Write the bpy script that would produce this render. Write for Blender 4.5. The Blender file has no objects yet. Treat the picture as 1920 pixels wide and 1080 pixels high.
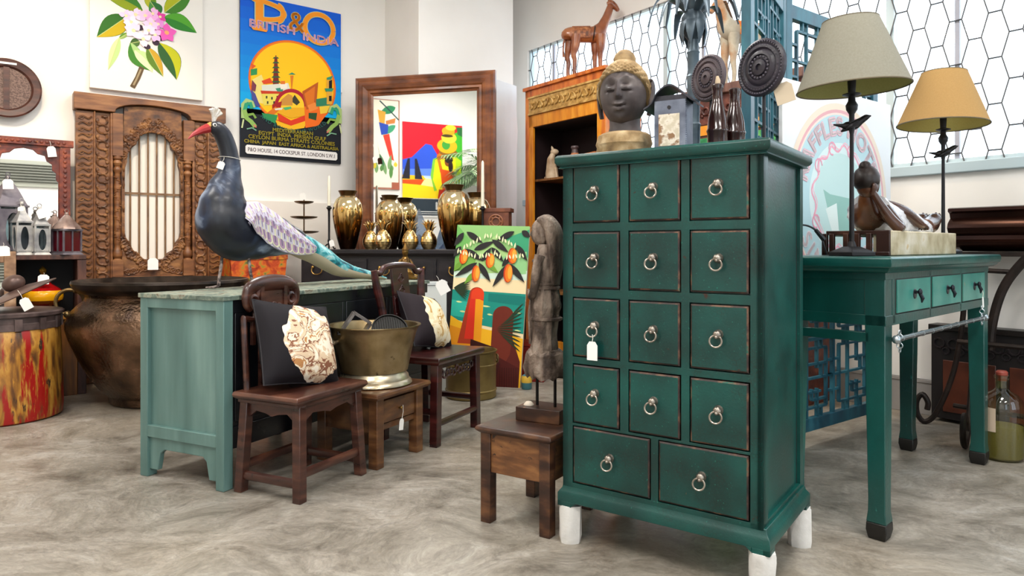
import bpy, bmesh, math, random
from math import sin, cos, pi, radians as R, atan2, sqrt, exp, tau
from mathutils import Matrix, Vector, noise
random.seed(7)
S = bpy.context.scene
C = S.collection
# ---------------- camera, view, world, lights ----------------
F, EYE, CX, CY = 1312.0, 0.95, 960.0, 464.0      # focal length in pixels (1920 wide frame), eye height, horizon
cam = bpy.data.objects.new('camera', bpy.data.cameras.new('camera')); C.objects.link(cam)
cam.data.lens = F / 1920 * 36; cam.data.sensor_width = 36; cam.data.shift_y = -(540 - CY) / 1920
cam.location = (0, 0, EYE); cam.rotation_euler = (R(90), 0, 0); cam.data.clip_start = .05
S.camera = cam
S.view_settings.view_transform = 'Standard'; S.view_settings.look = 'None'
S.view_settings.gamma = 1; S.view_settings.use_curve_mapping = False
S.view_settings.exposure = 0.2
S.cycles.max_bounces = 10; S.cycles.diffuse_bounces = 5; S.cycles.glossy_bounces = 5
S.cycles.transparent_max_bounces = 16; S.cycles.caustics_reflective = False; S.cycles.caustics_refractive = False
S.cycles.sample_clamp_indirect = 6
w = bpy.data.worlds.new('daylight'); S.world = w; w.use_nodes = True
bg = w.node_tree.nodes['Background']; bg.inputs[0].default_value = (.93, .97, 1, 1); bg.inputs[1].default_value = 3.2
D1 = Vector((.7985, .602, 0)); D2 = Vector((.602, -.7985, 0))   # along the poster wall / along the window wall
def area(name, loc, size, power, color, direction, portal=False):
    l = bpy.data.lights.new(name, 'AREA'); l.shape = 'RECTANGLE'; l.size, l.size_y = size; l.energy = power; l.color = color
    if portal: l.cycles.is_portal = True
    o = bpy.data.objects.new(name, l); C.objects.link(o); o.location = loc
    o.rotation_euler = Vector(direction).to_track_quat('-Z', 'Y').to_euler() if direction[2] == 0 else (0, 0, atan2(D1.y, D1.x)); return o
def spot(name, loc, target, power, color, ang, blend=.6, rad=.04):
    l = bpy.data.lights.new(name, 'SPOT'); l.energy = power; l.color = color; l.spot_size = R(ang); l.spot_blend = blend; l.shadow_soft_size = rad
    o = bpy.data.objects.new(name, l); C.objects.link(o); o.location = loc
    o.rotation_euler = (Vector(target) - Vector(loc)).to_track_quat('-Z', 'Y').to_euler(); return o
CEIL = 3.6
def wp(a, b, z=0): return D1 * a + D2 * b + Vector((0, 0, z))     # room coordinates: a along the poster wall, b along the window wall
A0, A1, B0, B1 = -2.05, 4.28, -5.756, 2.6                          # wall_left (a=A0), wall_right (a=A1), wall_back (b=B0), wall_front (b=B1)
area('window portal', wp(A1 + .11, -2.0, 2.15), (7.0, 1.55), 1, (1, 1, 1), -D1, True)
area('added rear opening portal', wp(-1.0, B1 + .12, 1.5), (1.7, 2.9), 1, (1, 1, 1), -D2, True)
area('added rear opening portal', wp(3.1, B1 + .12, 1.5), (1.7, 2.9), 1, (1, 1, 1), -D2, True)
FILL_LAMPS = [(-.6, -3.4), (-.6, -.6), (2.0, -3.4), (2.0, -.6), (.7, 1.4)]  # unseen ceiling panels, added to fill the room with even light
for a, b in FILL_LAMPS:
    area('added ceiling light', wp(a, b, CEIL - .09), (1.2, .6), 50, (1, .97, .93), (0, 0, -1))
SPOTS = [((-1.3, -3.6), (-1.0, -5.7, 1.1), 140), ((.2, -3.9), (.4, -5.7, 1.7), 110), ((-1.5, -2.4), (-1.2, -4.3, .0), 110), ((3.2, -1.9), (4.2, -2.3, .8), 60), ((1.6, -3.6), (1.4, -4.9, .9), 50)]
for (a, b), t, pw in SPOTS:
    spot('track spot', wp(a, b, CEIL - .25), wp(*t), pw, (1, .80, .56), 58)
# ---------------- helpers ----------------
def W(u, v, y): return Vector(((u - CX) / F * y, y, EYE - (v - CY) / F * y))
def G(u, v):
    y = EYE * F / (v - CY); return Vector(((u - CX) / F * y, y, 0))
def lin(h):
    h = h.lstrip('#'); o = []
    for i in (0, 2, 4):
        c = int(h[i:i + 2], 16) / 255; o.append(c / 12.92 if c <= .04045 else ((c + .055) / 1.055) ** 2.4)
    return (*o, 1)
_mc = {}
def NT(name):
    m = bpy.data.materials.new(name); m.use_nodes = True; nt = m.node_tree
    return m, nt, nt.nodes['Principled BSDF'], lambda t: nt.nodes.new(t), nt.links.new
def H(c, rough=.5, metal=0, spec=.5):
    k = (c, rough, metal, spec)
    if k not in _mc:
        m, nt, p, N, L = NT('plain ' + c)
        p.inputs['Base Color'].default_value = lin(c); p.inputs['Roughness'].default_value = rough
        p.inputs['Metallic'].default_value = metal; p.inputs['Specular IOR Level'].default_value = spec
        _mc[k] = m
    return _mc[k]
def MX(name, cols, scale=6, stretch=(1, 1, 1), rough=.5, metal=0, bump=.15, detail=6, dist=0.0, rrange=.15, spots=None, bscale=None, spec=.5, coat=0, coatr=.15, vor=None, bdist=.004):
    """noise-mixed colours; cols = [(pos, hex), ...]; spots = [(hex, noise scale, threshold, stretch)] worn patches; vor = (scale, hex, width) crackle"""
    if name in _mc: return _mc[name]
    m, nt, p, N, L = NT(name)
    tc = N('ShaderNodeTexCoord'); mp = N('ShaderNodeMapping'); mp.inputs['Scale'].default_value = stretch
    L(tc.outputs['Object'], mp.inputs[0])
    nz = N('ShaderNodeTexNoise'); nz.inputs['Scale'].default_value = scale; nz.inputs['Detail'].default_value = detail; nz.inputs['Distortion'].default_value = dist
    L(mp.outputs[0], nz.inputs[0])
    rp = N('ShaderNodeValToRGB'); e = rp.color_ramp.elements
    while len(e) < len(cols): e.new(.5)
    for i, (pos, c) in enumerate(cols): e[i].position = pos; e[i].color = lin(c)
    L(nz.outputs[0], rp.inputs[0]); out = rp.outputs[0]
    for k, (c, sc, th, st) in enumerate(spots or []):
        m2 = N('ShaderNodeMapping'); m2.inputs['Scale'].default_value = st; m2.inputs['Location'].default_value = (k * 3.1 + 1, 2.2 * k, 1.7 * k); L(tc.outputs['Object'], m2.inputs[0])
        n2 = N('ShaderNodeTexNoise'); n2.inputs['Scale'].default_value = sc; n2.inputs['Detail'].default_value = 8; n2.inputs['Roughness'].default_value = .65; L(m2.outputs[0], n2.inputs[0])
        r2 = N('ShaderNodeMapRange'); r2.inputs[1].default_value = th; r2.inputs[2].default_value = th + .04; L(n2.outputs[0], r2.inputs[0])
        mx = N('ShaderNodeMix'); mx.data_type = 'RGBA'; L(r2.outputs[0], mx.inputs[0]); L(out, mx.inputs[6]); mx.inputs[7].default_value = lin(c); out = mx.outputs[2]
    if vor:
        vn = N('ShaderNodeTexVoronoi'); vn.feature = 'DISTANCE_TO_EDGE'; vn.inputs['Scale'].default_value = vor[0]; L(tc.outputs['Object'], vn.inputs[0])
        r2 = N('ShaderNodeMapRange'); r2.inputs[1].default_value = 0; r2.inputs[2].default_value = vor[2]; r2.inputs[3].default_value = .75; r2.inputs[4].default_value = 0; L(vn.outputs[0], r2.inputs[0])
        n3 = N('ShaderNodeTexNoise'); n3.inputs['Scale'].default_value = 9; L(tc.outputs['Object'], n3.inputs[0])
        r3 = N('ShaderNodeMapRange'); r3.inputs[1].default_value = .45; r3.inputs[2].default_value = .62; L(n3.outputs[0], r3.inputs[0])
        mm = N('ShaderNodeMath'); mm.operation = 'MULTIPLY'; L(r2.outputs[0], mm.inputs[0]); L(r3.outputs[0], mm.inputs[1])
        mx = N('ShaderNodeMix'); mx.data_type = 'RGBA'; L(mm.outputs[0], mx.inputs[0]); L(out, mx.inputs[6]); mx.inputs[7].default_value = lin(vor[1]); out = mx.outputs[2]
    L(out, p.inputs['Base Color'])
    mr = N('ShaderNodeMapRange'); mr.inputs[3].default_value = max(.03, rough - rrange); mr.inputs[4].default_value = min(1, rough + rrange)
    L(nz.outputs[0], mr.inputs[0]); L(mr.outputs[0], p.inputs['Roughness'])
    p.inputs['Metallic'].default_value = metal; p.inputs['Specular IOR Level'].default_value = spec; p.inputs['Coat Weight'].default_value = coat; p.inputs['Coat Roughness'].default_value = coatr
    if bump:
        bp = N('ShaderNodeBump'); bp.inputs['Strength'].default_value = bump; bp.inputs['Distance'].default_value = bdist
        src = nz.outputs[0]
        if bscale:
            nb = N('ShaderNodeTexNoise'); nb.inputs['Scale'].default_value = bscale; nb.inputs['Detail'].default_value = 5; L(tc.outputs['Object'], nb.inputs[0]); src = nb.outputs[0]
        L(src, bp.inputs['Height']); L(bp.outputs[0], p.inputs['Normal'])
    _mc[name] = m; return m
def GLASS(name, c, rough=.02, alpha=.25):
    if name in _mc: return _mc[name]
    m, nt, p, N, L = NT(name)
    tr = N('ShaderNodeBsdfTransparent'); tr.inputs[0].default_value = lin(c)
    gl = N('ShaderNodeBsdfGlossy'); gl.inputs['Roughness'].default_value = rough
    fr = N('ShaderNodeLayerWeight'); fr.inputs[0].default_value = .5
    pw = N('ShaderNodeMath'); pw.operation = 'POWER'; pw.inputs[1].default_value = 5; L(fr.outputs['Facing'], pw.inputs[0])
    ad = N('ShaderNodeMath'); ad.operation = 'MULTIPLY_ADD'; ad.inputs[1].default_value = .7; ad.inputs[2].default_value = alpha * .4; ad.use_clamp = True; L(pw.outputs[0], ad.inputs[0])
    mx = N('ShaderNodeMixShader'); L(ad.outputs[0], mx.inputs[0]); L(tr.outputs[0], mx.inputs[1]); L(gl.outputs[0], mx.inputs[2])
    L(mx.outputs[0], nt.nodes['Material Output'].inputs[0]); _mc[name] = m; return m
def FOIL(name):   # half-metallised glass: clear gold at the top running to dark brown below
    m, nt, p, N, L = NT(name); tc = N('ShaderNodeTexCoord'); n = N('ShaderNodeTexNoise'); n.inputs['Scale'].default_value = 5; n.inputs['Detail'].default_value = 5; n.inputs['Distortion'].default_value = 1.5
    L(tc.outputs['Object'], n.inputs[0]); sp = N('ShaderNodeSeparateXYZ'); L(tc.outputs['Generated'], sp.inputs[0])
    a = N('ShaderNodeMath'); a.operation = 'MULTIPLY_ADD'; a.inputs[1].default_value = .55; L(n.outputs[0], a.inputs[0]); L(sp.outputs[2], a.inputs[2])
    rp = N('ShaderNodeValToRGB'); e = rp.color_ramp.elements; e.new(.5); e.new(.5)
    for i, (pos, c) in enumerate([(.44, '#2a1406'), (.72, '#84541c'), (.95, '#d4b06e'), (1.0, '#e2cda0')]): e[i].position = pos; e[i].color = lin(c)
    L(a.outputs[0], rp.inputs[0]); L(rp.outputs[0], p.inputs['Base Color']); p.inputs['Metallic'].default_value = .88; p.inputs['Roughness'].default_value = .1
    return m
class MB:
    def __init__(s, T=None): s.v = []; s.f = []; s.mi = []; s.mats = []; s.c = 0; s.T = T
    def m(s, mat):
        if mat not in s.mats: s.mats.append(mat)
        s.c = s.mats.index(mat); return s
    def add(s, vs, fs, T=None):
        o = len(s.v)
        for p in vs:
            p = Vector(p)
            if T: p = T @ p
            if s.T: p = s.T @ p
            s.v.append(p)
        for f in fs: s.f.append([i + o for i in f]); s.mi.append(s.c)
        return s
    def box(s, x0, x1, y0, y1, z0, z1, T=None, tp=0):
        if tp: a, b, c, d = x0 + tp, x1 - tp, y0 + tp, y1 - tp
        else: a, b, c, d = x0, x1, y0, y1
        return s.add([(x0, y0, z0), (x1, y0, z0), (x1, y1, z0), (x0, y1, z0), (a, c, z1), (b, c, z1), (b, d, z1), (a, d, z1)],
                     [(3, 2, 1, 0), (4, 5, 6, 7), (0, 1, 5, 4), (1, 2, 6, 5), (2, 3, 7, 6), (3, 0, 4, 7)], T)
    def hexa(s, lo, hi):     # frustum from 4 low points and 4 high points
        return s.add(list(lo) + list(hi), [(3, 2, 1, 0), (4, 5, 6, 7), (0, 1, 5, 4), (1, 2, 6, 5), (2, 3, 7, 6), (3, 0, 4, 7)])
    def loft(s, rings, cap=True, T=None, closed=False):
        n = len(rings[0]); vs = [p for r in rings for p in r]; fs = []; k = len(rings)
        for i in range(k if closed else k - 1):
            i2 = (i + 1) % k
            for j in range(n):
                j2 = (j + 1) % n; fs.append((i * n + j, i * n + j2, i2 * n + j2, i2 * n + j))
        if cap and not closed: fs += [tuple(range(n))[::-1], tuple((k - 1) * n + j for j in range(n))]
        return s.add(vs, fs, T)
    def tube(s, pts, r, n=8, closed=False, T=None, sq=1.0, up=None):
        pts = [Vector(p) for p in pts]; k = len(pts); rs = r if isinstance(r, (list, tuple)) else [r] * k; rings = []; pu = None
        for i, p in enumerate(pts):
            a = pts[(i - 1) % k] if closed or i else pts[i]; b = pts[(i + 1) % k] if closed or i < k - 1 else pts[i]
            t = (b - a).normalized()
            if up is not None: u = Vector(up)
            elif pu is not None: u = pu
            else: u = Vector((0, 0, 1)) if abs(t.z) < .9 else Vector((1, 0, 0))
            u = (u - t * u.dot(t)); u = u.normalized() if u.length > 1e-6 else t.orthogonal().normalized()
            pu = u; x = t.cross(u); ri = rs[i]; ru, rx = ri if isinstance(ri, tuple) else (ri, ri * sq)
            rings.append([p + u * (ru * cos(tau * j / n)) + x * (rx * sin(tau * j / n)) for j in range(n)])
        return s.loft(rings, True, T, closed)
    def cyl(s, p0, p1, r0, r1=None, n=16, T=None): return s.tube([p0, p1], [r0, r0 if r1 is None else r1], n, T=T)
    def lathe(s, prof, n=32, T=None, sx=1, sy=1):
        rings = [[(max(r, .0004) * cos(tau * j / n) * sx, max(r, .0004) * sin(tau * j / n) * sy, z) for j in range(n)] for r, z in prof]
        return s.loft(rings, True, T)
    def prism(s, poly, h0, h1, T=None, ax='y'):
        f = (lambda x, y, h: (x, h, y)) if ax == 'y' else ((lambda x, y, h: (x, y, h)) if ax == 'z' else (lambda x, y, h: (h, x, y)))
        n = len(poly); vs = [f(x, y, h0) for x, y in poly] + [f(x, y, h1) for x, y in poly]
        return s.add(vs, [tuple(range(n)), tuple(range(2 * n - 1, n - 1, -1))] + [(j, n + j, n + (j + 1) % n, (j + 1) % n) for j in range(n)], T)
    def sph(s, c, r, nu=16, nv=10, fn=None, T=None):
        if not isinstance(r, tuple): r = (r, r, r)
        rings = []
        for i in range(nv + 1):
            ph = -pi / 2 + pi * i / nv; q = max(cos(ph), .002)
            ring = []
            for j in range(nu):
                th = tau * j / nu; d = Vector((q * cos(th), q * sin(th), sin(ph))); k = fn(d) if fn else 1
                ring.append((c[0] + d.x * r[0] * k, c[1] + d.y * r[1] * k, c[2] + d.z * r[2] * k))
            rings.append(ring)
        return s.loft(rings, True, T)
    def torus(s, c, R_, r, n=24, m=8, T=None, axis='y', a0=0, a1=tau):
        full = abs(a1 - a0 - tau) < 1e-6; k = n if full else n + 1; pts = []
        for i in range(k):
            a = a0 + (a1 - a0) * i / n; x, y = R_ * cos(a), R_ * sin(a)
            pts.append((c[0] + x, c[1], c[2] + y) if axis == 'y' else ((c[0] + x, c[1] + y, c[2]) if axis == 'z' else (c[0], c[1] + x, c[2] + y)))
        return s.tube(pts, r, m, full, T, up=(0, 1, 0) if axis == 'y' else ((0, 0, 1) if axis == 'z' else (1, 0, 0)))
    def build(s, name, mat=None, parent=None, bevel=0, seg=2, sub=0, ang=.62, mods=None, **tg):
        me = bpy.data.meshes.new(name); me.from_pydata([tuple(p) for p in s.v], [], s.f)
        for mm in (s.mats or [mat]): me.materials.append(mm)
        if s.mats: me.polygons.foreach_set('material_index', s.mi)
        bm = bmesh.new(); bm.from_mesh(me); bmesh.ops.recalc_face_normals(bm, faces=bm.faces)
        for fc in bm.faces: fc.smooth = True
        for ed in bm.edges:
            if len(ed.link_faces) != 2 or ed.calc_face_angle(0) > ang: ed.smooth = False
        bm.to_mesh(me); bm.free()
        o = bpy.data.objects.new(name, me); C.objects.link(o); o.parent = parent
        if bevel:
            b = o.modifiers.new('edge', 'BEVEL'); b.width = bevel; b.segments = seg; b.limit_method = 'ANGLE'; b.angle_limit = R(38)
        if sub:
            b = o.modifiers.new('smooth', 'SUBSURF'); b.levels = b.render_levels = sub
        for k, v in tg.items(): o[k] = v
        return o
def thing(name, label, cat, loc=(0, 0, 0), rz=0, group=None):
    o = bpy.data.objects.new(name, None); C.objects.link(o); o.location = loc; o.rotation_euler = (0, 0, rz); o.empty_display_size = .05
    o['label'] = label; o['category'] = cat
    if group: o['group'] = group
    return o
def dup(root, loc=None, rz=None, label=None, sc=None):
    r = root.copy(); C.objects.link(r)
    if loc is not None: r.location = loc
    if rz is not None: r.rotation_euler = (0, 0, rz)
    if label: r['label'] = label
    if sc: r.scale = sc
    for ch in list(root.children):
        c = ch.copy(); C.objects.link(c); c.parent = r
        for g in list(ch.children):
            d = g.copy(); C.objects.link(d); d.parent = c
    return r
def TR(x=0, y=0, z=0, rx=0, ry=0, rz=0, s=1): return Matrix.Translation((x, y, z)) @ Matrix.Rotation(rz, 4, 'Z') @ Matrix.Rotation(ry, 4, 'Y') @ Matrix.Rotation(rx, 4, 'X') @ Matrix.Scale(s, 4)
_tx = {}
def text2d(t, size=1.0, space=1.0):
    k = (t, space)
    if k not in _tx:
        cu = bpy.data.curves.new('lettering', 'FONT'); cu.body = t; cu.size = 1; cu.align_x = 'CENTER'; cu.space_character = space; cu.resolution_u = 3
        ob = bpy.data.objects.new('lettering', cu); me = bpy.data.meshes.new_from_object(ob)
        _tx[k] = ([(p.co.x, p.co.y) for p in me.vertices], [tuple(f.vertices) for f in me.polygons])
        bpy.data.objects.remove(ob); bpy.data.meshes.remove(me); bpy.data.curves.remove(cu)
    v, f = _tx[k]; return [(x * size, y * size) for x, y in v], f
class Art:
    """flat printed picture: layers of coloured shapes in the x-z plane, each a hair in front of the last, facing -y"""
    def __init__(s, w, h, y=0, rough=.45): s.mb = MB(); s.k = 0; s.w, s.h = w, h; s.y = y; s.rough = max(rough, .6)
    def poly(s, c, pts, same=False):
        s.mb.m(H(c, s.rough, 0, .2)); yy = s.y - s.k * .00012
        if not same: s.k += 1
        s.mb.add([(x * s.w, yy, z * s.h) for x, z in pts], [tuple(range(len(pts)))]); return s
    def rect(s, c, x0, z0, x1, z1): return s.poly(c, [(x0, z0), (x1, z0), (x1, z1), (x0, z1)])
    def ell(s, c, x, z, rx, rz, rot=0, n=28, a0=0, a1=tau):
        return s.poly(c, [(x + rx * cos(a) * cos(rot) - rz * sin(a) * sin(rot) * s.h / s.w, z + rx * cos(a) * sin(rot) * s.w / s.h + rz * sin(a) * cos(rot)) for a in [a0 + (a1 - a0) * i / n for i in range(n + (0 if abs(a1 - a0 - tau) < 1e-6 else 1))]])
    def leaf(s, c, x0, z0, x1, z1, wd, bend=0, n=10, half=0):
        dx, dz = (x1 - x0) * s.w, (z1 - z0) * s.h; l = sqrt(dx * dx + dz * dz); nx, nz = -dz / l, dx / l
        def pt(t, side):
            q = wd * sin(pi * t ** .8) * side + bend * sin(pi * t); return ((x0 * s.w + dx * t + nx * q) / s.w, (z0 * s.h + dz * t + nz * q) / s.h)
        a = [pt(i / n, 1 if half >= 0 else 0) for i in range(n + 1)]; b = [pt(i / n, -1 if half <= 0 else 0) for i in range(n - 1, 0, -1)]
        return s.poly(c, a + b)
    def line(s, c, pts, wd):
        s.mb.m(H(c, s.rough, 0, .2)); yy = s.y - s.k * .00012; s.k += 1
        P = [Vector((x * s.w, z * s.h)) for x, z in pts]; L_ = []; Q = []
        for i, p in enumerate(P):
            t = (P[min(i + 1, len(P) - 1)] - P[max(i - 1, 0)]).normalized(); nn = Vector((-t.y, t.x)) * wd / 2; L_.append(p + nn); Q.append(p - nn)
        n = len(P); s.mb.add([(p.x, yy, p.y) for p in L_ + Q], [(i, i + 1, n + i + 1, n + i) for i in range(n - 1)]); return s
    def text(s, c, t, x, z, size, sx=1, arc=None, space=1.0, bold=0):
        v, f = text2d(t, size, space); s.mb.m(H(c, s.rough, 0, .2)); yy = s.y - s.k * .00012; s.k += 1; o = []
        for px, pz in v:
            px *= sx
            if arc:   # (cx, cz, r, flip): curved round a centre in metres
                cx, cz, r, fl = arc; a = px / r
                o.append((cx + (r + pz) * sin(a), yy, cz + (r + pz) * cos(a)) if fl > 0 else (cx + (r - pz) * sin(a), yy, cz - (r - pz) * cos(a)))
            else: o.append((x * s.w + px, yy, z * s.h + pz))
        s.mb.add(o, f)
        for dx, dz in ([(bold, 0), (-bold, 0), (0, bold), (0, -bold)] if bold else []): s.mb.add([(a + dx, b, c2 + dz) for a, b, c2 in o], f)
        return s
    def build(s, name, parent, **t): return s.mb.build(name, None, parent, **t)
def facing(d): return atan2(d[1], d[0])          # rotation that turns local +x along d
def smooth(pts, n=6):                            # Catmull-Rom through points
    P = [Vector(p) for p in pts]; o = []
    for i in range(len(P) - 1):
        p0, p1, p2, p3 = P[max(i - 1, 0)], P[i], P[i + 1], P[min(i + 2, len(P) - 1)]
        for k in range(n):
            t = k / n; o.append(.5 * ((2 * p1) + (p2 - p0) * t + (2 * p0 - 5 * p1 + 4 * p2 - p3) * t * t + (3 * p1 - p0 - 3 * p2 + p3) * t ** 3))
    return o + [P[-1]]
def lerps(vals, n=6):
    o = []
    for i in range(len(vals) - 1):
        a, b = vals[i], vals[i + 1]
        for k in range(n):
            t = k / n; t = t * t * (3 - 2 * t); o.append(tuple(x + (y - x) * t for x, y in zip(a, b)) if isinstance(a, tuple) else a + (b - a) * t)
    return o + [vals[-1]]
TAGM = None
def price_tag(loc, label, w=.035, h=.05, rz=0, tilt=0, string=.05, col='#f4f2ee'):
    """paper tag on a string: loc = knot of the string, the card hangs below"""
    t = thing('price_tag', label, 'tag', loc, rz, 'paper price tags tied to the stock')
    a = tilt; tx, tz = sin(a) * string, -cos(a) * string
    MB().tube([(0, 0, 0), (tx * .5 + .003, -.002, tz * .5), (tx, -.001, tz)], .0011, 5).build('string', H('#e8e4da', .9), t)
    T = TR(tx, -.001, tz, 0, -a, 0)
    MB().prism([(-w * .28, 0), (w * .28, 0), (w / 2, -h * .2), (w / 2, -h), (-w / 2, -h), (-w / 2, -h * .2)], -.0008, .0008, T).build('card', H(col, .8), t)
    return t
# ---------------- the room ----------------
def rbox(mb, a0, a1, b0, b1, z0, z1):
    lo = [wp(a0, b0, z0), wp(a1, b0, z0), wp(a1, b1, z0), wp(a0, b1, z0)]
    return mb.hexa(lo, [p + Vector((0, 0, z1 - z0)) for p in lo])
def struct(name, mb, mat, parent=None, **k):
    o = mb.build(name, mat, parent, **k)
    if parent is None: o['kind'] = 'structure'
    return o
WALL = MX('white plaster', [(.3, '#e6e2dc'), (.7, '#eeebe6')], 1.6, rough=.85, bump=.05, bscale=60, spec=.2)
def concrete():
    m, nt, p, N, L = NT('trowelled concrete'); tc = N('ShaderNodeTexCoord')
    wv = N('ShaderNodeTexNoise'); wv.inputs['Scale'].default_value = .9; wv.inputs['Detail'].default_value = 3; L(tc.outputs['Object'], wv.inputs[0])
    mp = N('ShaderNodeMapping'); mp.inputs['Rotation'].default_value = (0, 0, .6); mp.inputs['Scale'].default_value = (1, 1.35, 1)
    ad = N('ShaderNodeVectorMath'); ad.operation = 'MULTIPLY_ADD'; ad.inputs[1].default_value = (.7, .7, 0); L(wv.outputs['Color'], ad.inputs[0]); L(tc.outputs['Object'], ad.inputs[2]); L(ad.outputs[0], mp.inputs[0])
    n1 = N('ShaderNodeTexNoise'); n1.inputs['Scale'].default_value = 3.4; n1.inputs['Detail'].default_value = 12; n1.inputs['Roughness'].default_value = .72; n1.inputs['Distortion'].default_value = .6; L(mp.outputs[0], n1.inputs[0])
    rp = N('ShaderNodeValToRGB'); e = rp.color_ramp.elements; e.new(.5); e.new(.5)
    for i, (q, c) in enumerate([(.3, '#564f46'), (.43, '#80796e'), (.55, '#989186'), (.7, '#aeaaa2')]): e[i].position = q; e[i].color = lin(c)
    L(n1.outputs[0], rp.inputs[0])
    n2 = N('ShaderNodeTexNoise'); n2.inputs['Scale'].default_value = 11; n2.inputs['Detail'].default_value = 9; n2.inputs['Roughness'].default_value = .7; n2.inputs['Distortion'].default_value = .9; L(mp.outputs[0], n2.inputs[0])
    r2 = N('ShaderNodeMapRange'); r2.inputs[1].default_value = .55; r2.inputs[2].default_value = .68; r2.inputs[4].default_value = .5; L(n2.outputs[0], r2.inputs[0])
    mx = N('ShaderNodeMix'); mx.data_type = 'RGBA'; L(r2.outputs[0], mx.inputs[0]); L(rp.outputs[0], mx.inputs[6]); mx.inputs[7].default_value = lin('#5c564f')
    n3 = N('ShaderNodeTexNoise'); n3.inputs['Scale'].default_value = .55; n3.inputs['Detail'].default_value = 2; L(tc.outputs['Object'], n3.inputs[0])
    r3 = N('ShaderNodeMapRange'); r3.inputs[1].default_value = .5; r3.inputs[2].default_value = .66; r3.inputs[4].default_value = .32; L(n3.outputs[0], r3.inputs[0])
    m3 = N('ShaderNodeMix'); m3.data_type = 'RGBA'; L(r3.outputs[0], m3.inputs[0]); L(mx.outputs[2], m3.inputs[6]); m3.inputs[7].default_value = lin('#a08a6c')
    n4 = N('ShaderNodeTexNoise'); n4.inputs['Scale'].default_value = 24; n4.inputs['Detail'].default_value = 8; n4.inputs['Roughness'].default_value = .75; n4.inputs['Distortion'].default_value = 1.5; L(mp.outputs[0], n4.inputs[0])
    r4 = N('ShaderNodeMapRange'); r4.inputs[1].default_value = .38; r4.inputs[2].default_value = .62; r4.inputs[3].default_value = .80; r4.inputs[4].default_value = 1.12; L(n4.outputs[0], r4.inputs[0])
    m4 = N('ShaderNodeMix'); m4.data_type = 'RGBA'; m4.blend_type = 'MULTIPLY'; m4.inputs[0].default_value = 1; L(m3.outputs[2], m4.inputs[6]); L(r4.outputs[0], m4.inputs[7]); m3 = m4
    L(m3.outputs[2], p.inputs['Base Color'])
    mr = N('ShaderNodeMapRange'); mr.inputs[3].default_value = .27; mr.inputs[4].default_value = .55; L(n1.outputs[0], mr.inputs[0]); L(mr.outputs[0], p.inputs['Roughness'])
    bp = N('ShaderNodeBump'); bp.inputs['Strength'].default_value = .18; bp.inputs['Distance'].default_value = .006; L(n2.outputs[0], bp.inputs['Height']); L(bp.outputs[0], p.inputs['Normal'])
    return m
struct('floor', rbox(MB(), A0 - .15, A1 + .15, B0 - .15, B1 + .15, -.12, 0), concrete())
struct('ceiling', rbox(MB(), A0 - .15, A1 + .15, B0 - .15, B1 + .15, CEIL, CEIL + .1), H('#f2f0ec', .9))
struct('wall_back', rbox(MB(), A0 - .12, A1 + .12, B0 - .12, B0, 0, CEIL), WALL)
struct('wall_left', rbox(MB(), A0 - .12, A0, B0, B1, 0, CEIL), WALL)
WZ0, WZ1, WB0, WB1 = 1.42, 2.89, -5.42, 1.45
mb = MB(); rbox(mb, A1, A1 + .12, B0, B1, 0, WZ0 - .06); rbox(mb, A1, A1 + .12, B0, B1, WZ1, CEIL)
rbox(mb, A1, A1 + .12, B0, WB0, WZ0 - .06, WZ1); rbox(mb, A1, A1 + .12, WB1, B1, WZ0 - .06, WZ1)
struct('wall_right', mb, WALL)
FW = [(-1.85, -.15), (2.25, 3.95)]  # unseen rear openings, added to let in soft front fill daylight
mb = MB(); rbox(mb, A0, A1, B1, B1 + .12, 0, .1); rbox(mb, A0, A1, B1, B1 + .12, 2.95, CEIL)
for x0, x1 in ((A0, FW[0][0]), (FW[0][1], FW[1][0]), (FW[1][1], A1)): rbox(mb, x0, x1, B1, B1 + .12, .1, 2.95)
struct('wall_front', mb, WALL)
struct('trim_1', rbox(MB(), .62, 2.9, B0, B0 + .035, 0, 1.33), MX('ledge plaster', [(.3, '#e0d8ce'), (.7, '#e8e0d6')], 1.6, rough=.8, bump=.04), bevel=.004)
struct('trim_2', rbox(MB(), 2.9, 3.89, B0, -5.142, 0, CEIL), WALL, bevel=.004)       # the boxed pier in the corner
struct('trim_3', rbox(MB(), A1 - .03, A1 + .02, WB0 - .05, B1, WZ0 - .06, WZ0), H('#b3c4ca', .4), bevel=.006)
mb = MB(); rbox(mb, A1 - .018, A1, B0, B1, 0, .2); rbox(mb, A1 - .024, A1, B0, B1, .18, .2); struct('baseboard_right', mb, H('#8f8a86', .6), bevel=.003)
struct('baseboard_back', rbox(MB(), A0, 2.9, B0, B0 + .05, 0, .1), H('#5a4a3c', .6), bevel=.003)
PANE = GLASS('window glass', '#f4faff', .02, .12)
FRM = H('#c3d2d6', .4); ROD = H('#4c4a4a', .5)
edges = [WB0, -3.69, -1.97, -.26, WB1]
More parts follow.
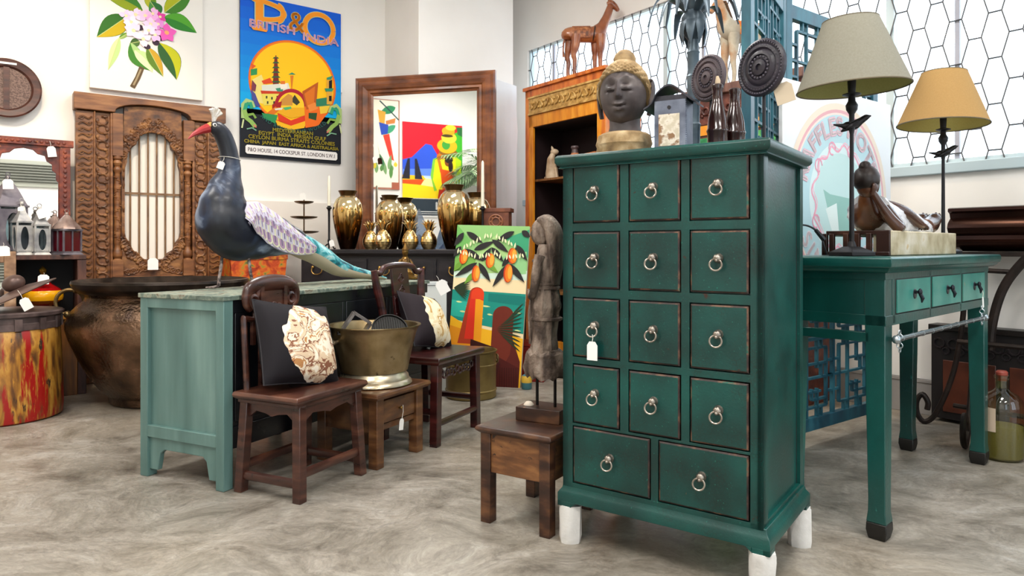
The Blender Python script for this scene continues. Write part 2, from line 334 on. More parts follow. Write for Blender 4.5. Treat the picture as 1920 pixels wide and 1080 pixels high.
for k in range(4):
    b0, b1 = edges[k], edges[k + 1]
    mb = MB(); q = .022
    rbox(mb, A1 + .02, A1 + .07, b0, b1, WZ0, WZ0 + q); rbox(mb, A1 + .02, A1 + .07, b0, b1, WZ1 - q, WZ1)
    rbox(mb, A1 + .02, A1 + .07, b0, b0 + q, WZ0, WZ1); rbox(mb, A1 + .02, A1 + .07, b1 - q, b1, WZ0, WZ1)
    fr = struct('window_%d' % (k + 1), mb, FRM)
    rbox(MB(), A1 + .05, A1 + .056, b0 + q, b1 - q, WZ0 + q, WZ1 - q).build('pane', PANE, fr)
    rbox(MB(), A1 + .022, A1 + .04, b0 * .79 + b1 * .21 - .012, b0 * .79 + b1 * .21 + .012, WZ0, WZ1).build('glazing_bar', H('#a9a9b4', .4), fr)
    mb = MB(); i0, i1 = int((b0) / .095) - 1, int((b1) / .095) + 1
    for i in range(i0, i1 + 1):
        for j in range(-1, 8):
            cb, cz = i * .095, WZ0 + j * .245 + (i % 2) * .1225 + .05
            for (p, r) in (((-.0305, .1225), (.0305, .1225)), ((.0305, .1225), (.0645, 0)), ((.0645, 0), (.0305, -.1225))):
                P, Q = (cb + p[0], cz + p[1]), (cb + r[0], cz + r[1])
                t0, t1 = 0.0, 1.0
                for ax, lo, hi in ((0, b0, b1), (1, WZ0, WZ1)):
                    d_ = Q[ax] - P[ax]
                    if abs(d_) < 1e-9:
                        if not lo <= P[ax] <= hi: t1 = -1
                        continue
                    ta, tb = sorted(((lo - P[ax]) / d_, (hi - P[ax]) / d_)); t0, t1 = max(t0, ta), min(t1, tb)
                if t1 - t0 < .02: continue
                P, Q = [(P[0] + (Q[0] - P[0]) * f_, P[1] + (Q[1] - P[1]) * f_) for f_ in (t0, t1)]
                mb.tube([wp(A1 + .012, *P), wp(A1 + .012, *Q)], .0044, 4)
    mb.build('grille', ROD, fr)
for k, (x0, x1) in enumerate(FW):  # frames and panes of the added rear openings
    mb = MB()
    for a0, a1, z0, z1 in ((x0, x1, .1, .18), (x0, x1, 2.87, 2.95), (x0, x0 + .06, .1, 2.95), (x1 - .06, x1, .1, 2.95), ((x0 + x1) / 2 - .03, (x0 + x1) / 2 + .03, .1, 2.95), (x0, x1, 2.2, 2.25)): rbox(mb, a0, a1, B1 + .02, B1 + .08, z0, z1)
    fr = struct('window_%d' % (k + 5), mb, H('#3c4a48', .4))
    rbox(MB(), x0 + .05, x1 - .05, B1 + .045, B1 + .051, .16, 2.9).build('pane', PANE, fr)
RZ_B, RZ_R, RZ_L, RZ_F = facing(D1), facing(D2), facing(-D2), facing(-D1)
for a, b in FILL_LAMPS:  # bodies of the added fill lamps
    t = thing('added_ceiling_light', 'rectangular white added ceiling light panel over the shop floor', 'added ceiling light', wp(a, b, CEIL - .08), facing(D1), 'added ceiling light panels')
    MB().box(-.63, .63, -.33, .33, .02, .08).build('housing', H('#e8e8e6', .5), t, bevel=.01)
    m, nt, p, N, L = NT('lit panel'); p.inputs['Emission Color'].default_value = (1, .97, .93, 1); p.inputs['Emission Strength'].default_value = 2.5
    MB().box(-.6, .6, -.3, .3, .005, .02).build('diffuser', m, t)
for (a, b), tg, pw in SPOTS:
    t = thing('track_spotlight', 'small black ceiling spotlight aimed at the stock', 'spotlight', wp(a, b, CEIL - .16), 0, 'ceiling spotlights')
    MB().cyl((0, 0, .06), (0, 0, .16), .012).build('stem', H('#222222', .5), t)
    d = (Vector(wp(*tg)) - t.location).normalized()
    MB().tube([-d * .05 + Vector((0, 0, .02)), -d * .04 + Vector((0, 0, .02)), d * .03 + Vector((0, 0, .02))], [.02, .045, .05], 16).build('can', H('#222222', .5), t)
# ---------------- green apothecary cabinet and what stands on it ----------------
def l2w(o, rz, x, y, z=0): return Vector((o[0] + x * cos(rz) - y * sin(rz), o[1] + x * sin(rz) + y * cos(rz), z))
GREEN = MX('crackled green lacquer', [(.35, '#022e2a'), (.5, '#033d38'), (.68, '#064c45')], 5, rough=.36, rrange=.08, spec=.4, bump=.5, bscale=130, bdist=.0012, spots=[('#1f7864', 150, .645, (1, 1, 1)), ('#3a1d10', 26, .665, (1, 1, 1)), ('#8a4a1c', 7, .70, (3, 3, .6))], vor=(85, '#1c1a14', .05), coat=.2, coatr=.3)
WORN = MX('worn drawer edge', [(.35, '#140d0a'), (.52, '#35211a'), (.62, '#6d4c38'), (.7, '#0c5546')], 24, rough=.5, bump=.3)
DARKGAP = H('#070605', .9)
PEWTER = MX('pewter', [(.3, '#7d746c'), (.7, '#b0a69a')], 30, rough=.32, metal=.9, bump=.1)
KO, KRZ = (.1465, 2.26), facing((.814, -.581))
k = thing('apothecary_cabinet', 'tall green lacquered cabinet with fourteen small drawers and wrapped white feet', 'cabinet', (*KO, 0), KRZ)
KW, KD = .668, .46; X0, X1 = .014, .648


mb = MB().m(GREEN)
mb.box(X0 + .02, X1 - .012, .0325, KD - .012, .15, 1.205)
for z0, z1 in ((.15, .197), (.384, .3875),): mb.box(X0, X1, .012, .033, z0, z1)
COLS = [(.052, .216), (.248, .412), (.441, .610)]; ROWS = [(1.028, 1.212), (.8208, .999), (.603, .790), (.3908, .5778)]
zs = [1.205] + [v for r in ROWS for v in (r[1], r[0])] + [.380]
mb.box(X0, X0 + .036, .012, .04, .15, 1.205); mb.box(.612, X1, .012, .04, .15, 1.205)
for x0, x1 in ((.218, .246), (.414, .439)): mb.box(x0, x1, .0122, .033, .382, 1.205)
for z0, z1 in ((1.214, 1.23), (1.001, 1.026), (.792, .8188), (.58, .601), (.381, .3888)): mb.box(X0 + .03, X1 - .03, .0121, .033, z0, z1)
mb.box(.3195, .3425, .0122, .033, .18, .385)
mb.box(X0, X0 + .02, .012, KD - .01, .15, 1.205)                      # left side
mb.box(X1 - .022, X1 - .011, .04, KD - .03, .15, 1.205); mb.box(X1 - .02, X1, .012, .055, .15, 1.205); mb.box(X1 - .02, X1, KD - .045, KD - .01, .15, 1.205)
mb.box(X1 - .02, X1, .05, KD - .045, .15, .20); mb.m(DARKGAP).box(X1 - .0115, X1 - .0105, KD - .052, KD - .0445, .2, 1.2)
mb.build('carcass', GREEN, k, bevel=.002)
mb = MB(); prof = [(-.004, 1.203), (.002, 1.209), (-.007, 1.214), (-.012, 1.222), (-.012, 1.238), (-.006, 1.245)]
def moulded(mb, prof, x0, x1, y0, y1): return mb.loft([[(x0 + d, y0 + d, z), (x1 - d, y0 + d, z), (x1 - d, y1 - d, z), (x0 + d, y1 - d, z)] for d, z in prof])
moulded(mb, prof, .008, KW - .008, 0, KD).build('top', GREEN, k, bevel=.002)
mb = moulded(MB(), [(0, .134), (0, .160), (.005, .168), (.011, .176), (.013, .188)], 0, KW, 0, KD)
for x0, x1, y0, y1 in ((0, .05, .0, .02), (KW - .05, KW, 0, .02), (0, .02, 0, .05), (KW - .02, KW, 0, .05), (0, .02, KD - .05, KD), (KW - .02, KW, KD - .05, KD)): mb.box(x0, x1, y0, y1, .119, .136)
mb.prism([(.05, .136), (.07, .136), (.05, .121)], 0, .02); mb.prism([(KW - .05, .136), (KW - .07, .136), (KW - .05, .121)], 0, .02)
mb.build('plinth', GREEN, k, bevel=.002)
FOAM = MX('white foam wrap', [(.3, '#cfccc8'), (.7, '#e6e4e0')], 12, rough=.8, bump=.6, bscale=22, bdist=.008)
for fx, fy in ((.03, .03), (KW - .03, .03), (KW - .028, KD - .03), (.03, KD - .03)):
    mb = MB(); rr = random.Random(fx * 99 + fy); rings = []
    for i, (s, z) in enumerate(((.031, 0), (.034, .02), (.033, .06), (.036, .1), (.034, .121))):
        rings.append([(fx + cos(tau * j / 14 + .3) * s * (1.16 if j % 4 == 1 else 1) * rr.uniform(.94, 1.08), fy + sin(tau * j / 14 + .3) * s * rr.uniform(.92, 1.08), z) for j in range(14)])
    mb.loft(rings).build('foam_foot', FOAM, k)
def ring_pull(parent, x, y, z, r=.0165):
    mb = MB().sph((x, y - .012, z + .010), (.0125, .011, .0125), 16, 10); mb.cyl((x, y, z + .01), (x, y - .006, z + .01), .014, .012, 18); mb.sph((x, y - .021, z + .004), .005, 10, 6)
    mb.torus((0, 0, 0), r, .0026, 24, 6, TR(x - .002, y - .020, z - .008, rx=-.12, rz=.25))
    return mb.build('ring_pull', PEWTER, parent)
def drawer(parent, x0, x1, z0, z1, yb=.033, yf=.0085, c=.0045):
    mb = MB(); g = .0022; x0 += g; x1 -= g; z0 += g; z1 -= g
    b = [(x0, yb, z0), (x1, yb, z0), (x1, yb, z1), (x0, yb, z1)]; m_ = [(p[0], yf + .003, p[2]) for p in b]
    f = [(x0 + c, yf, z0 + c), (x1 - c, yf, z0 + c), (x1 - c, yf, z1 - c), (x0 + c, yf, z1 - c)]
    mb.m(WORN).add(b + m_ + f, [(0, 1, 5, 4), (1, 2, 6, 5), (2, 3, 7, 6), (3, 0, 4, 7), (4, 5, 9, 8), (5, 6, 10, 9), (6, 7, 11, 10), (7, 4, 8, 11), (3, 2, 1, 0)])
    mb.m(GREEN).add(f, [(0, 1, 2, 3)])
    d = mb.build('drawer', None, parent); ring_pull(d, (x0 + x1) / 2, yf, (z0 + z1) / 2); return d
for z0, z1 in ROWS:
    for x0, x1 in COLS: drawer(k, x0, x1, z0, z1)
drawer(k, .052, .318, .199, .380); drawer(k, .344, .610, .199, .380)
price_tag(l2w(KO, KRZ, .136, -.014, .680), 'white price tag hanging from a drawer ring of the tall green cabinet', .036, .058, KRZ, .0, .022)
ZT = 1.2455
def on_cab(u, dd):   # point on the cabinet top seen in column u, dd metres behind its front edge
    q = (u - CX) / F; s = (q * (KO[1] + .816 * dd) - KO[0] - .578 * dd) / (.814 + .581 * q); return l2w(KO, KRZ, s, dd, ZT)
# stone head
p = on_cab(1170, .16); STONE = MX('dark carved stone', [(.3, '#342d2d'), (.55, '#4d4444'), (.75, '#6a605c')], 14, rough=.5, bump=.5, bscale=45, bdist=.002)
TAN = MX('weathered tan stone', [(.3, '#6d5536'), (.5, '#9a7f57'), (.72, '#c2ab86')], 22, rough=.8, bump=.6, bscale=60, bdist=.003)
b = thing('stone_head', 'carved dark stone head with pale curled hair on the tall green cabinet', 'sculpture', p, KRZ + .24)
def g(x, z, cx, cz, sx, sz): return exp(-((x - cx) / sx) ** 2 - ((z - cz) / sz) ** 2)
def face(d):
    x, z = d.x, d.z; fr = max(0, -d.y) ** .5 if d.y < 0 else 0; ax = abs(x)
    k_ = .20 * g(x, z, 0, -.15, .10, .11) + .06 * g(ax, z, .1, -.2, .05, .05) + .13 * g(x, z, 0, .06, .075, .2)                     # nose
    k_ += .075 * g(ax, z - .22 + .9 * (ax - .3) ** 2, .32, .12, .26, .045)                          # brow arcs
    k_ -= .12 * g(ax, z, .30, .17, .15, .06); k_ += .075 * g(ax, z, .33, .04, .16, .07); k_ -= .085 * g(ax, z, .33, -.045, .19, .026); k_ -= .05 * g(ax, z, .26, -.14, .08, .1)
    k_ += .115 * g(x, z, 0, -.39, .19, .045) + .105 * g(x, z, 0, -.52, .15, .05) - .09 * g(x, z, 0, -.455, .23, .02) - .05 * g(x, z, 0, -.64, .2, .05) - .03 * g(ax, z, .3, -.43, .1, .1)
    k_ += .06 * g(x, z, 0, -.75, .2, .14) + .04 * g(ax, z, .5, -.25, .22, .25)
    return 1 + k_ * fr - .06 * max(0, -z) * ax
head = MB().sph((0, 0, .206), (.078, .090, .110), 88, 72, face); head.tube([(0, .012, .06), (0, .01, .1), (0, .008, .14)], [.062, .05, .05], 28)
head.build('head', STONE, b)
def curls(d): return 1 + .035 * abs(sin(26 * math.atan2(d.y, d.x) * .5)) * abs(sin(22 * d.z)) if d.z > -.6 else 1
hm = MB(); rings = []
for i in range(19):
    t = i / 18; ring = []
    for j in range(88):
        th = tau * j / 88; fz = -.35 + .89 * max(0, -sin(th)) ** .45 * (1 - .06 * exp(-((cos(th)) / .16) ** 2)) if sin(th) < 0 else -.35
        z = fz + (1 - fz) * t; q = sqrt(max(0, 1 - z * z)); bump = 1.02 + .10 * abs(sin(22 * th / 2 + (i // 2 % 2) * pi / 2)) ** .7 * (.35 + .65 * (i % 2)) * (1 - t ** 3)
        ring.append((q * cos(th) * .081 * bump, q * sin(th) * .092 * bump, .206 + z * .114 * (1 + .02 * bump)))
    rings.append(ring)
hm.loft(rings); hm.sph((0, .006, .318), (.036, .038, .036), 30, 16, lambda d: 1 + .05 * abs(sin(9 * atan2(d.y, d.x))) * abs(sin(9 * d.z)))
hm.build('curled_hair', TAN, b)
for s in (-1, 1):
    e = MB(); pts = smooth([(s * .076, .016, .245), (s * .086, .022, .246), (s * .090, .024, .222), (s * .087, .018, .19), (s * .082, .014, .155), (s * .078, .014, .135)], 4)
    e.tube(pts, [(.014 + .010 * sin(pi * i / (len(pts) - 1)), .007) for i in range(len(pts))], 12, up=(0, 1, 0)); e.build('ear', STONE, b)
mb = MB(); bs = [(.088, 0), (.09, .01), (.086, .03), (.09, .04), (.082, .07), (.07, .078)]
mb.loft([[(r * cos(tau * j / 40) * (1 + .04 * cos(tau * j / 40 * 9)), r * sin(tau * j / 40) * .98, z) for j in range(40)] for r, z in bs]); mb.build('stone_base', TAN, b)
# tin lantern with a curved roof
p = on_cab(1263, .115); TIN = MX('old grey tin', [(.3, '#4e5364'), (.6, '#7d8494'), (.8, '#a4a9b4')], 14, rough=.42, metal=.6, bump=.3, bscale=40)
t = thing('tin_lantern', 'square grey tin lantern with curled roof beside the stone head', 'lantern', p, KRZ + .12)
mb = MB().box(-.05, .05, -.045, .045, 0, .008); mb.box(-.048, .048, -.043, .043, .008, .15)
for i in range(24): mb.sph((.0485, -.04, .008 + i * .006), .0022, 6, 4)
mb.build('body', TIN, t, bevel=.002)
MB().box(-.034, .030, -.0455, -.042, .012, .108).build('front_panel', MX('printed card', [(.4, '#c9bda6'), (.5, '#e2d8c8'), (.58, '#8d6a4a')], 38, rough=.6, bump=0), t)
MB().cyl((-.002, -.0425, .128), (-.002, -.046, .128), .0055).build('peg', H('#15141a'), t)
mb = MB(); rings = []
for i in range(13):
    x = -.078 + .156 * i / 12; z = .163 + .028 * cos((x + .0) / .078 * pi * .9) - .012 * (x < -.05); rings.append([(x, -.056, z), (x, .056, z), (x, .056, z + .005), (x, -.056, z + .005)])
mb.loft(rings); mb.box(-.05, .05, -.04, .04, .148, .165); mb.build('roof', MX('dark tin', [(.3, '#25242b'), (.7, '#4b4a52')], 20, rough=.45, metal=.5), t)
# bottles
AMB = MX('dark brown glaze', [(.35, '#1c0d0c'), (.65, '#3a1b17')], 6, rough=.16, bump=.05, coat=.5)
BP = [(.028, 0), (.031, .004), (.0315, .06), (.0335, .063), (.0335, .068), (.031, .072), (.029, .10), (.019, .145), (.0165, .152), (.0165, .156), (.0155, .158), (.0145, .19), (.017, .194), (.0175, .206), (.0135, .21), (.0125, .2)]
for u, dd, lb, sc, wax in ((1345, .21, 'dark brown bottle with a pale cork, in front of the carved discs', 1, True), (1377, .27, 'dark brown bottle without a stopper, behind the corked one', .97, False)):
    t = thing('brown_bottle', lb, 'bottle', on_cab(u, dd), KRZ, 'brown bottles on the green cabinet'); MB().lathe([(r, z * sc) for r, z in BP], 32).build('body', AMB, t)
    if wax: MB().tube([(0, 0, .2), (.001, 0, .222), (-.001, 0, .235)], [.009, .008, .004], 10).build('stopper', H('#b9a58a', .8), t)
    else: MB().torus((.012, -.03, .018), .017, .0022, 20, 6).build('ring_handle', H('#8a8288', .3, .9), t)
# carved discs on stands
DISC = MX('dark carved wood', [(.35, '#15131d'), (.65, '#2c2632')], 12, rough=.4, bump=.4, bscale=60)
def disc_stand(u, dd, R_, zc, rz, label, col):
    p = on_cab(u, dd); t = thing('carved_disc', label, 'ornament', p, rz, 'carved wheel discs on stands'); h = zc - ZT
    prof = [(R_, 0.004), (R_, -.006), (R_ * .93, -.010), (R_ * .86, -.005), (R_ * .8, -.010), (R_ * .7, -.011), (R_ * .64, -.006), (R_ * .56, -.012), (R_ * .46, -.013), (R_ * .42, -.007), (R_ * .3, -.008), (R_ * .27, -.014), (R_ * .12, -.016), (R_ * .1, -.01), (.001, -.01)]
    mb = MB().m(col); mb.lathe([(.001, .006), (R_ * .96, .006)] + [(r, -z) if False else (r, z * -1) for r, z in [(a, b) for a, b in prof]], 48, T=TR(0, 0, h) @ Matrix.Rotation(R(90), 4, 'X'))
    mb.m(H('#4a4450', .4))
    for i in range(18): mb.sph((R_ * .37 * cos(tau * i / 18), -.012, h + R_ * .37 * sin(tau * i / 18)), (.0035, .003, .0035), 6, 4)
    for q, n in ((.75, 40), (.9, 52)):
        for i in range(n): mb.sph((R_ * q * cos(tau * i / n), -.009, h + R_ * q * sin(tau * i / n)), (.0028, .0025, .0028), 5, 4)
    mb.build('disc', None, t)
    mb = MB().box(-.035, .035, -.025, .025, 0, .012); mb.cyl((0, .01, .01), (0, .01, h - R_ * .2), .005, .005, 10)
    mb.build('stand', H('#1b1a20', .4, .3), t, bevel=.002); return t
disc_stand(1328, .30, .076, EYE + (CY - 143) / F * 2.25, -1.10, 'carved disc behind the brown bottles, greyer of the two discs', MX('greyed carved wood', [(.35, '#3a3138'), (.65, '#5a4c50')], 12, rough=.5, bump=.4, bscale=60))
disc_stand(1428, .17, .084, EYE + (CY - 127) / F * 2.05, -1.04, 'blackish carved disc at the window end of the tall green cabinet', DISC)
price_tag(on_cab(1458, .13) + Vector((.012, .03, .215)), 'large buff price tag hanging beside the blackish carved disc', .052, .06, KRZ, .25, .04, '#c9b8a0')
# ---------------- green side table ----------------
TO, TRZ = (1.2, 2.25), facing((.7334, .6798)); TL, TD, TZ = 1.22, .34, .92
GREEN2 = MX('worn green paint', [(.3, '#04332f'), (.5, '#064842'), (.72, '#0f6058')], 4, (1, 1, .5), rough=.35, bump=.2, bscale=70, spots=[('#3a2a1c', 16, .69, (1, 1, 1)), ('#2a9284', 30, .66, (1, 1, .2))], coat=.3, coatr=.25)
t = thing('side_table', 'green painted side table with three small drawers beside the tall cabinet', 'table', (*TO, 0), TRZ)
moulded(MB(), [(.022, .868), (.01, .876), (.006, .884), (0, .887), (-.003, .9), (-.002, .915), (.003, .92)], -.05, TL + .05, -.035, TD + .045).build('table_top', GREEN2, t, bevel=.002)
mb = MB().box(.004, TL - .004, .006, TD - .006, .70, .868)
mb.box(-.002, TL, -.002, TD, .845, .87)
mb.box(.0, .0635, .0, TD, .695, .73); mb.box(.0, TL, -.002, .02, .695, .728); mb.box(0, .02, .05, TD - .05, .64, .672)
for x0, x1 in ((.06, .085), (.428, .446), (.80, .82), (1.145, 1.165)): mb.box(x0, x1, -.002, .02, .70, .86)
mb.build('apron', GREEN2, t, bevel=.0015)
for x, y in ((0, 0), (TL, 0), (TL, TD), (0, TD)):
    sx = 1 if x == 0 else -1; sy = 1 if y == 0 else -1; mb = MB().m(GREEN2); prev = None
    prof = [(.87, .066, 0), (.45, .06, 0), (.13, .053, .0), (.09, .054, .0), (.055, .062, -.004), (.03, .064, -.005), (.008, .055, 0), (0, .05, .002)]
    ring = lambda z, w, o: [(x + sx * o, y + sy * o, z), (x + sx * (o + w), y + sy * o, z), (x + sx * (o + w), y + sy * (o + w), z), (x + sx * o, y + sy * (o + w), z)]
    mb.m(GREEN2).loft([ring(*q) for q in prof[:5]]); mb.m(H('#14110e', .5)).loft([ring(*q) for q in prof[4:]])
    mb.build('leg', None, t, bevel=.003)
for x0, x1 in ((.087, .426), (.448, .798), (.822, 1.143)):
    mb = MB().m(H('#1a1510', .6)).box(x0 - .002, x1 + .002, -.0028, .0, .729, .847); mb.m(MX('window-lit worn green', [(.3, '#1d6c62'), (.5, '#35867a'), (.72, '#6fa394')], 5, rough=.35, bump=.2, spots=[('#8c8a6a', 9, .63, (1, 1, 1))])).box(x0 + .003, x1 - .003, -.007, 0, .733, .843)  # drawers paler than the frame: window light put into the worn green
    d = mb.build('drawer', None, t, bevel=.0015); x = (x0 + x1) / 2
    mb = MB().cyl((x, -.007, .795), (x, -.022, .797), .006, .004); mb.sph((x, -.024, .797), (.010, .007, .012), 10, 8); mb.tube([(x, -.024, .79), (x + .004, -.03, .775), (x + .002, -.028, .76)], [.006, .007, .002], 8); mb.cyl((x, -.007, .79), (x, -.009, .79), .018, .016, 12)
    mb.build('pull', H('#20222a', .3, .6), d)
r = thing('hanging_rail', 'silver metal rail on chains hooked under the green side table', 'rail', l2w(TO, TRZ, .04, -.02, .652), TRZ)
mb = MB().cyl((0, 0, 0), (1.05, 0, .0), .0085, n=12)
for i in range(10): mb.cyl((.05 + i * .1, 0, 0), (.056 + i * .1, 0, 0), .0098, n=12)
mb.sph((0, 0, 0), .014, 12, 8); mb.sph((1.05, 0, 0), .014, 12, 8); mb.build('bar', H('#a9b3b8', .25, .9), r)
for x in (.03, 1.0):
    mb = MB()
    for i in range(5): mb.torus((0, 0, 0), .009, .002, 12, 5, TR(x, 0, .02 + .0 - i * .014 if x < .5 else .045 - i * .016, rz=(i % 2) * pi / 2))
    mb.build('chain', H('#a9b3b8', .3, .9), r)
price_tag(l2w(TO, TRZ, .985, -.034, .775), 'narrow price tag hanging from the far drawer of the green side table', .018, .045, TRZ, .15, .03)
# buffet lamps
IRON = MX('black iron', [(.3, '#0c0b0d'), (.7, '#201d20')], 20, rough=.45, metal=.4, bump=.2)
BLUE_IRON = IRON
def shade_mat(name, c1, c2, trans):
    m, nt, p, N, L = NT(name); tc = N('ShaderNodeTexCoord'); n = N('ShaderNodeTexNoise'); n.inputs['Scale'].default_value = 160; L(tc.outputs['Object'], n.inputs[0])
    rp = N('ShaderNodeValToRGB'); rp.color_ramp.elements[0].color = lin(c1); rp.color_ramp.elements[1].color = lin(c2); L(n.outputs[0], rp.inputs[0]); L(rp.outputs[0], p.inputs['Base Color']); p.inputs['Roughness'].default_value = .9
    tl = N('ShaderNodeBsdfTranslucent'); L(rp.outputs[0], tl.inputs[0]); mx = N('ShaderNodeMixShader'); mx.inputs[0].default_value = trans
    L(p.outputs[0], mx.inputs[1]); L(tl.outputs[0], mx.inputs[2]); L(mx.outputs[0], nt.nodes['Material Output'].inputs[0]); return m
def lamp(loc, rz, label, outer, tilt, flip=1):
    t = thing('buffet_lamp', label, 'lamp', loc, rz, 'table lamps with bird stems')
    mb = MB().box(-.052, .052, -.052, .052, 0, .014); mb.box(-.05, .05, -.05, .05, .014, .032, tp=.03); mb.cyl((0, 0, .03), (0, 0, .05), .016, .010); mb.build('base', IRON, t, bevel=.002)
    MB().lathe([(.0085, .04), (.007, .3), (.0065, .42), (.012, .45), (.0085, .47), (.009, .49), (.018, .505), (.02, .52), (.012, .535), (.011, .55), (.03, .556), (.03, .559), (.012, .565), (.014, .6), (.014, .64)], 18).build('stem', IRON, t)
    mb = MB(Matrix.Translation((0, 0, .455)) @ Matrix.Rotation(-rz - .15, 4, 'Z') @ Matrix.Diagonal((1.15, 1.3, 1.3, 1)) @ Matrix.Translation((0, 0, -.455))); zb = .455
    mb.tube(smooth([(-.052, 0, zb), (-.03, 0, zb - .003), (-.012, .005, zb - .004), (.012, .01, zb + .0), (.032, .008, zb + .012), (.042, .006, zb + .018), (.056, .004, zb + .022)], 4), [max(.0015, r) for r in lerps([.002, .005, .012, .013, .009, .008, .0015], 4)], 10)
    mb.tube(smooth([(.01, -.012, zb), (-.012, -.022, zb - .008), (-.022, -.02, zb - .016)], 4), [.009, .009, .008, .007, .006, .005, .004, .003, .002], 8)
    mb.tube(smooth([(.01, .024, zb), (-.008, .03, zb - .008), (-.02, .03, zb - .014)], 4), [.009, .009, .008, .007, .006, .005, .004, .003, .002], 8)
    mb.build('bird', IRON, t)
    MB().lathe([(.013, .64), (.02, .65), (.022, .668), (.02, .67), (.001, .67)], 18).build('socket', IRON, t)
    T = TR(0, 0, .685, ry=tilt) @ TR(0, 0, -.107)
    sh = MB(); n = 48
    def cone(r0, z0, r1, z1): return [[(r * cos(tau * j / n), r * sin(tau * j / n), z) for j in range(n)] for r, z in ((r0, z0), ((r0 + r1) / 2, (z0 + z1) / 2), (r1, z1))]
    sh.m(outer).loft(cone(.182, 0, .09, .235), False, T); sh.m(shade_mat('shade lining', '#a5a262', '#b5b070', .4)).loft(cone(.179, .001, .0875, .234), False, T)
    so = sh.build('lamp_shade', None, t)
    MB().torus((0, 0, 0), .181, .0028, 48, 6, T, 'z').build('shade_trim', H('#6a5f4a', .8), so); MB().torus((0, 0, .235), .089, .0025, 40, 6, T, 'z').build('shade_trim', H('#6a5f4a', .8), so)
    mb = MB()
    for a in (0, tau / 3, 2 * tau / 3): mb.cyl((0, 0, .2), (.088 * cos(a), .088 * sin(a), .225), .0018, n=6, T=T)
    mb.cyl((0, 0, .06), (0, 0, .2), .004, n=8, T=T); mb.build('shade_carrier', IRON, t)
    return t
lamp((1.175, 2.42, TZ + .001), .35, 'table lamp with pale drum shade, nearer lamp on the green side table', shade_mat('pale linen shade', '#8f8b7c', '#a29e90', .35), -.05)
lamp((1.935, 3.14, TZ + .001), .3, 'table lamp with golden tan shade, behind the reclining figure', shade_mat('tan silk shade', '#cfa468', '#dcb478', .5), .04)
# reclining figure on its plinth
p = l2w(TO, TRZ, .215, .06, TZ + .001)
t = thing('reclining_statue', 'reclining carved figure resting its head on one hand, white draped robe', 'statue', p, TRZ)
DK = MX('dark lacquered wood', [(.3, '#1b0d0a'), (.6, '#341a12'), (.8, '#55301c')], 10, rough=.35, bump=.2)
MB().box(.012, .77, .0, .06, .0, .089).box(.012, .77, .06, .21, .07, .089).box(.6, .77, .06, .21, 0, .07).build('stone_plinth', MX('mottled stone', [(.3, '#8c7a58'), (.5, '#b7aa8c'), (.68, '#cfc6b4'), (.8, '#b58e3c')], 9, rough=.7, bump=.4, bscale=40), t, bevel=.004)
mb = MB().m(DK)
mb.box(0, .012, 0, .22, .075, .09); mb.box(0, .012, 0, .045, 0, .08)
mb.box(-.004, .012, .0, .235, .0, .014); mb.box(-.004, .012, .215, .235, 0, .08)
for y in (.06, .10, .14, .19): mb.box(-.004, .012, y, y + .018, 0, .08)
mb.build('slatted_stand', None, t, bevel=.002)
FT = TR(.085, 0, 0) @ Matrix.Diagonal((.9, 1, 1, 1)); sk = MB(FT)
spine = smooth([(.02, .115, .235), (.045, .12, .19), (.10, .13, .155), (.20, .13, .13), (.32, .125, .125), (.45, .12, .115), (.58, .115, .105), (.68, .11, .10)], 5)
rad = [(.03, .028)] * 1 + []
vals = lerps([(.024, .024), (.032, .034), (.062, .072), (.066, .075), (.06, .07), (.055, .065), (.04, .055), (.03, .042)], 5)
sk.tube([Vector(q) for q in spine], vals, 20, up=(0, 0, 1))
sk.sph((.018, .11, .265), (.046, .040, .055), 28, 20, lambda d: 1 + .16 * exp(-((d.y) / .22) ** 2 - ((d.z + .1) / .2) ** 2) * max(0, d.x) + .06 * exp(-((d.z + .55) / .2) ** 2) * max(0, d.x))
sk.tube(smooth([(.085, .075, .165), (.065, .03, .12), (.05, .012, .10), (.03, .04, .14), (.005, .07, .2), (-.01, .085, .235)], 4), lerps([.03, .024, .021, .018, .014, .011], 4), 12)
for i in range(5): sk.tube(smooth([(-.012 + i * .004, .082, .222), (-.02 + i * .008, .076, .25), (-.016 + i * .012, .078, .275 - abs(i - 2) * .006)], 3), [.007, .0065, .006, .0058, .0055, .005, .004], 8)
sk.tube(smooth([(.1, .17, .17), (.17, .12, .19), (.25, .06, .17), (.34, .035, .13), (.40, .03, .115)], 4), lerps([.03, .026, .022, .018, .012], 4), 12)
for i in range(5): sk.tube([(.395, .022 + i * .007, .118), (.425, .02 + i * .008, .108), (.445 - abs(i - 2) * .008, .02 + i * .008, .1)], [.006, .0055, .004], 7)
for y in (.085, .135):
    sk.tube(smooth([(.64, y, .115), (.70, y, .125), (.735, y - .01, .15), (.755, y - .01, .165)], 4), lerps([.034, .036, .028, .014], 4), 14)
    for i in range(5): sk.sph((.752 - i * .003, y - .024 + i * .012, .172 - abs(i - 1) * .004), (.009, .006, .009), 8, 6)
sk.build('body', MX('brown lacquered wood', [(.3, '#2a140b'), (.55, '#4a2714'), (.75, '#7d4c20')], 8, rough=.3, bump=.15, coat=.4), t)
hr = MB(FT).sph((.008, .112, .282), (.049, .046, .05), 30, 18, lambda d: (1 + .03 * abs(sin(14 * atan2(d.y, d.x)) * sin(12 * d.z))) if d.x < .5 else .9); hr.sph((-.004, .112, .326), .022, 14, 10)
hr.build('hair', MX('black lacquer', [(.3, '#120a0a'), (.7, '#26150f')], 10, rough=.4), t)
rb = MB(FT); sp = spine[9:]; n = 40; rings = []
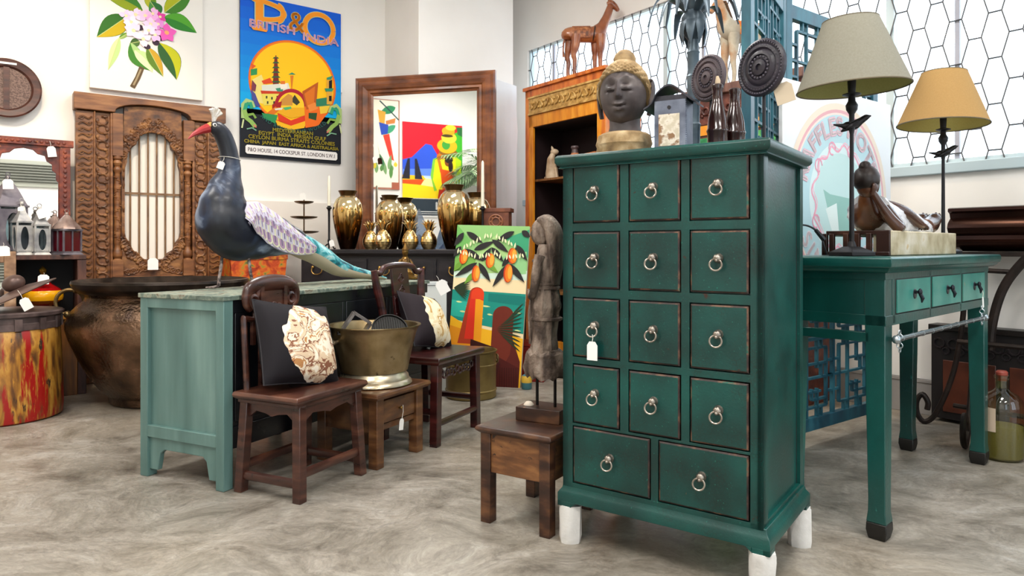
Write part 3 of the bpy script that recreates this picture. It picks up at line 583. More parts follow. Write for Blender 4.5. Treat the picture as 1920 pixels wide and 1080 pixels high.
for i, q in enumerate(sp):
    f = i / (len(sp) - 1); a, bb = vals[9 + i]; ring = []
    for j in range(n):
        th = tau * j / n; fold = 1.16 + .05 * sin(7 * th + 9 * f) * sin(pi * f) + .03 * sin(15 * th + 22 * f); ring.append((q[0], q[1] + sin(th) * bb * fold, max(.0895, q[2] + cos(th) * a * fold + .004)))
    rings.append(ring)
rb.loft(rings); rb.build('draped_robe', MX('sheen white robe', [(.3, '#a9aab4'), (.5, '#d6d7dc'), (.7, '#ececf0')], 14, rough=.3, bump=.4, dist=1.5, coat=.3, spots=[('#4a4a58', 22, .70, (1, 1, 1))]), t)  # bluish white tones carry the window sheen on the robe
# small dark things left on the table beside the lamp
c = thing('lamp_cord', 'black lamp cord looping behind the nearer lamp', 'cord', l2w(TO, TRZ, .02, .28, TZ + .003), TRZ)
MB().tube(smooth([(-.06, .05, 0), (-.03, .04, .07), (.02, .02, .105), (.07, .0, .1), (.10, -.02, .07), (.11, -.03, .03), (.12, -.035, .0)], 6), .0035, 8).build('flex', H('#17171a', .5), c)
MB().tube([(.085, -.01, .09), (.112, -.028, .055)], [.007, .009], 10).build('inline_switch', H('#101012', .4), c)
# ---------------- teal and black chest, peacock ----------------
CO, CRZ = (-1.12, 2.727), facing((.43, .903)); CL, CDP, CHH = 1.46, .464, .76
TEAL = MX('rubbed teal paint', [(.28, '#4a6864'), (.5, '#5f7f7a'), (.72, '#789690')], 3.2, (3, 3, .35), rough=.4, bump=.1, spots=[('#3c554e', 10, .66, (2, 2, .15)), ('#2a2a24', 5, .73, (1, 1, 1))])
BLACKL = MX('black lacquer cabinet', [(.3, '#0b0c0f'), (.7, '#15171c')], 8, rough=.32, bump=.12, spots=[('#2a2018', 18, .72, (1, 1, 1))])
t = thing('sideboard_chest', 'low chest with teal end panel and black front, under the peacock', 'chest', (*CO, 0), CRZ)
mb = MB().m(TEAL)
mb.box(-.012, .035, -.008, .036, 0, .745); mb.box(-.012, .035, CDP - .036, CDP + .008, 0, .745)
mb.box(-.011, .03, .03, CDP - .03, .70, .745); mb.box(-.011, .03, .03, CDP - .03, .165, .215)
mb.prism([(.03, .165), (.03, .03), (.085, .03), (.10, .10), (.12, .118), (.34, .118), (.365, .10), (.38, .03), (.436, .03), (.436, .165)], .0, .022, ax='x')
mb.box(.006, .02, .03, CDP - .03, .2, .705)
mb.build('end_panel', None, t, bevel=.003)
mb = MB().m(BLACKL).box(.02, CL - .01, .004, CDP - .006, .155, .745)
for x in (.36, .72, 1.08): mb.box(x - .012, x + .012, -.002, .01, .16, .745)
for x0, x1 in ((.05, .345), (.375, .705), (.735, 1.065), (1.095, 1.42)): mb.box(x0, x1, -.003, .006, .26, .69, tp=.0)
mb.box(.03, CL, -.005, .02, .69, .745); mb.box(.03, CL, -.005, .02, .155, .24)
mb.build('carcass', None, t, bevel=.003)
for x, y in ((CL - .045, 0), (CL - .045, CDP - .045), (.7, CDP - .045)): MB().box(x, x + .045, y, y + .045, 0, .16).build('leg', BLACKL, t, bevel=.002)
MB().box(-.018, CL + .01, -.014, CDP + .014, .742, .76).build('chest_top', MX('distressed top', [(.3, '#3f4a42'), (.45, '#66756a'), (.55, '#979c8a'), (.66, '#5f4c3a'), (.8, '#3a332b')], 14, rough=.6, bump=.4, dist=1.5), t, bevel=.002)
# peacock
PO, PRZ = (-1.31, 3.245), facing((.6, .8)); PZ = CHH + .001
t = thing('peacock_figure', 'large painted wooden peacock with dark blue neck and long teal tail', 'figurine', (*PO, PZ), PRZ)
def blues():
    return MX('peacock blue with painted sheen', [(.3, '#05070d'), (.48, '#0c1222'), (.57, '#243048'), (.66, '#8b98ae')], 5, (1, 1, .8), rough=.42, bump=.25, dist=.8, spots=[('#7a5a35', 13, .69, (1, 1, .4)), ('#5c7a52', 20, .72, (1, 1, .4))], coat=.12)  # palest ramp tone paints a light sheen onto breast and neck
path = [(-.098, 0, .735), (-.06, 0, .730), (-.028, 0, .695), (-.002, 0, .62), (.0, 0, .54), (-.018, 0, .46), (-.028, 0, .39), (-.02, 0, .32), (.04, 0, .27), (.13, 0, .255), (.24, 0, .245), (.34, 0, .225), (.40, 0, .20)]
rad = [(.02, .02), (.036, .032), (.040, .036), (.042, .038), (.052, .046), (.082, .07), (.112, .09), (.14, .105), (.145, .11), (.125, .105), (.10, .09), (.07, .07), (.045, .06)]
MB().tube(smooth(path, 5), lerps(rad, 5), 28, up=(1, 0, .3)).build('body', blues(), t)
mb = MB(); rings = []; tp = smooth([(.30, 0, .235), (.40, 0, .195), (.50, 0, .150), (.62, 0, .085), (.74, 0, .052), (.85, 0, .034), (.965, 0, .012)], 5); tv = lerps([(.06, .07), (.062, .075), (.055, .075), (.045, .07), (.032, .062), (.024, .05), (.008, .02)], 5)
mb.tube(tp, tv, 20, up=(0, 0, 1))
TE = MX('painted tail', [(.34, '#14424e'), (.47, '#1f8a93'), (.57, '#7fc0c4'), (.7, '#d5dbd6')], 13, (1.2, 3, 1), rough=.45, bump=.35, dist=1.2, spots=[('#1c2340', 24, .62, (1, 1, 1)), ('#c9c2ad', 9, .62, (1, 1, 1))]); UN = H('#c3b59d', .6)
mb.m(TE); tail = mb.build('tail', None, t)
tail.data.materials.append(UN)
for pl in tail.data.polygons:
    if pl.normal.z < -.25: pl.material_index = len(tail.data.materials) - 1
tail.data.materials.clear(); tail.data.materials.append(TE); tail.data.materials.append(UN)
for pl in tail.data.polygons: pl.material_index = 1 if pl.normal.z < -.25 else 0
CR, LI, PK, DKB, GR = H('#e0dcc0', .5), H('#c9c2d4', .5), H('#a88aa6', .5), H('#6d6384', .4), H('#aab07e', .5)
for sd in (-1, 1):      # folded wings: overlapping painted feathers on a shaped shell
    sh = MB(); n = 16; prof = [(.01, .33, .05), (.04, .40, .10), (.10, .405, .13), (.20, .355, .12), (.30, .29, .09), (.40, .225, .045), (.445, .195, .012)]
    def wing(s_, v, off=0):   # s_ 0..1 along, v 0..1 top->bottom
        q = s_ * (len(prof) - 1); i = min(int(q), len(prof) - 2); f = q - i
        x, zt, hh = [a + (b - a) * f for a, b in zip(prof[i], prof[i + 1])]; z = zt - hh * 1.55 * v
        return Vector((x + .05 * v * (1 - s_), sd * ((.052 + .062 * sin(pi * min(.6, .12 + v * .8)) ) * (1 - .55 * s_) + .016 + off), z))
    sh.m(LI); vs = [wing(i / n, j / n) for i in range(n + 1) for j in range(n + 1)]; vs2 = [wing(i / n, j / n, -.02) for i in range(n + 1) for j in range(n + 1)]
    fs = [(i * (n + 1) + j, i * (n + 1) + j + 1, (i + 1) * (n + 1) + j + 1, (i + 1) * (n + 1) + j) for i in range(n) for j in range(n)]
    sh.add(vs, fs); sh.add(vs2, fs)
    for j in range(n):
        pass
    for row, (v0, v1, cnt, c1, c2) in enumerate(((.70, .98, 13, CR, PK), (.50, .76, 14, CR, LI), (.34, .56, 13, CR, PK), (.20, .40, 12, LI, LI), (.04, .26, 11, CR, LI))):
        for q in range(cnt):
            s0 = .02 + .93 * q / cnt; dw = .93 / cnt
            for col, k_, of in ((c1, 1, .004 + row * .001), (c2, .68, .0052 + row * .001), (DKB if row < 3 else PK, .14, .0062 + row * .001)):
                pts = []
                for a in range(9):
                    an = pi * a / 8; pts.append(wing(min(1, s0 + dw * (.5 + .56 * k_ * cos(an))), v0 + (v1 - v0) * (.55 + .45 * k_ * sin(an)), of))
                pts += [wing(s0 + dw * (.5 - .5 * k_), v0, of), wing(min(1, s0 + dw * (.5 + .5 * k_)), v0, of)]
                sh.m(col).add(pts, [tuple(range(11))])
    sh.build('wing', None, t)
    lg = MB(); y = sd * .035
    lg.tube(smooth([(.03 - sd * .045, y, .17), (.03 - sd * .05, y, .11), (.03 - sd * .06, y, .05), (.035 - sd * .068, y, .012)], 4), .0075, 8)
    for a in (-.5, 0, .5): lg.tube([(.035 - sd * .068, y, .012), (.015 - sd * .068, y + .02 * a, .007), (-.015 - sd * .068, y + .05 * a, .005)], [.006, .005, .003], 6)
    lg.build('leg', MX('mottled leg', [(.4, '#3a2f2d'), (.6, '#a5948c')], 50, rough=.5), t)
    ey = MB().m(H('#e8e4dc', .3)).sph((-.088, sd * .026, .742), (.010, .006, .009), 10, 8).m(H('#0a0a0a', .2)).sph((-.089, sd * .031, .742), (.005, .003, .005), 8, 6); ey.build('eye', None, t)
bk = MB().m(H('#a82a2c', .35)).tube([(-.105, 0, .728), (-.14, 0, .712), (-.175, 0, .69), (-.198, 0, .668)], [.022, .016, .009, .002], 10); bk.m(H('#c99a4a', .4)).tube([(-.09, 0, .742), (-.125, 0, .728), (-.16, 0, .707)], [.017, .009, .002], 8); bk.build('beak', None, t)
cr = MB()
for i, (a, b) in enumerate(((-.025, .07), (-.01, .085), (.005, .09), (.018, .08), (.03, .065))): cr.tube([(-.08, 0, .758), (-.075 + a * .6, (i - 2) * .005, .760 + b * .45), (-.07 + a * 1.3, (i - 2) * .009, .760 + b * .75)], [.006, .005, .009], 8)
cr.build('crest', MX('crest paint', [(.4, '#cbbfae'), (.6, '#e9e6e2'), (.7, '#b98a4a')], 40, rough=.5), t)
MB().torus((0, 0, 0), .048, .0014, 24, 5, TR(.0, 0, .60, ry=.12), 'z').build('neck_cord', H('#d8d4ca', .9), t)
price_tag(l2w(PO, PRZ, -.048, -.035, PZ + .60), 'small grey tag tied round the neck of the peacock', .03, .035, .3, -.35, .022)
# ---------------- chairs ----------------
def chairwood(name, a, b, c): return MX(name, [(.3, a), (.52, b), (.75, c)], 5, (1.2, 1.2, 6), rough=.32, bump=.15, coat=.25, spots=[(a, 20, .66, (1, 1, .5))])
WD1 = chairwood('worn chair wood', '#26120d', '#43231a', '#6d4330'); WD2 = chairwood('dark red chair wood', '#1f0a0b', '#36110f', '#55201c')
c = thing('low_chair', 'low worn brown wooden chair with scrolled crest, nearest the teal end of the chest', 'chair', (-.846, 2.83, 0), CRZ, 'low carved wooden chairs')
def seat_shape(mb, w, d, z0, z1): return mb.loft([[(-w + e, -d + e, z), (w - e, -d + e, z), (w - e, d - e, z), (-w + e, d - e, z)] for e, z in ((.014, z0), (.004, z0 + .008), (0, (z0 + z1) / 2), (.003, z1 - .004), (.008, z1))])
seat_shape(MB(), .212, .165, .362, .393).box(-.195, .195, -.15, .15, .350, .364).build('seat', WD1, c, bevel=.002)
LEGW = .019
for x, y in ((-.165, -.132), (.165, -.132), (-.165, .132), (.165, .132)):
    sx, sy = (1 if x > 0 else -1), (1 if y > 0 else -1); e = .016
    lo = [(x + sx * e + a * LEGW, y + sy * e + b * LEGW, 0) for a, b in ((-1, -1), (1, -1), (1, 1), (-1, 1))]; hi = [(x + a * LEGW, y + b * LEGW, .355) for a, b in ((-1, -1), (1, -1), (1, 1), (-1, 1))]
    MB().hexa(lo, hi).build('leg', WD1, c, bevel=.003)
ap = [(-.16, .352), (-.16, .285), (-.13, .30), (-.10, .318), (-.04, .312), (0, .302), (.04, .312), (.10, .318), (.13, .30), (.16, .285), (.16, .352)]
MB().prism(ap, -.142, -.128).build('apron', WD1, c, bevel=.002)
for s in (-1, 1): MB().prism([(y * .78, z) for y, z in ap], s * .165 - .007, s * .165 + .007, ax='x').build('apron', WD1, c, bevel=.002)
for p0, p1 in (((-.175, -.143, .10), (.175, -.143, .10)), ((-.178, -.14, .065), (-.178, .14, .065)), ((.178, -.14, .065), (.178, .14, .065)), ((-.175, .143, .10), (.175, .143, .10))):
    MB().tube([p0, p1], .019, 8, sq=.7).build('stretcher', WD1, c)
mb = MB()
for s in (-1, 1):
    mb.tube(smooth([(s * .165, .132, .35), (s * .163, .142, .5), (s * .158, .158, .655), (s * .15, .16, .668), (s * .10, .161, .662), (s * .092, .162, .69), (s * .075, .163, .70)], 4), .0125, 8)
    mb.box(s * .065 - .009, s * .065 + .009, .15, .168, .35, .79); mb.box(min(s * .06, s * .105), max(s * .06, s * .105), .152, .168, .60, .668)
    mb.box(s * .108 - .008, s * .108 + .008, .152, .168, .56, .668)
mb.build('back_frame', WD1, c, bevel=.003)
mb = MB().box(-.056, .056, .157, .164, .36, .79); mb.box(-.056, .056, .150, .168, .60, .62); mb.box(-.056, .056, .150, .168, .47, .485)
for i in range(9):
    a = random.Random(i); mb.torus((0, 0, 0), .012 + .006 * (i % 2), .004, 12, 5, TR(-.03 + .03 * (i % 3), .154, .645 + .03 * (i // 3), rz=0), a0=a.uniform(0, 2), a1=a.uniform(4, 6))
mb.build('splat', WD1, c, bevel=.002)
mb = MB().tube(smooth([(-.118, .165, .70), (-.135, .165, .725), (-.137, .165, .76), (-.115, .166, .79), (-.06, .167, .80), (0, .167, .803), (.06, .167, .80), (.115, .166, .79), (.137, .165, .76), (.135, .165, .725), (.118, .165, .70)], 4), lerps([(.014, .014), (.018, .016), (.02, .017), (.026, .018), (.034, .018), (.036, .018), (.034, .018), (.026, .018), (.02, .017), (.018, .016), (.014, .014)], 4), 12, up=(0, 1, 0) if False else None)
for s in (-1, 1): mb.torus((s * .104, .165, .735), .020, .013, 16, 8); mb.tube([(s * .085, .165, .75), (s * .075, .165, .785)], .014, 8)
mb.build('crest_rail', WD1, c)
c = thing('low_chair', 'low dark red wooden chair with yoke back, beside the mango painting and brass bucket', 'chair', (-.415, 3.585, 0), CRZ, 'low carved wooden chairs')
seat_shape(MB(), .232, .19, .388, .425).build('seat', WD2, c, bevel=.002)
for x, y in ((-.19, -.15), (.19, -.15), (-.19, .15), (.19, .15)):
    sx = 1 if x > 0 else -1; lo = [(x + sx * .012 + a * .021, y + b * .021, 0) for a, b in ((-1, -1), (1, -1), (1, 1), (-1, 1))]; hi = [(x + a * .021, y + b * .021, .39) for a, b in ((-1, -1), (1, -1), (1, 1), (-1, 1))]
    MB().hexa(lo, hi).build('leg', WD2, c, bevel=.003)
mb = MB().box(-.17, .17, -.158, -.146, .366, .39)
for i in range(11):
    x = -.15 + .03 * i; mb.torus((x, -.152, .345 - .016 * abs(sin(i * 1.25))), .0155, .0055, 14, 6); mb.sph((x + .015, -.152, .335), (.008, .006, .010), 8, 6)
mb.build('carved_apron', WD2, c)
for p0, p1 in (((-.19, -.155, .105), (.19, -.155, .105)), ((-.196, -.14, .16), (-.196, .15, .16)), ((.196, -.14, .16), (.196, .15, .16))): MB().tube([p0, p1], .016, 8).build('stretcher', WD2, c)
for s in (-1, 1): MB().tube(smooth([(s * .185, .15, .39), (s * .180, .158, .52), (s * .178, .175, .64), (s * .20, .19, .75), (s * .215, .198, .835)], 5), lerps([.019, .018, .020, .021, .017], 5), 10).build('back_post', WD2, c)
MB().tube(smooth([(-.212, .198, .822), (-.16, .2, .82), (-.13, .2, .845), (-.07, .2, .855), (0, .2, .858), (.07, .2, .855), (.13, .2, .845), (.16, .2, .82), (.212, .198, .822)], 4), .016, 10).build('crest_rail', WD2, c)
mb = MB()
for z0, z1, y0, y1 in ((.39, .55, .155, .165), (.55, .70, .165, .182), (.70, .85, .182, .2)):
    mb.hexa([(-.072, y0 - .008, z0), (.072, y0 - .008, z0), (.072, y0 + .008, z0), (-.072, y0 + .008, z0)], [(-.072, y1 - .008, z1), (.072, y1 - .008, z1), (.072, y1 + .008, z1), (-.072, y1 + .008, z1)])
for z in (.60, .68): mb.box(-.07, .07, .155 + (z - .55) * .11, .175 + (z - .55) * .11, z, z + .012)
for z, hh in ((.725, .035), (.785, .035), (.64, .02)):
    y = .158 + (z - .55) * .115; mb.torus((0, y, z), .028, .004, 4, 5, TR(0, 0, 0)); mb.torus((0, y, z), hh * .45, .004, 12, 5)
mb.build('splat', WD2, c, bevel=.002)
price_tag((-.40, 3.70, .80), 'large plain tag on a cord at the yoke back of the dark red chair', .06, .075, CRZ - .9, .5, .03)
# cushions
def cushion_mat(name, ground, ramp, cx, cz, rx, rz, sc):
    m, nt, p, N, L = NT(name); tc = N('ShaderNodeTexCoord'); n = N('ShaderNodeTexNoise'); n.inputs['Scale'].default_value = sc; n.inputs['Detail'].default_value = 4; n.inputs['Distortion'].default_value = 1.6; L(tc.outputs['Object'], n.inputs[0])
    rp = N('ShaderNodeValToRGB'); e = rp.color_ramp.elements
    while len(e) < len(ramp): e.new(.5)
    for i, (q, c_) in enumerate(ramp): e[i].position = q; e[i].color = lin(c_)
    rp.color_ramp.interpolation = 'CONSTANT'; L(n.outputs[0], rp.inputs[0])
    n2 = N('ShaderNodeTexNoise'); n2.inputs['Scale'].default_value = 9; n2.inputs['Detail'].default_value = 2; L(tc.outputs['Object'], n2.inputs[0])
    sp = N('ShaderNodeSeparateXYZ'); L(tc.outputs['Object'], sp.inputs[0])
    def mth(op, a, b):
        q = N('ShaderNodeMath'); q.operation = op
        for i, v in enumerate((a, b)):
            if isinstance(v, (int, float)): q.inputs[i].default_value = v
            else: L(v, q.inputs[i])
        return q.outputs[0]
    dx = mth('POWER', mth('DIVIDE', mth('SUBTRACT', sp.outputs[0], cx), rx), 2); dz = mth('POWER', mth('DIVIDE', mth('SUBTRACT', sp.outputs[2], cz), rz), 2)
    d = mth('ADD', mth('ADD', dx, dz), mth('MULTIPLY', mth('SUBTRACT', n2.outputs[0], .5), 1.7)); fr = mth('LESS_THAN', sp.outputs[1], .012); mk = mth('MULTIPLY', mth('LESS_THAN', d, 1.0), fr)
    mx = N('ShaderNodeMix'); mx.data_type = 'RGBA'; L(mk, mx.inputs[0]); mx.inputs[6].default_value = lin(ground); L(rp.outputs[0], mx.inputs[7]); L(mx.outputs[2], p.inputs['Base Color']); p.inputs['Roughness'].default_value = .75
    p.inputs['Specular IOR Level'].default_value = .25
    return m
def cushion(label, loc, rz, tilt, roll, w, h, mat):
    t = thing('cushion', label, 'cushion', loc, rz, 'square cushions on the low chairs'); n = 22; TT = TR(0, 0, 0, rx=-tilt) @ TR(0, 0, 0, ry=roll) @ TR(0, 0, h / 2); mb = MB()
    def pt(i, j, sd):
        a, b = -1 + 2 * i / n, -1 + 2 * j / n; th = .075 * ((1 - abs(a) ** 2.6) * (1 - abs(b) ** 2.6)) ** .6; pin = 1 - .055 * (1 - b * b) * abs(a) ** 3; pin2 = 1 - .055 * (1 - a * a) * abs(b) ** 3
        return (a * w / 2 * pin, sd * (th + .002) + .004 * noise.noise(Vector((a * 3, b * 3, sd))) * (1 - a * a) * (1 - b * b), b * h / 2 * pin2)
    fs = [(i * (n + 1) + j, (i + 1) * (n + 1) + j, (i + 1) * (n + 1) + j + 1, i * (n + 1) + j + 1) for i in range(n) for j in range(n)]
    for sd in (-1, 1): mb.add([pt(i, j, sd) for i in range(n + 1) for j in range(n + 1)], fs)
    rim = [pt(i, 0, 0) for i in range(n)] + [pt(n, j, 0) for j in range(n)] + [pt(n - i, n, 0) for i in range(n)] + [pt(0, n - j, 0) for j in range(n)]
    mb.build('cover', mat, t).matrix_local = TT
    MB().tube(rim, .0035, 6, True).build('piping', H('#1c181d', .7), t).matrix_local = TT; return t
cushion('square black cushion with tan and cream figure print on the worn brown chair', l2w((-.846, 2.83), CRZ, -.035, -.035, .402), CRZ - .1, .42, .17, .37, .35,
        cushion_mat('cushion figure print', '#151116', [(0, '#efe3cf'), (.42, '#d9bfa0'), (.5, '#8a5a44'), (.55, '#e9d9c0'), (.62, '#b98452'), (.7, '#7a3530')], .035, -.015, .14, .15, 13))
cushion('square brown cushion with cream animal print on the dark red chair', l2w((-.415, 3.585), CRZ, .03, -.0, .43), CRZ + .05, .5, .22, .34, .31,
        cushion_mat('cushion animal print', '#21181d', [(0, '#f0e2c4'), (.47, '#e6d2a8'), (.55, '#c59a5a'), (.62, '#f2e8d2'), (.7, '#8a6038')], .045, -.01, .12, .135, 9))
# ---------------- drawer stool with the brass tub ----------------
SW = MX('honey brown wood', [(.3, '#3a2012'), (.52, '#5d3a20'), (.75, '#835a34')], 5, (1.5, 1.5, 5), rough=.4, bump=.2, coat=.15, spots=[('#24140c', 18, .67, (1, 1, 1))])
SO, SRZ = (-.645, 3.205), facing((.465, .885))
t = thing('drawer_stool', 'square brown wooden stool with one drawer, under the brass tub', 'stool', (*SO, 0), SRZ)
seat_shape(MB(), .20, .195, .298, .328).build('stool_top', SW, t, bevel=.002)
for x in (-.145, .145):
    for y in (-.145, .145): MB().box(x - .024, x + .024, y - .024, y + .024, 0, .30, tp=.0).build('leg', SW, t, bevel=.003)
mb = MB().box(-.13, .13, .14, .155, .18, .3).box(-.158, -.145, -.13, .13, .15, .3).box(.145, .158, -.13, .13, .15, .3).box(-.13, .13, -.150, -.14, .155, .182).box(-.13, .13, -.15, -.14, .288, .30); mb.build('apron', SW, t, bevel=.002)
d = MB().box(-.118, .118, -.158, -.14, .186, .284).build('drawer', SW, t, bevel=.003)
MB().cyl((.0, -.158, .235), (.0, -.166, .235), .005, n=10).sph((0, -.170, .235), .008, 12, 8).build('knob', H('#8a6a3a', .3, .9), d)
price_tag(l2w(SO, SRZ, .01, -.172, .245), 'white tag on a long string at the drawer of the brown stool', .03, .05, SRZ, -.15, .06)
BRASS = MX('aged brass', [(.3, '#6b5838'), (.52, '#98835e'), (.75, '#bda884')], 7, rough=.34, metal=.85, bump=.15, bscale=40, spots=[('#4a3d28', 9, .64, (1, 1, 1))])
BO = l2w(SO, SRZ, .01, -.01, .329)
t = thing('brass_tub', 'wide round brass tub with flared foot standing on the drawer stool', 'tub', BO, .4)
MB().lathe([(.16, 0), (.172, .004), (.168, .016), (.158, .024), (.155, .04), (.147, .048), (.143, .06), (.146, .064)], 56).build('foot_ring', MX('pale brass', [(.3, '#a8977a'), (.7, '#d2c6ae')], 8, rough=.3, metal=.8, bump=.1), t)
MB().lathe([(.145, .058), (.152, .062), (.158, .09), (.168, .14), (.180, .19), (.192, .235), (.203, .26), (.212, .266), (.212, .270), (.198, .268), (.186, .235), (.174, .19), (.150, .08), (.001, .075)], 64).build('bowl', BRASS, t)
mb = MB()
for s in (-1,):
    mb.tube(smooth([(-.175 * 1, -.06, .205), (-.20, -.095, .205), (-.215, -.075, .207), (-.22, -.02, .208), (-.2, .015, .205), (-.182, .02, .203)], 4), .008, 10)
    mb.tube([(-.196, -.098, .205), (-.209, -.09, .206)], .011, 10)
mb.build('handle', MX('pale brass', [], 1), t)
price_tag(tuple(Vector(BO) + Vector((-.175, -.14, .20))), 'curled white tag hanging from the handle of the brass tub', .028, .06, .2, .25, .018)
IRN = MX('dark iron', [(.3, '#191615'), (.7, '#3a3532')], 25, rough=.45, metal=.5, bump=.3)
q = Vector(BO) + Vector((0, 0, .15))
t = thing('iron_trivet', 'small open square iron frame standing up in the brass tub', 'frame', q + Vector((-.088, .03, .048)), .3)
mb = MB(TR(0, 0, .06, ry=.6))
for a, b in ((-.045, 0), (.045, 0)): mb.box(a - .006, a + .006, -.04, .04, -.045, .045)
for b in (-.045, .045): mb.box(-.045, .045, -.04, .04, b - .006, b + .006)
mb.build('frame', MX('grey iron', [(.3, '#5a524e'), (.7, '#8c8682')], 20, rough=.4, metal=.6), t)
t = thing('iron_griddle', 'round black ridged griddle plate leaning in the brass tub', 'pan', q + Vector((.07, -.0, .02)), .35)
mb = MB(TR(0, 0, .065, rx=R(52))); mb.lathe([(.001, 0), (.078, 0), (.084, .004), (.085, .016), (.080, .016), (.078, .008), (.001, .008)], 40)
for i in range(-6, 7):
    l = sqrt(.072 ** 2 - (i * .011) ** 2); mb.box(i * .011 - .002, i * .011 + .002, -l, l, .008, .012)
mb.build('plate', H('#14120f', .4, .4), t)
t = thing('iron_tray', 'flat dark metal strip lying across the rim inside the brass tub', 'tray', q + Vector((-.055, -.115, .088)), .35)
MB().box(-.085, .085, -.018, .018, 0, .008).box(-.085, -.079, -.018, .018, .008, .016).box(.079, .085, -.018, .018, .008, .016).build('plate', IRN, t, bevel=.002)
# ---------------- brass bucket, mango painting ----------------
t = thing('brass_bucket', 'plain round brass bucket on the floor before the mango painting', 'bucket', (-.262, 4.47, 0), .3)
MB().lathe([(.001, .003), (.156, 0), (.162, .006), (.160, .04), (.165, .046), (.165, .052), (.160, .056), (.160, .2), (.164, .206), (.164, .212), (.160, .216), (.160, .285), (.168, .292), (.168, .298), (.158, .298), (.152, .28), (.150, .02), (.001, .015)], 56).build('body', MX('dull brass', [(.3, '#5d4c2a'), (.55, '#836f42'), (.75, '#a08b58')], 5, rough=.45, metal=.7, bump=.25, bscale=30), t)
for s in (-1, 1): MB().torus((0, 0, 0), .026, .006, 16, 8, TR(s * .172, 0, .235, rz=pi / 2)).build('handle', BRASS, t)
MV = Vector((.972, -.236, 0)); MRZ = facing(MV)
MW, MH = .53, 1.115
t = thing('mango_painting', 'tall canvas painting of orange mangoes over a beach, leaning on the sideboard', 'painting', (-.215, 4.80, 0.002), MRZ)
T = TR(0, 0, 0, rx=-.145) @ TR(0, 0, 0, ry=.03) @ TR(.012, 0, 0)
MB(T).box(-MW / 2, MW / 2, 0, .028, .0, MH).build('canvas', H('#c9bfa8', .8), t, bevel=.003)
A = Art(MW, MH, -.001); A.mb.T = T @ TR(-MW / 2, 0, 0)
A.rect('#f2dcae', 0, 0, 1, 1); A.rect('#cfe4d2', 0, .66, 1, .74); A.rect('#8fbf76', 0, .72, 1, 1)
A.poly('#6fae5c', [(0, .76), (.2, .9), (.0, 1), (0, 1)]).poly('#a9cf86', [(.2, .8), (.55, .94), (.75, .82), (.62, .70), (.3, .69)]).poly('#3f9c72', [(.68, .92), (1, .98), (1, .8), (.85, .85)]).poly('#93c98a', [(.62, .80), (.98, .84), (.99, .70), (.7, .69)]).poly('#7aae50', [(.0, .78), (.3, .83), (.28, .72), (0, .70)])
A.poly('#1f8f7f', [(0, .585), (1, .575), (1, .33), (0, .40)]).poly('#2fb09a', [(0, .52), (.45, .50), (.42, .40), (0, .42)]).poly('#177a70', [(.5, .57), (1, .56), (1, .50), (.5, .52)])
for x, z, l in ((.06, .51, .09), (.2, .48, .08), (.42, .49, .12), (.36, .415, .1), (.12, .45, .1), (.84, .46, .12), (.88, .35, .09), (.5, .44, .08)): A.leaf('#cfe09a', x, z, x + l, z - .004, .006)
A.poly('#f0b222', [(0, .42), (.2, .37), (.5, .345), (.75, .33), (1, .30), (1, 0), (0, 0)]); A.poly('#e08f1c', [(0, .36), (.25, .33), (.4, .31), (.38, .2), (0, .24)])
def arch(c, x0, x1, z0, z1, lean=0):
    r = (x1 - x0) / 2; A.poly(c, [(x0 - lean, z0), (x1 - lean * .2, z0)] + [((x0 + x1) / 2 + r * cos(a), z1 - r * .9 * MW / MH + r * .9 * MW / MH * sin(a)) for a in [pi * i / 16 for i in range(17)]])
arch('#a83a1e', .24, .44, .25, .605, .12); arch('#d8321e', .26, .44, .28, .60, .05); A.poly('#ee9a1c', [(.34, .25), (.44, .25), (.44, .52), (.33, .54)]); arch('#e2421f', .27, .44, .53, .60)
arch('#6e2a1c', .58, .86, .0, .495); A.poly('#5a2018', [(.62, .0), (.98, .0), (.98, .16), (.86, .3), (.84, .2)]); A.poly('#4a1712', [(.40, 0), (.98, 0), (.98, .12), (.6, .2), (.5, .15)]); A.poly('#3a1410', [(.3, .28), (.62, .24), (.72, .14), (.66, 0), (.3, 0)])
for i in range(8): A.line('#2a1009', [(.72 + .03 * i, .12), (.73 + .032 * i, .0)], .003)
for cx, cz, sg in ((.98, .52, -1), (.02, .595, 1)):
    for i in range(11):
        an = (-.9 + .16 * i) if sg < 0 else (-.7 + .12 * i); l = .34 if sg < 0 else .24; A.leaf('#2b3a26', cx, cz - (.03 * i if sg < 0 else 0), cx + sg * l * cos(an), cz - (.03 * i if sg < 0 else 0) + l * MW / MH * sin(an) * (.9 if sg < 0 else 1), .006)
DKL = '#2c2a2a'
for x0, z0, x1, z1 in ((.14, .955, .38, .885), (.10, .95, -.02, .86), (.80, .965, .56, .90), (.9, .97, 1.02, .93), (.26, .84, .54, .9), (.5, .91, .74, .83), (.14, .845, .40, .77), (.38, .77, .5, .86), (.5, .86, .68, .77), (.66, .74, .86, .87), (.84, .88, 1.0, .78), (.32, .76, .02, .665), (.34, .76, .52, .64), (.74, .755, .55, .61), (.76, .76, .98, .645), (.08, .86, -.02, .79)): A.leaf(DKL, x0, z0, x1, z1, .021)
for x0, z0, x1, z1 in ((.3, .70, .16, .62), (.42, .77, .62, .70), (.1, .76, .0, .70)): A.leaf('#6f9d3a', x0, z0, x1, z1, .018)
for x, z, rx, rz, ro in ((.13, .795, .055, .048, -.12), (.50, .775, .055, .047, -.05), (.80, .81, .058, .05, .05), (.315, .69, .052, .052, 0), (.755, .70, .057, .058, 0)):
    A.ell('#c9401f', x - .008, z, rx, rz, ro); A.ell('#ee7a22', x + .006, z, rx * .88, rz * .94, ro); A.ell('#f7a93e', x + .018, z + .004, rx * .5, rz * .7, ro)
rr = random.Random(3)
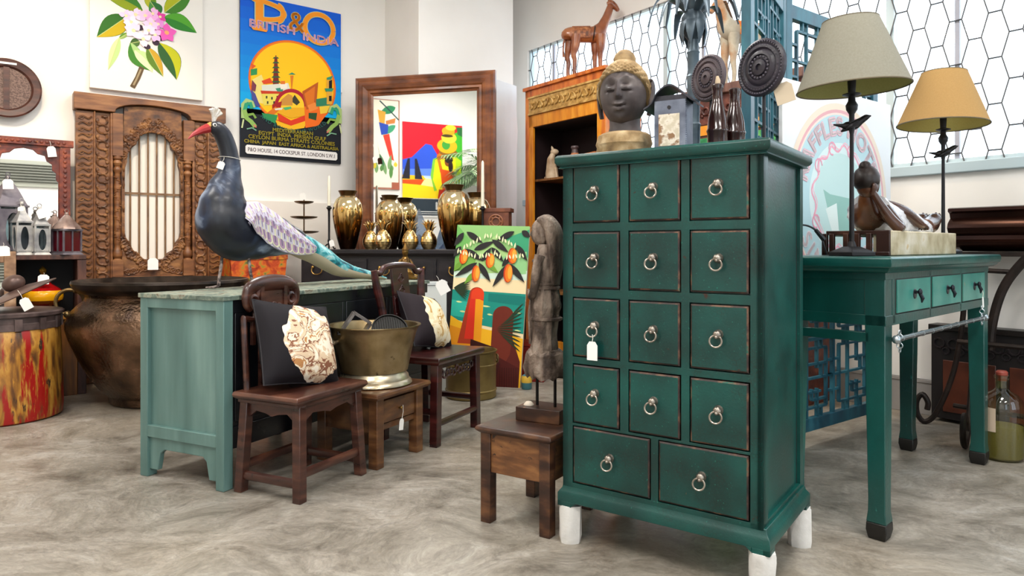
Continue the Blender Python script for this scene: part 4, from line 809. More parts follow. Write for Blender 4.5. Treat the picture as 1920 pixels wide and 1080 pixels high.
for a, b in (((.12, .855), (.38, .925)), ((.40, .93), (.52, .935)), ((.56, .93), (.86, .865)), ((.04, .83), (.32, .795)), ((.35, .80), (.52, .815)), ((.55, .825), (.66, .795)), ((.72, .80), (.98, .815))):
    n = max(3, int((b[0] - a[0]) / .04))
    for i in range(n):
        f = i / n; x, z = a[0] + (b[0] - a[0]) * f, a[1] + (b[1] - a[1]) * f; A.ell('#e2e2b6', x, z, .012, .014, .4, 8) if i % 2 else A.leaf('#e2e2b6', x, z - .018, x + .01, z + .02, .006)
A.build('painted_face', t)
# ---------------- front stool with the standing statue ----------------
OLD = MX('old dark wood', [(.3, '#1f110b'), (.5, '#3a2115'), (.72, '#6a4428')], 5, (2, 2, 5), rough=.42, bump=.3, spots=[('#8a5c36', 26, .68, (1, 1, 1))])
FO, FRZ = (.098, 2.492), facing((.838, -.545))
t = thing('small_stool', 'small old brown stool with a deep apron, beside the tall green cabinet', 'stool', (*FO, 0), FRZ)
seat_shape(MB(), .152, .185, .310, .336).build('stool_top', OLD, t, bevel=.002)
for x in (-.118, .118):
    for y in (-.148, .148): MB().box(x - .02, x + .02, y - .02, y + .02, 0, .312).build('leg', OLD, t, bevel=.002)
AP = MX('scarred apron board', [(.3, '#4a2d18'), (.52, '#6d4526'), (.72, '#94653a')], 9, (1, 1, 4), rough=.5, bump=.4, spots=[('#2a180d', 30, .62, (1, 1, 1))])
mb = MB().box(-.1, .1, -.160, -.145, .175, .31).box(-.1, .1, .145, .16, .175, .31).box(-.13, -.115, -.13, .13, .175, .31).box(.115, .13, -.13, .13, .175, .31); mb.build('apron', AP, t, bevel=.002)
STT = MX('weathered grey wood', [(.3, '#251b15'), (.46, '#54443a'), (.6, '#8a786a'), (.75, '#a89a8c')], 16, (1.5, 1.5, .5), rough=.7, bump=1, bscale=70, bdist=.006)
p = l2w(FO, FRZ, .008, .02, .3365)
t = thing('standing_statue', 'weathered standing carved figure on a two-rod mount over the small stool', 'statue', p, FRZ + .1)
MB().box(-.085, .085, -.06, .06, 0, .048).build('mount_block', OLD, t, bevel=.002)
for x in (-.028, .042): MB().cyl((x, 0, .045), (x, 0, .17), .0055, n=10).build('rod', H('#1a1412', .4, .6), t)
rr = random.Random(11); rings = []
for r, z in ((.06, .15), (.066, .16), (.07, .19), (.068, .215), (.066, .235), (.058, .247)): rings.append([(r * cos(tau * j / 18) * (1.18 if j % 5 == 0 else .98) * rr.uniform(.94, 1.06) + .005, r * sin(tau * j / 18) * rr.uniform(.9, 1.06), z + .006 * sin(3 * j)) for j in range(18)])
MB().loft(rings).build('rough_base', STT, t)
fig = MB(); pts = [(.0, 0, .235), (.002, 0, .30), (.006, 0, .36), (.01, 0, .42), (.012, 0, .47), (.012, 0, .52), (.012, 0, .565), (.008, 0, .60), (.002, 0, .625)]
rd = [(.046, .052), (.042, .05), (.045, .053), (.046, .054), (.038, .046), (.042, .05), (.046, .06), (.03, .042), (.022, .024)]
rings = []; P5, R5 = smooth(pts, 5), lerps(rd, 5)
for i, (q, r) in enumerate(zip(P5, R5)):
    f = i / len(P5); ring = []
    for j in range(32):
        th = tau * j / 32; fold = 1 + (.07 * sin(9 * th + 5 * f) if f < .5 else 0) + .09 * (1 if .3 < f < .36 else 0) + .06 * (1 if .02 < f < .08 else 0); ring.append((q[0] + r[0] * fold * cos(th), q[1] + r[1] * fold * sin(th), q[2]))
    rings.append(ring)
fig.loft(rings)
for z, r in ((.245, .052), (.36, .056), (.47, .047), (.485, .046)): fig.torus((.008 if z > .3 else .003, 0, z), r * .93, .007, 26, 6, axis='z')
for i in range(7): fig.tube([(-.036 + .004 * i, -.03 + .01 * i, .46), (-.044 + .002 * i, -.033 + .011 * i, .38), (-.042, -.03 + .01 * i, .27)], [.004, .006, .005], 6)
for i in range(9): a = pi + (i - 4) * .28; fig.sph((.01 + .046 * cos(a), .05 * sin(a), .578 - .012 * abs(i - 4) ** 0), (.007, .007, .007), 8, 6)
fig.sph((-.012, 0, .668), (.038, .034, .05), 26, 20, lambda d: 1 + .22 * exp(-(d.y / .2) ** 2 - ((d.z + .12) / .16) ** 2) * max(0, -d.x) + .1 * exp(-(d.y / .3) ** 2 - ((d.z + .5) / .18) ** 2) * max(0, -d.x) - .08 * exp(-((abs(d.y) - .35) / .2) ** 2 - ((d.z - .12) / .12) ** 2) * max(0, -d.x))
for s in (-1, 1):
    fig.tube(smooth([(.008, s * .055, .585), (.0, s * .066, .53), (-.008, s * .066, .47), (-.03, s * .045, .44), (-.046, s * .02, .452)], 4), lerps([.019, .017, .015, .013, .011], 4), 12)
    for i in range(5): fig.tube([(-.044, s * .018 + (i - 2) * .004, .452 - i * .004), (-.056, s * .008 + (i - 2) * .004, .456 - i * .004), (-.060, s * .002 + (i - 2) * .003, .462 - i * .004)], [.004, .0038, .003], 6)
    fig.tube([(.03, s * .024, .25), (-.02, s * .024, .247), (-.048, s * .026, .243)], [.018, .016, .009], 10)
fig.build('figure', STT, t)
hr = MB(); hr.tube(smooth([(-.016, 0, .712), (.012, 0, .706), (.036, 0, .67), (.042, 0, .61), (.044, 0, .55), (.042, 0, .49), (.04, 0, .47)], 5), lerps([(.012, .03), (.026, .044), (.028, .048), (.022, .05), (.02, .046), (.014, .034), (.006, .02)], 5), 20, up=(1, 0, 1)); hr.build('long_hair', STT, t)
MB().lathe([(.001, .0), (.019, .0), (.018, .004), (.01, .012), (.001, .014)], 14, TR(-.052, -.02, .049)).build('wax_lump', H('#cfc2b0', .7), t)
# ---------------- poster wall and the left corner ----------------
def onb(u, v, b):      # (a, z) of a photo position on a plane parallel to the poster wall
    q = (u - CX) / F; y = b / (.602 * q - .7985); return (.7985 * q * y + .602 * y, EYE + (CY - v) / F * y)
def ona(u, v, a):      # (b, z) on a plane parallel to the window wall
    q = (u - CX) / F; y = a / (.7985 * q + .602); return (.602 * q * y - .7985 * y, EYE + (CY - v) / F * y)
# flower canvas
FA0, FA1, FZ0, FZ1 = .590, 1.338, 2.075, 3.02; FWd, FHt = FA1 - FA0, FZ1 - FZ0
def fp(u, v):
    a, z = onb(u, v, -5.715); return ((a - FA0) / FWd, (z - FZ0) / FHt)
t = thing('flower_canvas', 'white canvas painting of a pink frangipani spray with green leaves', 'painting', wp(FA0, -5.715, FZ0), RZ_B)
MB().box(0, FWd, 0, .036, 0, FHt).build('canvas', H('#e6e1da', .8), t, bevel=.004)
A = Art(FWd, FHt, -.001); A.rect('#e3dfd8', .003, .003, .997, .997)
def lf(u0, v0, u1, v1, w, c1, c2, bend=0):
    x0, z0 = fp(u0, v0); x1, z1 = fp(u1, v1); A.leaf(c1, x0, z0, x1, z1, w, bend); A.leaf(c2, x0, z0, x1, z1, w * .95, bend, half=1); A.line('#b9c27a', [(x0, z0), ((x0 + x1) / 2, (z0 + z1) / 2), (x1, z1)], .004) if not bend else None
lf(268, 20, 190, -12, .060, '#3d7a2a', '#8a9a1e', -.02); lf(240, 30, 181, 70, .072, '#2f6422', '#b9a018', .0); lf(284, 18, 279, -20, .04, '#5d8a1c', '#aeb030'); lf(300, 28, 281, 2, .05, '#2f6a34', '#4a8a40'); lf(308, 24, 362, -18, .062, '#3f7a26', '#a6ac20', .0); lf(306, 32, 369, 62, .062, '#2d7a2a', '#4f9a2c', .02)
lf(240, 62, 221, 74, .016, '#5c8a30', '#8aa85a'); lf(224, 70, 203, 131, .030, '#c3d79a', '#b3cc86'); lf(262, 78, 243, 82, .03, '#3a5a2a', '#4a6a34')
lf(244, 80, 286, 134, .05, '#3f7a2c', '#9fc07a', -.03); lf(252, 94, 286, 136, .046, '#cfe0ae', '#b6d08e', .02); lf(276, 88, 306, 144, .045, '#5a7a28', '#c0972a', .0); lf(298, 80, 331, 150, .068, '#2f5a2c', '#b8b81c', .03)
A.line('#5d4a33', [fp(266, 126), fp(258, 146), fp(248, 164)], .034); A.line('#9a8a6a', [fp(264, 130), fp(256, 148), fp(250, 160)], .012)
for u, v, r in ((240, 48, 7), (252, 44, 8), (262, 52, 9), (300, 72, 8), (292, 80, 9), (276, 88, 8)): x, z = fp(u, v); A.ell('#3a2a3a', x, z, r * .0009 / FWd * 3, r * .0008 / FHt * 3)
rr = random.Random(5)
for u, v, r, c in ((300, 32, 10, '#d6409a'), (236, 30, 11, '#f0c8e6'), (254, 28, 12, '#f3d2ea'), (272, 30, 12, '#eec2e4'), (286, 26, 11, '#eab6e0'), (246, 42, 12, '#f5dcee'), (286, 40, 12, '#e9a8dc'), (296, 46, 11, '#dc8ad0'), (250, 58, 14, '#f2cfe8'), (282, 46, 12, '#f1c9e6'), (312, 62, 16, '#e05ab0'), (268, 74, 13, '#f4d4ea'), (290, 66, 12, '#efb8e0'), (278, 58, 11, '#f4d8ee')):
    x, z = fp(u, v); s = r / 225
    for i in range(5):
        an = tau * i / 5 + rr.uniform(0, 1); A.leaf(c, x + .15 * s * cos(an), z + .12 * s * sin(an), x + 1.35 * s * cos(an), z + 1.35 * s * FWd / FHt * sin(an), .36 * s)
    A.ell('#e8a06a' if c == '#e05ab0' else '#ecd7a8', x, z, .3 * s, .24 * s, n=10)
A.build('painted_face', t)
# shipping poster
SA0, SA1, SZ0, SZ1 = 1.62, 2.466, 1.672, 2.972; SW_, SH_ = SA1 - SA0, SZ1 - SZ0
def pp(u, v):
    a, z = onb(u, v, -5.735); return ((a - SA0) / SW_, (z - SZ0) / SH_)
t = thing('travel_poster', 'blue and black shipping poster with yellow oval harbour scene and orange lettering', 'poster', wp(SA0, -5.735, SZ0), RZ_B)
MB().box(0, SW_, 0, .016, 0, SH_).build('board', H('#1a1c22', .6), t, bevel=.002)
A = Art(SW_, SH_, -.001, .3); A.rect('#0f6fd6', 0, 0, 1, 1)
for i in range(10): A.rect('#%02x%02x%02x' % (10, 88 + i * 9, 205 + i * 2), 0, .98 - .075 * (i + 1), 1, 1 - .075 * i)
A.rect('#1b1d24', 0, 0, 1, .275); A.poly('#1b1d24', [(0, .27), (0, .30), (.25, .25), (.75, .25), (1, .30), (1, .27)])
EX, EZ, ERX, ERZ = .51, .49, .435, .275
A.ell('#d8551c', EX, EZ, ERX, ERZ, n=56).ell('#e8771c', EX, EZ, ERX * .985, ERZ * .985, n=56).ell('#fbc015', EX, EZ, ERX * .945, ERZ * .945, n=56)
def pc(c, pts): A.poly(c, [pp(u, v) for u, v in pts])
pc('#e9d47a', [(472, 150), (490, 140), (498, 160), (498, 196), (476, 190)]); pc('#2f8a4e', [(470, 130), (482, 128), (482, 140), (470, 142)]); pc('#d9571e', [(470, 118), (480, 124), (472, 130)])
for i in range(6):
    v0 = 108 + i * 9; w_ = 3.2 + i * .6; pc('#7a2a1c', [(517 - w_, v0 + 8), (517 + w_, v0 + 8), (517 + w_ * .8, v0), (517 - w_ * .8, v0)]); pc('#2f5a3a', [(517 - w_ - 3, v0 + 2), (517 + w_ + 3, v0 + 2), (517 + w_, v0 - 1), (517 - w_, v0 - 1)])
pc('#7a2a1c', [(516, 104), (518, 104), (518, 110), (516, 110)])
pc('#d8d8c8', [(490, 160), (540, 156), (545, 172), (492, 178)]); pc('#d8481e', [(490, 152), (506, 146), (512, 156), (494, 158)]); pc('#e2cf5a', [(490, 176), (530, 172), (530, 196), (494, 198)]); pc('#c43a1c', [(488, 170), (540, 172), (540, 176), (490, 176)]); pc('#3a8a6a', [(516, 166), (530, 164), (530, 172), (520, 172)])
for u, v in ((498, 180), (508, 182), (518, 180), (500, 190), (512, 190)): pc('#3a3a2a', [(u, v), (u + 3, v), (u + 3, v + 5), (u, v + 5)])
pc('#f0e2d0', [(524, 158), (538, 156), (538, 166), (526, 168)]); pc('#2f8a6a', [(540, 140), (554, 140), (547, 136)]); pc('#d8771e', [(544, 142), (550, 142), (547, 168), (546, 168)])
pc('#e2762a', [(526, 152), (534, 152), (534, 158), (526, 158)])
for (r0, c) in ((34, '#a81e2c'), (27, '#f6c42a')): A.poly(c, [pp(545 + r0 * cos(pi * i / 20) * .92, 200 - r0 * .98 * sin(pi * i / 20)) for i in range(21)] + [pp(545 - r0 * .92, 204), pp(545 + r0 * .92, 204)])
pc('#c98a3a', [(526, 188), (540, 176), (548, 180), (548, 198), (526, 198)]); pc('#3a3a2a', [(548, 184), (552, 178), (562, 192), (556, 198), (548, 192)])
pc('#a3201c', [(510, 196), (528, 190), (526, 202), (510, 204)]); pc('#e8a81c', [(515, 202), (580, 202), (575, 216), (545, 222), (520, 212)])
pc('#d8701e', [(500, 212), (516, 200), (524, 206), (512, 216)]); pc('#dcd6c4', [(514, 204), (530, 202), (528, 206), (516, 207)]); pc('#4aa86a', [(530, 202), (545, 200), (546, 204), (534, 207)]); pc('#2f8a4e', [(490, 212), (520, 216), (516, 232), (494, 222)])
pc('#d8391c', [(520, 212), (545, 226), (572, 216), (576, 226), (545, 236), (522, 226)]); pc('#f0b21c', [(516, 226), (545, 236), (575, 226), (570, 240), (545, 244), (520, 236)]); pc('#e86a1c', [(570, 200), (600, 198), (612, 214), (596, 236), (572, 240)])
pc('#b5561c', [(566, 172), (596, 154), (592, 200), (574, 206)]); pc('#d8701e', [(570, 176), (590, 162), (588, 198), (576, 202)]); pc('#e8863a', [(576, 198), (590, 192), (596, 204), (580, 210)]); pc('#2a4a2a', [(578, 212), (594, 212), (592, 226), (578, 222)])
pc('#2f7a5a', [(592, 186), (618, 182), (618, 200), (592, 200)]); pc('#dca13a', [(612, 146), (622, 146), (622, 196), (612, 196)]); pc('#1f1a1a', [(616, 152), (622, 150), (622, 166), (616, 168)]); pc('#2f8a6a', [(608, 166), (625, 166), (622, 172), (610, 172)]); pc('#2f8a6a', [(612, 146), (624, 142), (620, 150), (612, 150)]); pc('#1f1a1a', [(616, 180), (621, 180), (621, 190), (616, 190)]); pc('#e8c03a', [(598, 200), (618, 198), (612, 212), (600, 214)])
pc('#4a4a8a', [(470, 168), (478, 176), (484, 192), (488, 200), (480, 200), (472, 186)]); pc('#7a3a4a', [(472, 150), (480, 160), (478, 172), (471, 168)])
for su, sg, dv in ((466, 1, 0), (626, -1, 10)):     # green beasts in the lower corners
    A.line('#a8c27a', [pp(su - 11 * sg, 222 + dv), pp(su - 11 * sg, 196 + dv), pp(su - 4 * sg, 188 + dv), pp(su + 6 * sg, 192 + dv), pp(su + 9 * sg, 202 + dv)], .03); A.line('#2f9a72', [pp(su - 8 * sg, 208 + dv), pp(su - 5 * sg, 196 + dv), pp(su + 3 * sg, 194 + dv), pp(su + 6 * sg, 204 + dv)], .03)
    A.line('#8fb25a', [pp(su - 9 * sg, 206 + dv), pp(su - 4 * sg, 222 + dv), pp(su + 4 * sg, 228 + dv), pp(su + 12 * sg, 238 + dv)], .035); A.line('#7fa24a', [pp(su - 3 * sg, 216 + dv), pp(su + 8 * sg, 214 + dv), pp(su + 13 * sg, 222 + dv)], .02); A.line('#c8d29a', [pp(su - 10 * sg, 224 + dv), pp(su - 13 * sg, 240 + dv)], .012); A.line('#7aa88a', [pp(su - 4 * sg, 242 + dv), pp(su + 6 * sg, 240 + dv), pp(su + 14 * sg, 245 + dv)], .01); A.line('#d87a6a', [pp(su + 9 * sg, 234 + dv), pp(su + 14 * sg, 239 + dv)], .012)
OR = '#e98f22'
# big initials in ribbon strokes
def glyph(col, outs, wd):
    for pts in outs: A.line(col, pts, wd)
for col, wd in (('#a8c0a0', .078), (OR, .062)):
    A.line(col, [(.175, .975), (.175, .795)], wd); A.poly(col, [(.10, .80), (.255, .80), (.24, .787), (.115, .787)]); A.line(col, [(.09, .985), (.13, .972), (.2, .968)], wd * .45)
    A.line(col, [(.18 + .235 * sin(pi * i / 14), .918 + .055 * cos(pi * i / 14)) for i in range(15)], wd * .55); A.line(col, [(.35 + .05 * sin(pi * i / 14), .918 + .05 * cos(pi * i / 14)) for i in range(15)], wd * .6)
    A.line(col, [(.765 + .148 * cos(tau * i / 30), .872 + .092 * sin(tau * i / 30)) for i in range(31)], wd * .62)
    A.text(col, '&', .535, .825, .235, sx=.95, bold=.006 if wd > .07 else .002)
A.text('#e7b8cf', 'BRITISH', .30, .803, .088, sx=1.25, bold=.003).text('#e7b8cf', 'INDIA', .78, .78, .088, sx=1.35, bold=.003)
A.text('#2a6a62', 'AND ROUND THE WORLD', 0, 0, .042, arc=(EX * SW_, (EZ + .02) * SH_, ERZ * SH_ + .075, -1), space=1.25)
for i, (s, sz, z) in enumerate((('MEDITERRANEAN', .042, .172), ('EGYPT  INDIA  PERSIAN GULF', .042, .145), ('CEYLON BURMA STRAITS COLONIES', .043, .117), ('CHINA  JAPAN  EAST AFRICA & AUSTRALASIA', .038, .088))): A.text('#b9a832', s, .5, z, sz, sx=1.02, bold=.001)
pl = [(.06, .02), (.94, .02), (.955, .03), (.955, .065), (.94, .075), (.06, .075), (.045, .065), (.045, .03)]; A.poly('#e9e4e0', pl)
A.text('#6a5a5c', 'P&O HOUSE, 14 COCKSPUR ST. LONDON S.W.1', .5, .036, .044, sx=.78, bold=.0008)
A.build('print', t)
MB().box(0, .012, -.004, .012, 0, .05).build('wall_clip', H('#e8e6e2', .6), t).location = (SW_, 0, .62)
# round tray on the wall
a, z = onb(12, 166, -5.72)
t = thing('wall_tray', 'round brown wooden tray with woven centre hung on the wall at the far left', 'tray', wp(a, -5.72, z), RZ_B)
BRW = MX('dark red brown wood', [(.3, '#2f1812'), (.55, '#4d2a20'), (.75, '#6d4234')], 7, (1, 1, 4), rough=.45, bump=.2)
MB(TR(rx=R(90))).lathe([(.001, .012), (.135, .012), (.148, .03), (.185, .036), (.195, .03), (.19, .01), (.17, 0), (.001, 0)], 56).build('rim', BRW, t)
MB(TR(0, -.0122, 0, rx=R(90))).lathe([(.001, 0), (.136, 0), (.136, .002), (.001, .002)], 40).build('woven_centre', MX('woven cane', [(.35, '#4a3630'), (.6, '#7d655c')], 120, rough=.7, bump=.5), t)
MB().box(-.016, .016, -.022, -.012, -.14, .14).build('cross_bar', BRW, t)
MB().box(-.055, .055, -.038, -.036, .155, .168).build('paper_label', H('#efece6', .8), t)
# carved arched window frame leaning at the wall
CF = MX('carved teak', [(.3, '#3f2412'), (.5, '#6b4222'), (.72, '#9a6a3c')], 9, (1.5, 1.5, 2.5), rough=.5, bump=.5, bscale=60, bdist=.003, spots=[('#2c170b', 20, .66, (1, 1, 1))])
CF2 = MX('plain teak', [(.3, '#57331c'), (.5, '#7b4d2a'), (.72, '#9c6c42')], 5, (1, 1, 6), rough=.45, bump=.2)
t = thing('carved_window', 'tall carved wooden window frame with arched opening and vertical bars', 'window frame', wp(.988, -5.695, 0.001), RZ_B)
HW, HT = .489, 2.022
mb = MB().m(CF2); mb.box(-HW, HW, -.045, .05, 0, .10)
for s in (-1, 1):
    mb.box(min(s * .485, s * .375), max(s * .485, s * .375), -.03, .05, .10, 1.90); mb.box(min(s * .379, s * .369), max(s * .379, s * .369), -.05, .05, .10, 1.9); mb.box(min(s * .375, s * .275), max(s * .375, s * .275), -.02, .05, .10, 1.90); mb.box(min(s * .278, s * .262), max(s * .278, s * .262), -.045, .05, .1, 1.9)
    mb.box(min(s * .262, s * .2), max(s * .262, s * .2), .0, .05, .1, 1.9)
mb.box(-.2, .2, -.03, .05, .1, .74); mb.box(-.33, .33, -.075, .05, .70, .735)
lint = [(-HW - .01, 2.022), (-HW - .01, 1.905), (-.25, 1.905)] + [(.25 * -cos(pi * i / 14), 1.905 + .075 * sin(pi * i / 14) ** .8) for i in range(1, 14)] + [(.25, 1.905), (HW + .01, 1.905), (HW + .01, 2.022)]
mb.prism(lint, -.06, .05); mb.build('frame', None, t, bevel=.004)
def ogee(s):    # opening outline, s in 0..1 round
    pass
inner = [(.0, .86), (.07, .865), (.10, .91), (.135, .93), (.15, .98), (.178, 1.02), (.185, 1.06), (.185, 1.40), (.182, 1.52), (.17, 1.565), (.172, 1.60), (.15, 1.66), (.12, 1.685), (.115, 1.73), (.08, 1.77), (.05, 1.785), (.0, 1.79)]
inner = inner + [(-x, z) for x, z in inner[-2:0:-1]]
outer = []
for x, z in inner:
    if abs(x) < 1e-6: outer.append((0, .74 if z < 1.2 else 1.975)); continue
    if z > 1.64: outer.append((math.copysign(min(.205, abs(x) * 1.25), x), 1.905 + .07 * cos(x * 5)))
    elif z < .96: outer.append((math.copysign(min(.205, abs(x) * 1.5), x), .74))
    else: outer.append((math.copysign(.205, x), z))
def plate(mb, inn, out, y0, y1):
    n = len(inn); f = lambda pts, y: [(x, y, z) for x, z in pts]; return mb.loft([f(out, y0), f(inn, y0), f(inn, y1), f(out, y1)], False, closed=True)
mb = plate(MB(), inner, outer, -.02, .03); rr = random.Random(2)
for i in range(len(inner)):
    (x0, z0), (x1, z1) = inner[i], inner[(i + 1) % len(inner)]
    for q in range(2):
        f = q / 2; x, z = x0 + (x1 - x0) * f, z0 + (z1 - z0) * f
        if 1.02 < z < 1.58: mb.sph((math.copysign(.192, x), -.022, z), (.008, .010, .03), 8, 6)
        else: mb.torus((x * 1.12, -.022, z + (.022 if z > 1.5 else -.022)), .018 + .006 * (i % 2), .0075, 12, 6, a0=rr.uniform(0, 6), a1=rr.uniform(7, 11)); mb.sph((x * 1.2, -.022, z + (.055 if z > 1.5 else -.05)), (.014, .010, .014), 8, 6)
for s in (-1, 1):
    for i in range(9):
        x, z = s * (.03 + .02 * i), 1.845 + .03 * cos(i * .5) - .012 * i; mb.torus((x, -.022, z), .017 + .005 * (i % 2), .006, 12, 6, a0=rr.uniform(0, 6), a1=rr.uniform(7, 11)); mb.sph((x + .01, -.022, z - .04), (.010, .008, .014), 8, 6)
        mb.torus((s * (.04 + .018 * i), -.022, .80 - .004 * i), .014 + .005 * (i % 2), .006, 12, 6, a0=rr.uniform(0, 6), a1=rr.uniform(7, 11))
mb.build('arched_leaf', CF, t)
for s in (-1, 1):     # carved bands and turned columns
    mb = MB(); x = s * .325
    for i in range(30):
        z = .16 + i * .058
        if z > 1.88: break
        mb.torus((x, -.022, z), .030, .009, 14, 6, a0=.3 + (i % 2) * pi, a1=.3 + (i % 2) * pi + 4.6); mb.sph((x + .018 * (1 if i % 2 else -1), -.026, z + .028), (.016, .010, .012), 8, 6); mb.sph((x - .03 * (1 if i % 2 else -1), -.022, z), (.012, .008, .016), 8, 6)
    mb.build('carved_band', CF, t)
    mb = MB(); x = s * .43
    for i in range(44):
        z = .14 + i * .0405
        if z > 1.88: break
        mb.tube(smooth([(x + s * .04, -.031, z), (x + s * .015, -.036, z + .02), (x - s * .02, -.036, z + .005), (x - s * .04, -.031, z + .022)], 3), .006, 5); mb.torus((x + .022 * (1 if i % 2 else -1), -.033, z + .01), .012, .0045, 10, 5)
    mb.build('carved_border', CF, t)
    mb = MB(TR(s * .232, -.022, 0)); pr = [(.030, .74), (.03, .86), (.022, .87), (.032, .885), (.032, .92), (.022, .935), (.018, .96)]
    for i in range(10): pr += [(.024 - .004 * (i % 2), .98 + i * .05)]
    pr += [(.018, 1.48), (.028, 1.495), (.028, 1.51), (.018, 1.525), (.03, 1.55), (.022, 1.57), (.03, 1.58), (.03, 1.9)]; mb.lathe(pr, 16); mb.box(-.032, .032, -.03, .03, 1.60, 1.90); mb.box(-.034, .034, -.034, .03, .74, .86)
    for i in range(24): mb.tube([(.022 * cos(i * .9), -.022 * abs(sin(i * .9)) - .002, .98 + i * .02), (.022 * cos(i * .9 + 1.2), -.022 * abs(sin(i * .9 + 1.2)) - .002, .99 + i * .02)], .005, 5)
    mb.build('column', CF2, t)
for i in range(6):
    x = -.145 + .058 * i; MB().cyl((x, .018, .80), (x, .018, 1.86), .0065, n=8).build('bar', MX('bar wood', [(.3, '#5f4228'), (.7, '#8a6844')], 10, rough=.5), t)
MB().box(-.2, .2, .012, .024, 1.335, 1.35).build('cross_bar', MX('bar wood', [], 1), t)
MB().box(-.2, .2, .040, .046, .74, 1.9).build('backing_panel', H('#e4ded4', .7), t)
price_tag(wp(.975, -5.615, .885), 'square white tag hung at the base of the arched window opening', .07, .085, RZ_B, .0, .012)
# low open shelf with the arched mirror and lanterns
SHB = -5.30
t = thing('open_shelf', 'dark brown open wooden shelf unit under the arched mirror', 'shelf', wp(-.55, -5.62, 0), RZ_B)
mb = MB(); DW = MX('dark shelf wood', [(.3, '#2a1610'), (.55, '#4a2a20'), (.75, '#6a4436')], 6, (6, 1, 1), rough=.5, bump=.2)
for nm, bx in (('shelf_top', (0, 1.08, -.32, 0, .872, .902)), ('side_panel', (1.03, 1.08, -.315, 0, .0, .872)), ('side_panel', (0, .05, -.315, 0, .0, .872)), ('middle_shelf', (.05, 1.03, -.34, 0, .49, .515))): MB().box(*bx).build(nm, DW if nm != 'middle_shelf' else MX('orange brown board', [(.3, '#8a5a1e'), (.7, '#b9812f')], 5, (6, 1, 1), rough=.45), t, bevel=.003)
MB().box(.05, 1.03, -.02, -.005, .5, .872).build('back_panel', H('#0d0b0d', .7), t)
MB().box(.05, 1.03, -.325, -.29, .0, .49).box(.05, 1.03, -.29, -.01, .03, .05).build('lower_front', MX('amber board', [(.3, '#43260f'), (.55, '#6d4218'), (.75, '#8f5c24')], 4, (8, 1, 1), rough=.4, bump=.2), t, bevel=.003)
t = thing('arched_mirror', 'mirror with red brown carved frame and scalloped arch, standing on the dark shelf', 'mirror', wp(.205, -5.585, .903), RZ_B)
RED = MX('red brown carved frame', [(.3, '#3a150e'), (.52, '#6a2a1a'), (.75, '#9a4a28')], 10, (2, 1, 2), rough=.45, bump=.4, spots=[('#b06a30', 22, .64, (1, 1, 1)), ('#1c0b08', 16, .67, (1, 1, 1))])
MWd, MHt = .246, .765; AW = .19
arch_in = [(-AW, .05), (AW, .05), (AW, .48), (.175, .50), (.178, .54), (.155, .56), (.155, .60), (.125, .62), (.115, .655), (.075, .665), (.05, .69), (0, .70)]
arch_in = arch_in + [(-x, z) for x, z in arch_in[-2:1:-1]]
mb = MB(); n = len(arch_in); out = [(-MWd, 0), (MWd, 0)] + [(MWd, z) if x > .12 else (x * 1.6, MHt) for x, z in arch_in[2:12]] + [(-MWd, z) if x < -.12 else (x * 1.6, MHt) for x, z in arch_in[12:]]
out[7] = (MWd, MHt * .93); out[8] = (MWd, MHt); 
mb.m(RED); plate(mb, arch_in, out, -.012, .01)
mb.box(-MWd - .012, -MWd + .05, -.025, .02, 0, MHt); mb.box(MWd - .05, MWd + .012, -.025, .02, 0, MHt); mb.box(-MWd - .03, MWd + .03, -.032, .02, MHt - .045, MHt); mb.box(-MWd, MWd, -.025, .02, 0, .05)
for s in (-1, 1):
    for i in range(20): mb.sph((s * (MWd - .018), -.026, .06 + i * .033), (.012, .006, .012), 8, 5)
for i in range(15): mb.sph((-.22 + i * .0315, -.033, MHt - .022), (.012, .005, .010), 8, 5)
mb.build('frame', None, t, bevel=.002)
SILVER = bpy.data.materials.new('silvered glass'); SILVER.use_nodes = True; q = SILVER.node_tree.nodes['Principled BSDF']; q.inputs['Base Color'].default_value = (.93, .94, .94, 1); q.inputs['Metallic'].default_value = 1; q.inputs['Roughness'].default_value = .015
MB().box(-MWd + .02, MWd - .02, .002, .008, .03, MHt - .03).build('glass', SILVER, t)
price_tag(wp(.345, -5.545, 1.655), 'white tag hung from the top right of the arched mirror', .05, .07, RZ_B, .15, .035)
GREYM = MX('whitewashed tin', [(.3, '#75767c'), (.5, '#a09f9f'), (.72, '#c6c3bd')], 12, rough=.45, metal=.3, bump=.3)
DARKM = MX('greyed dark tin', [(.3, '#4a4550'), (.6, '#706a72'), (.8, '#958f92')], 12, rough=.45, metal=.35, bump=.3)
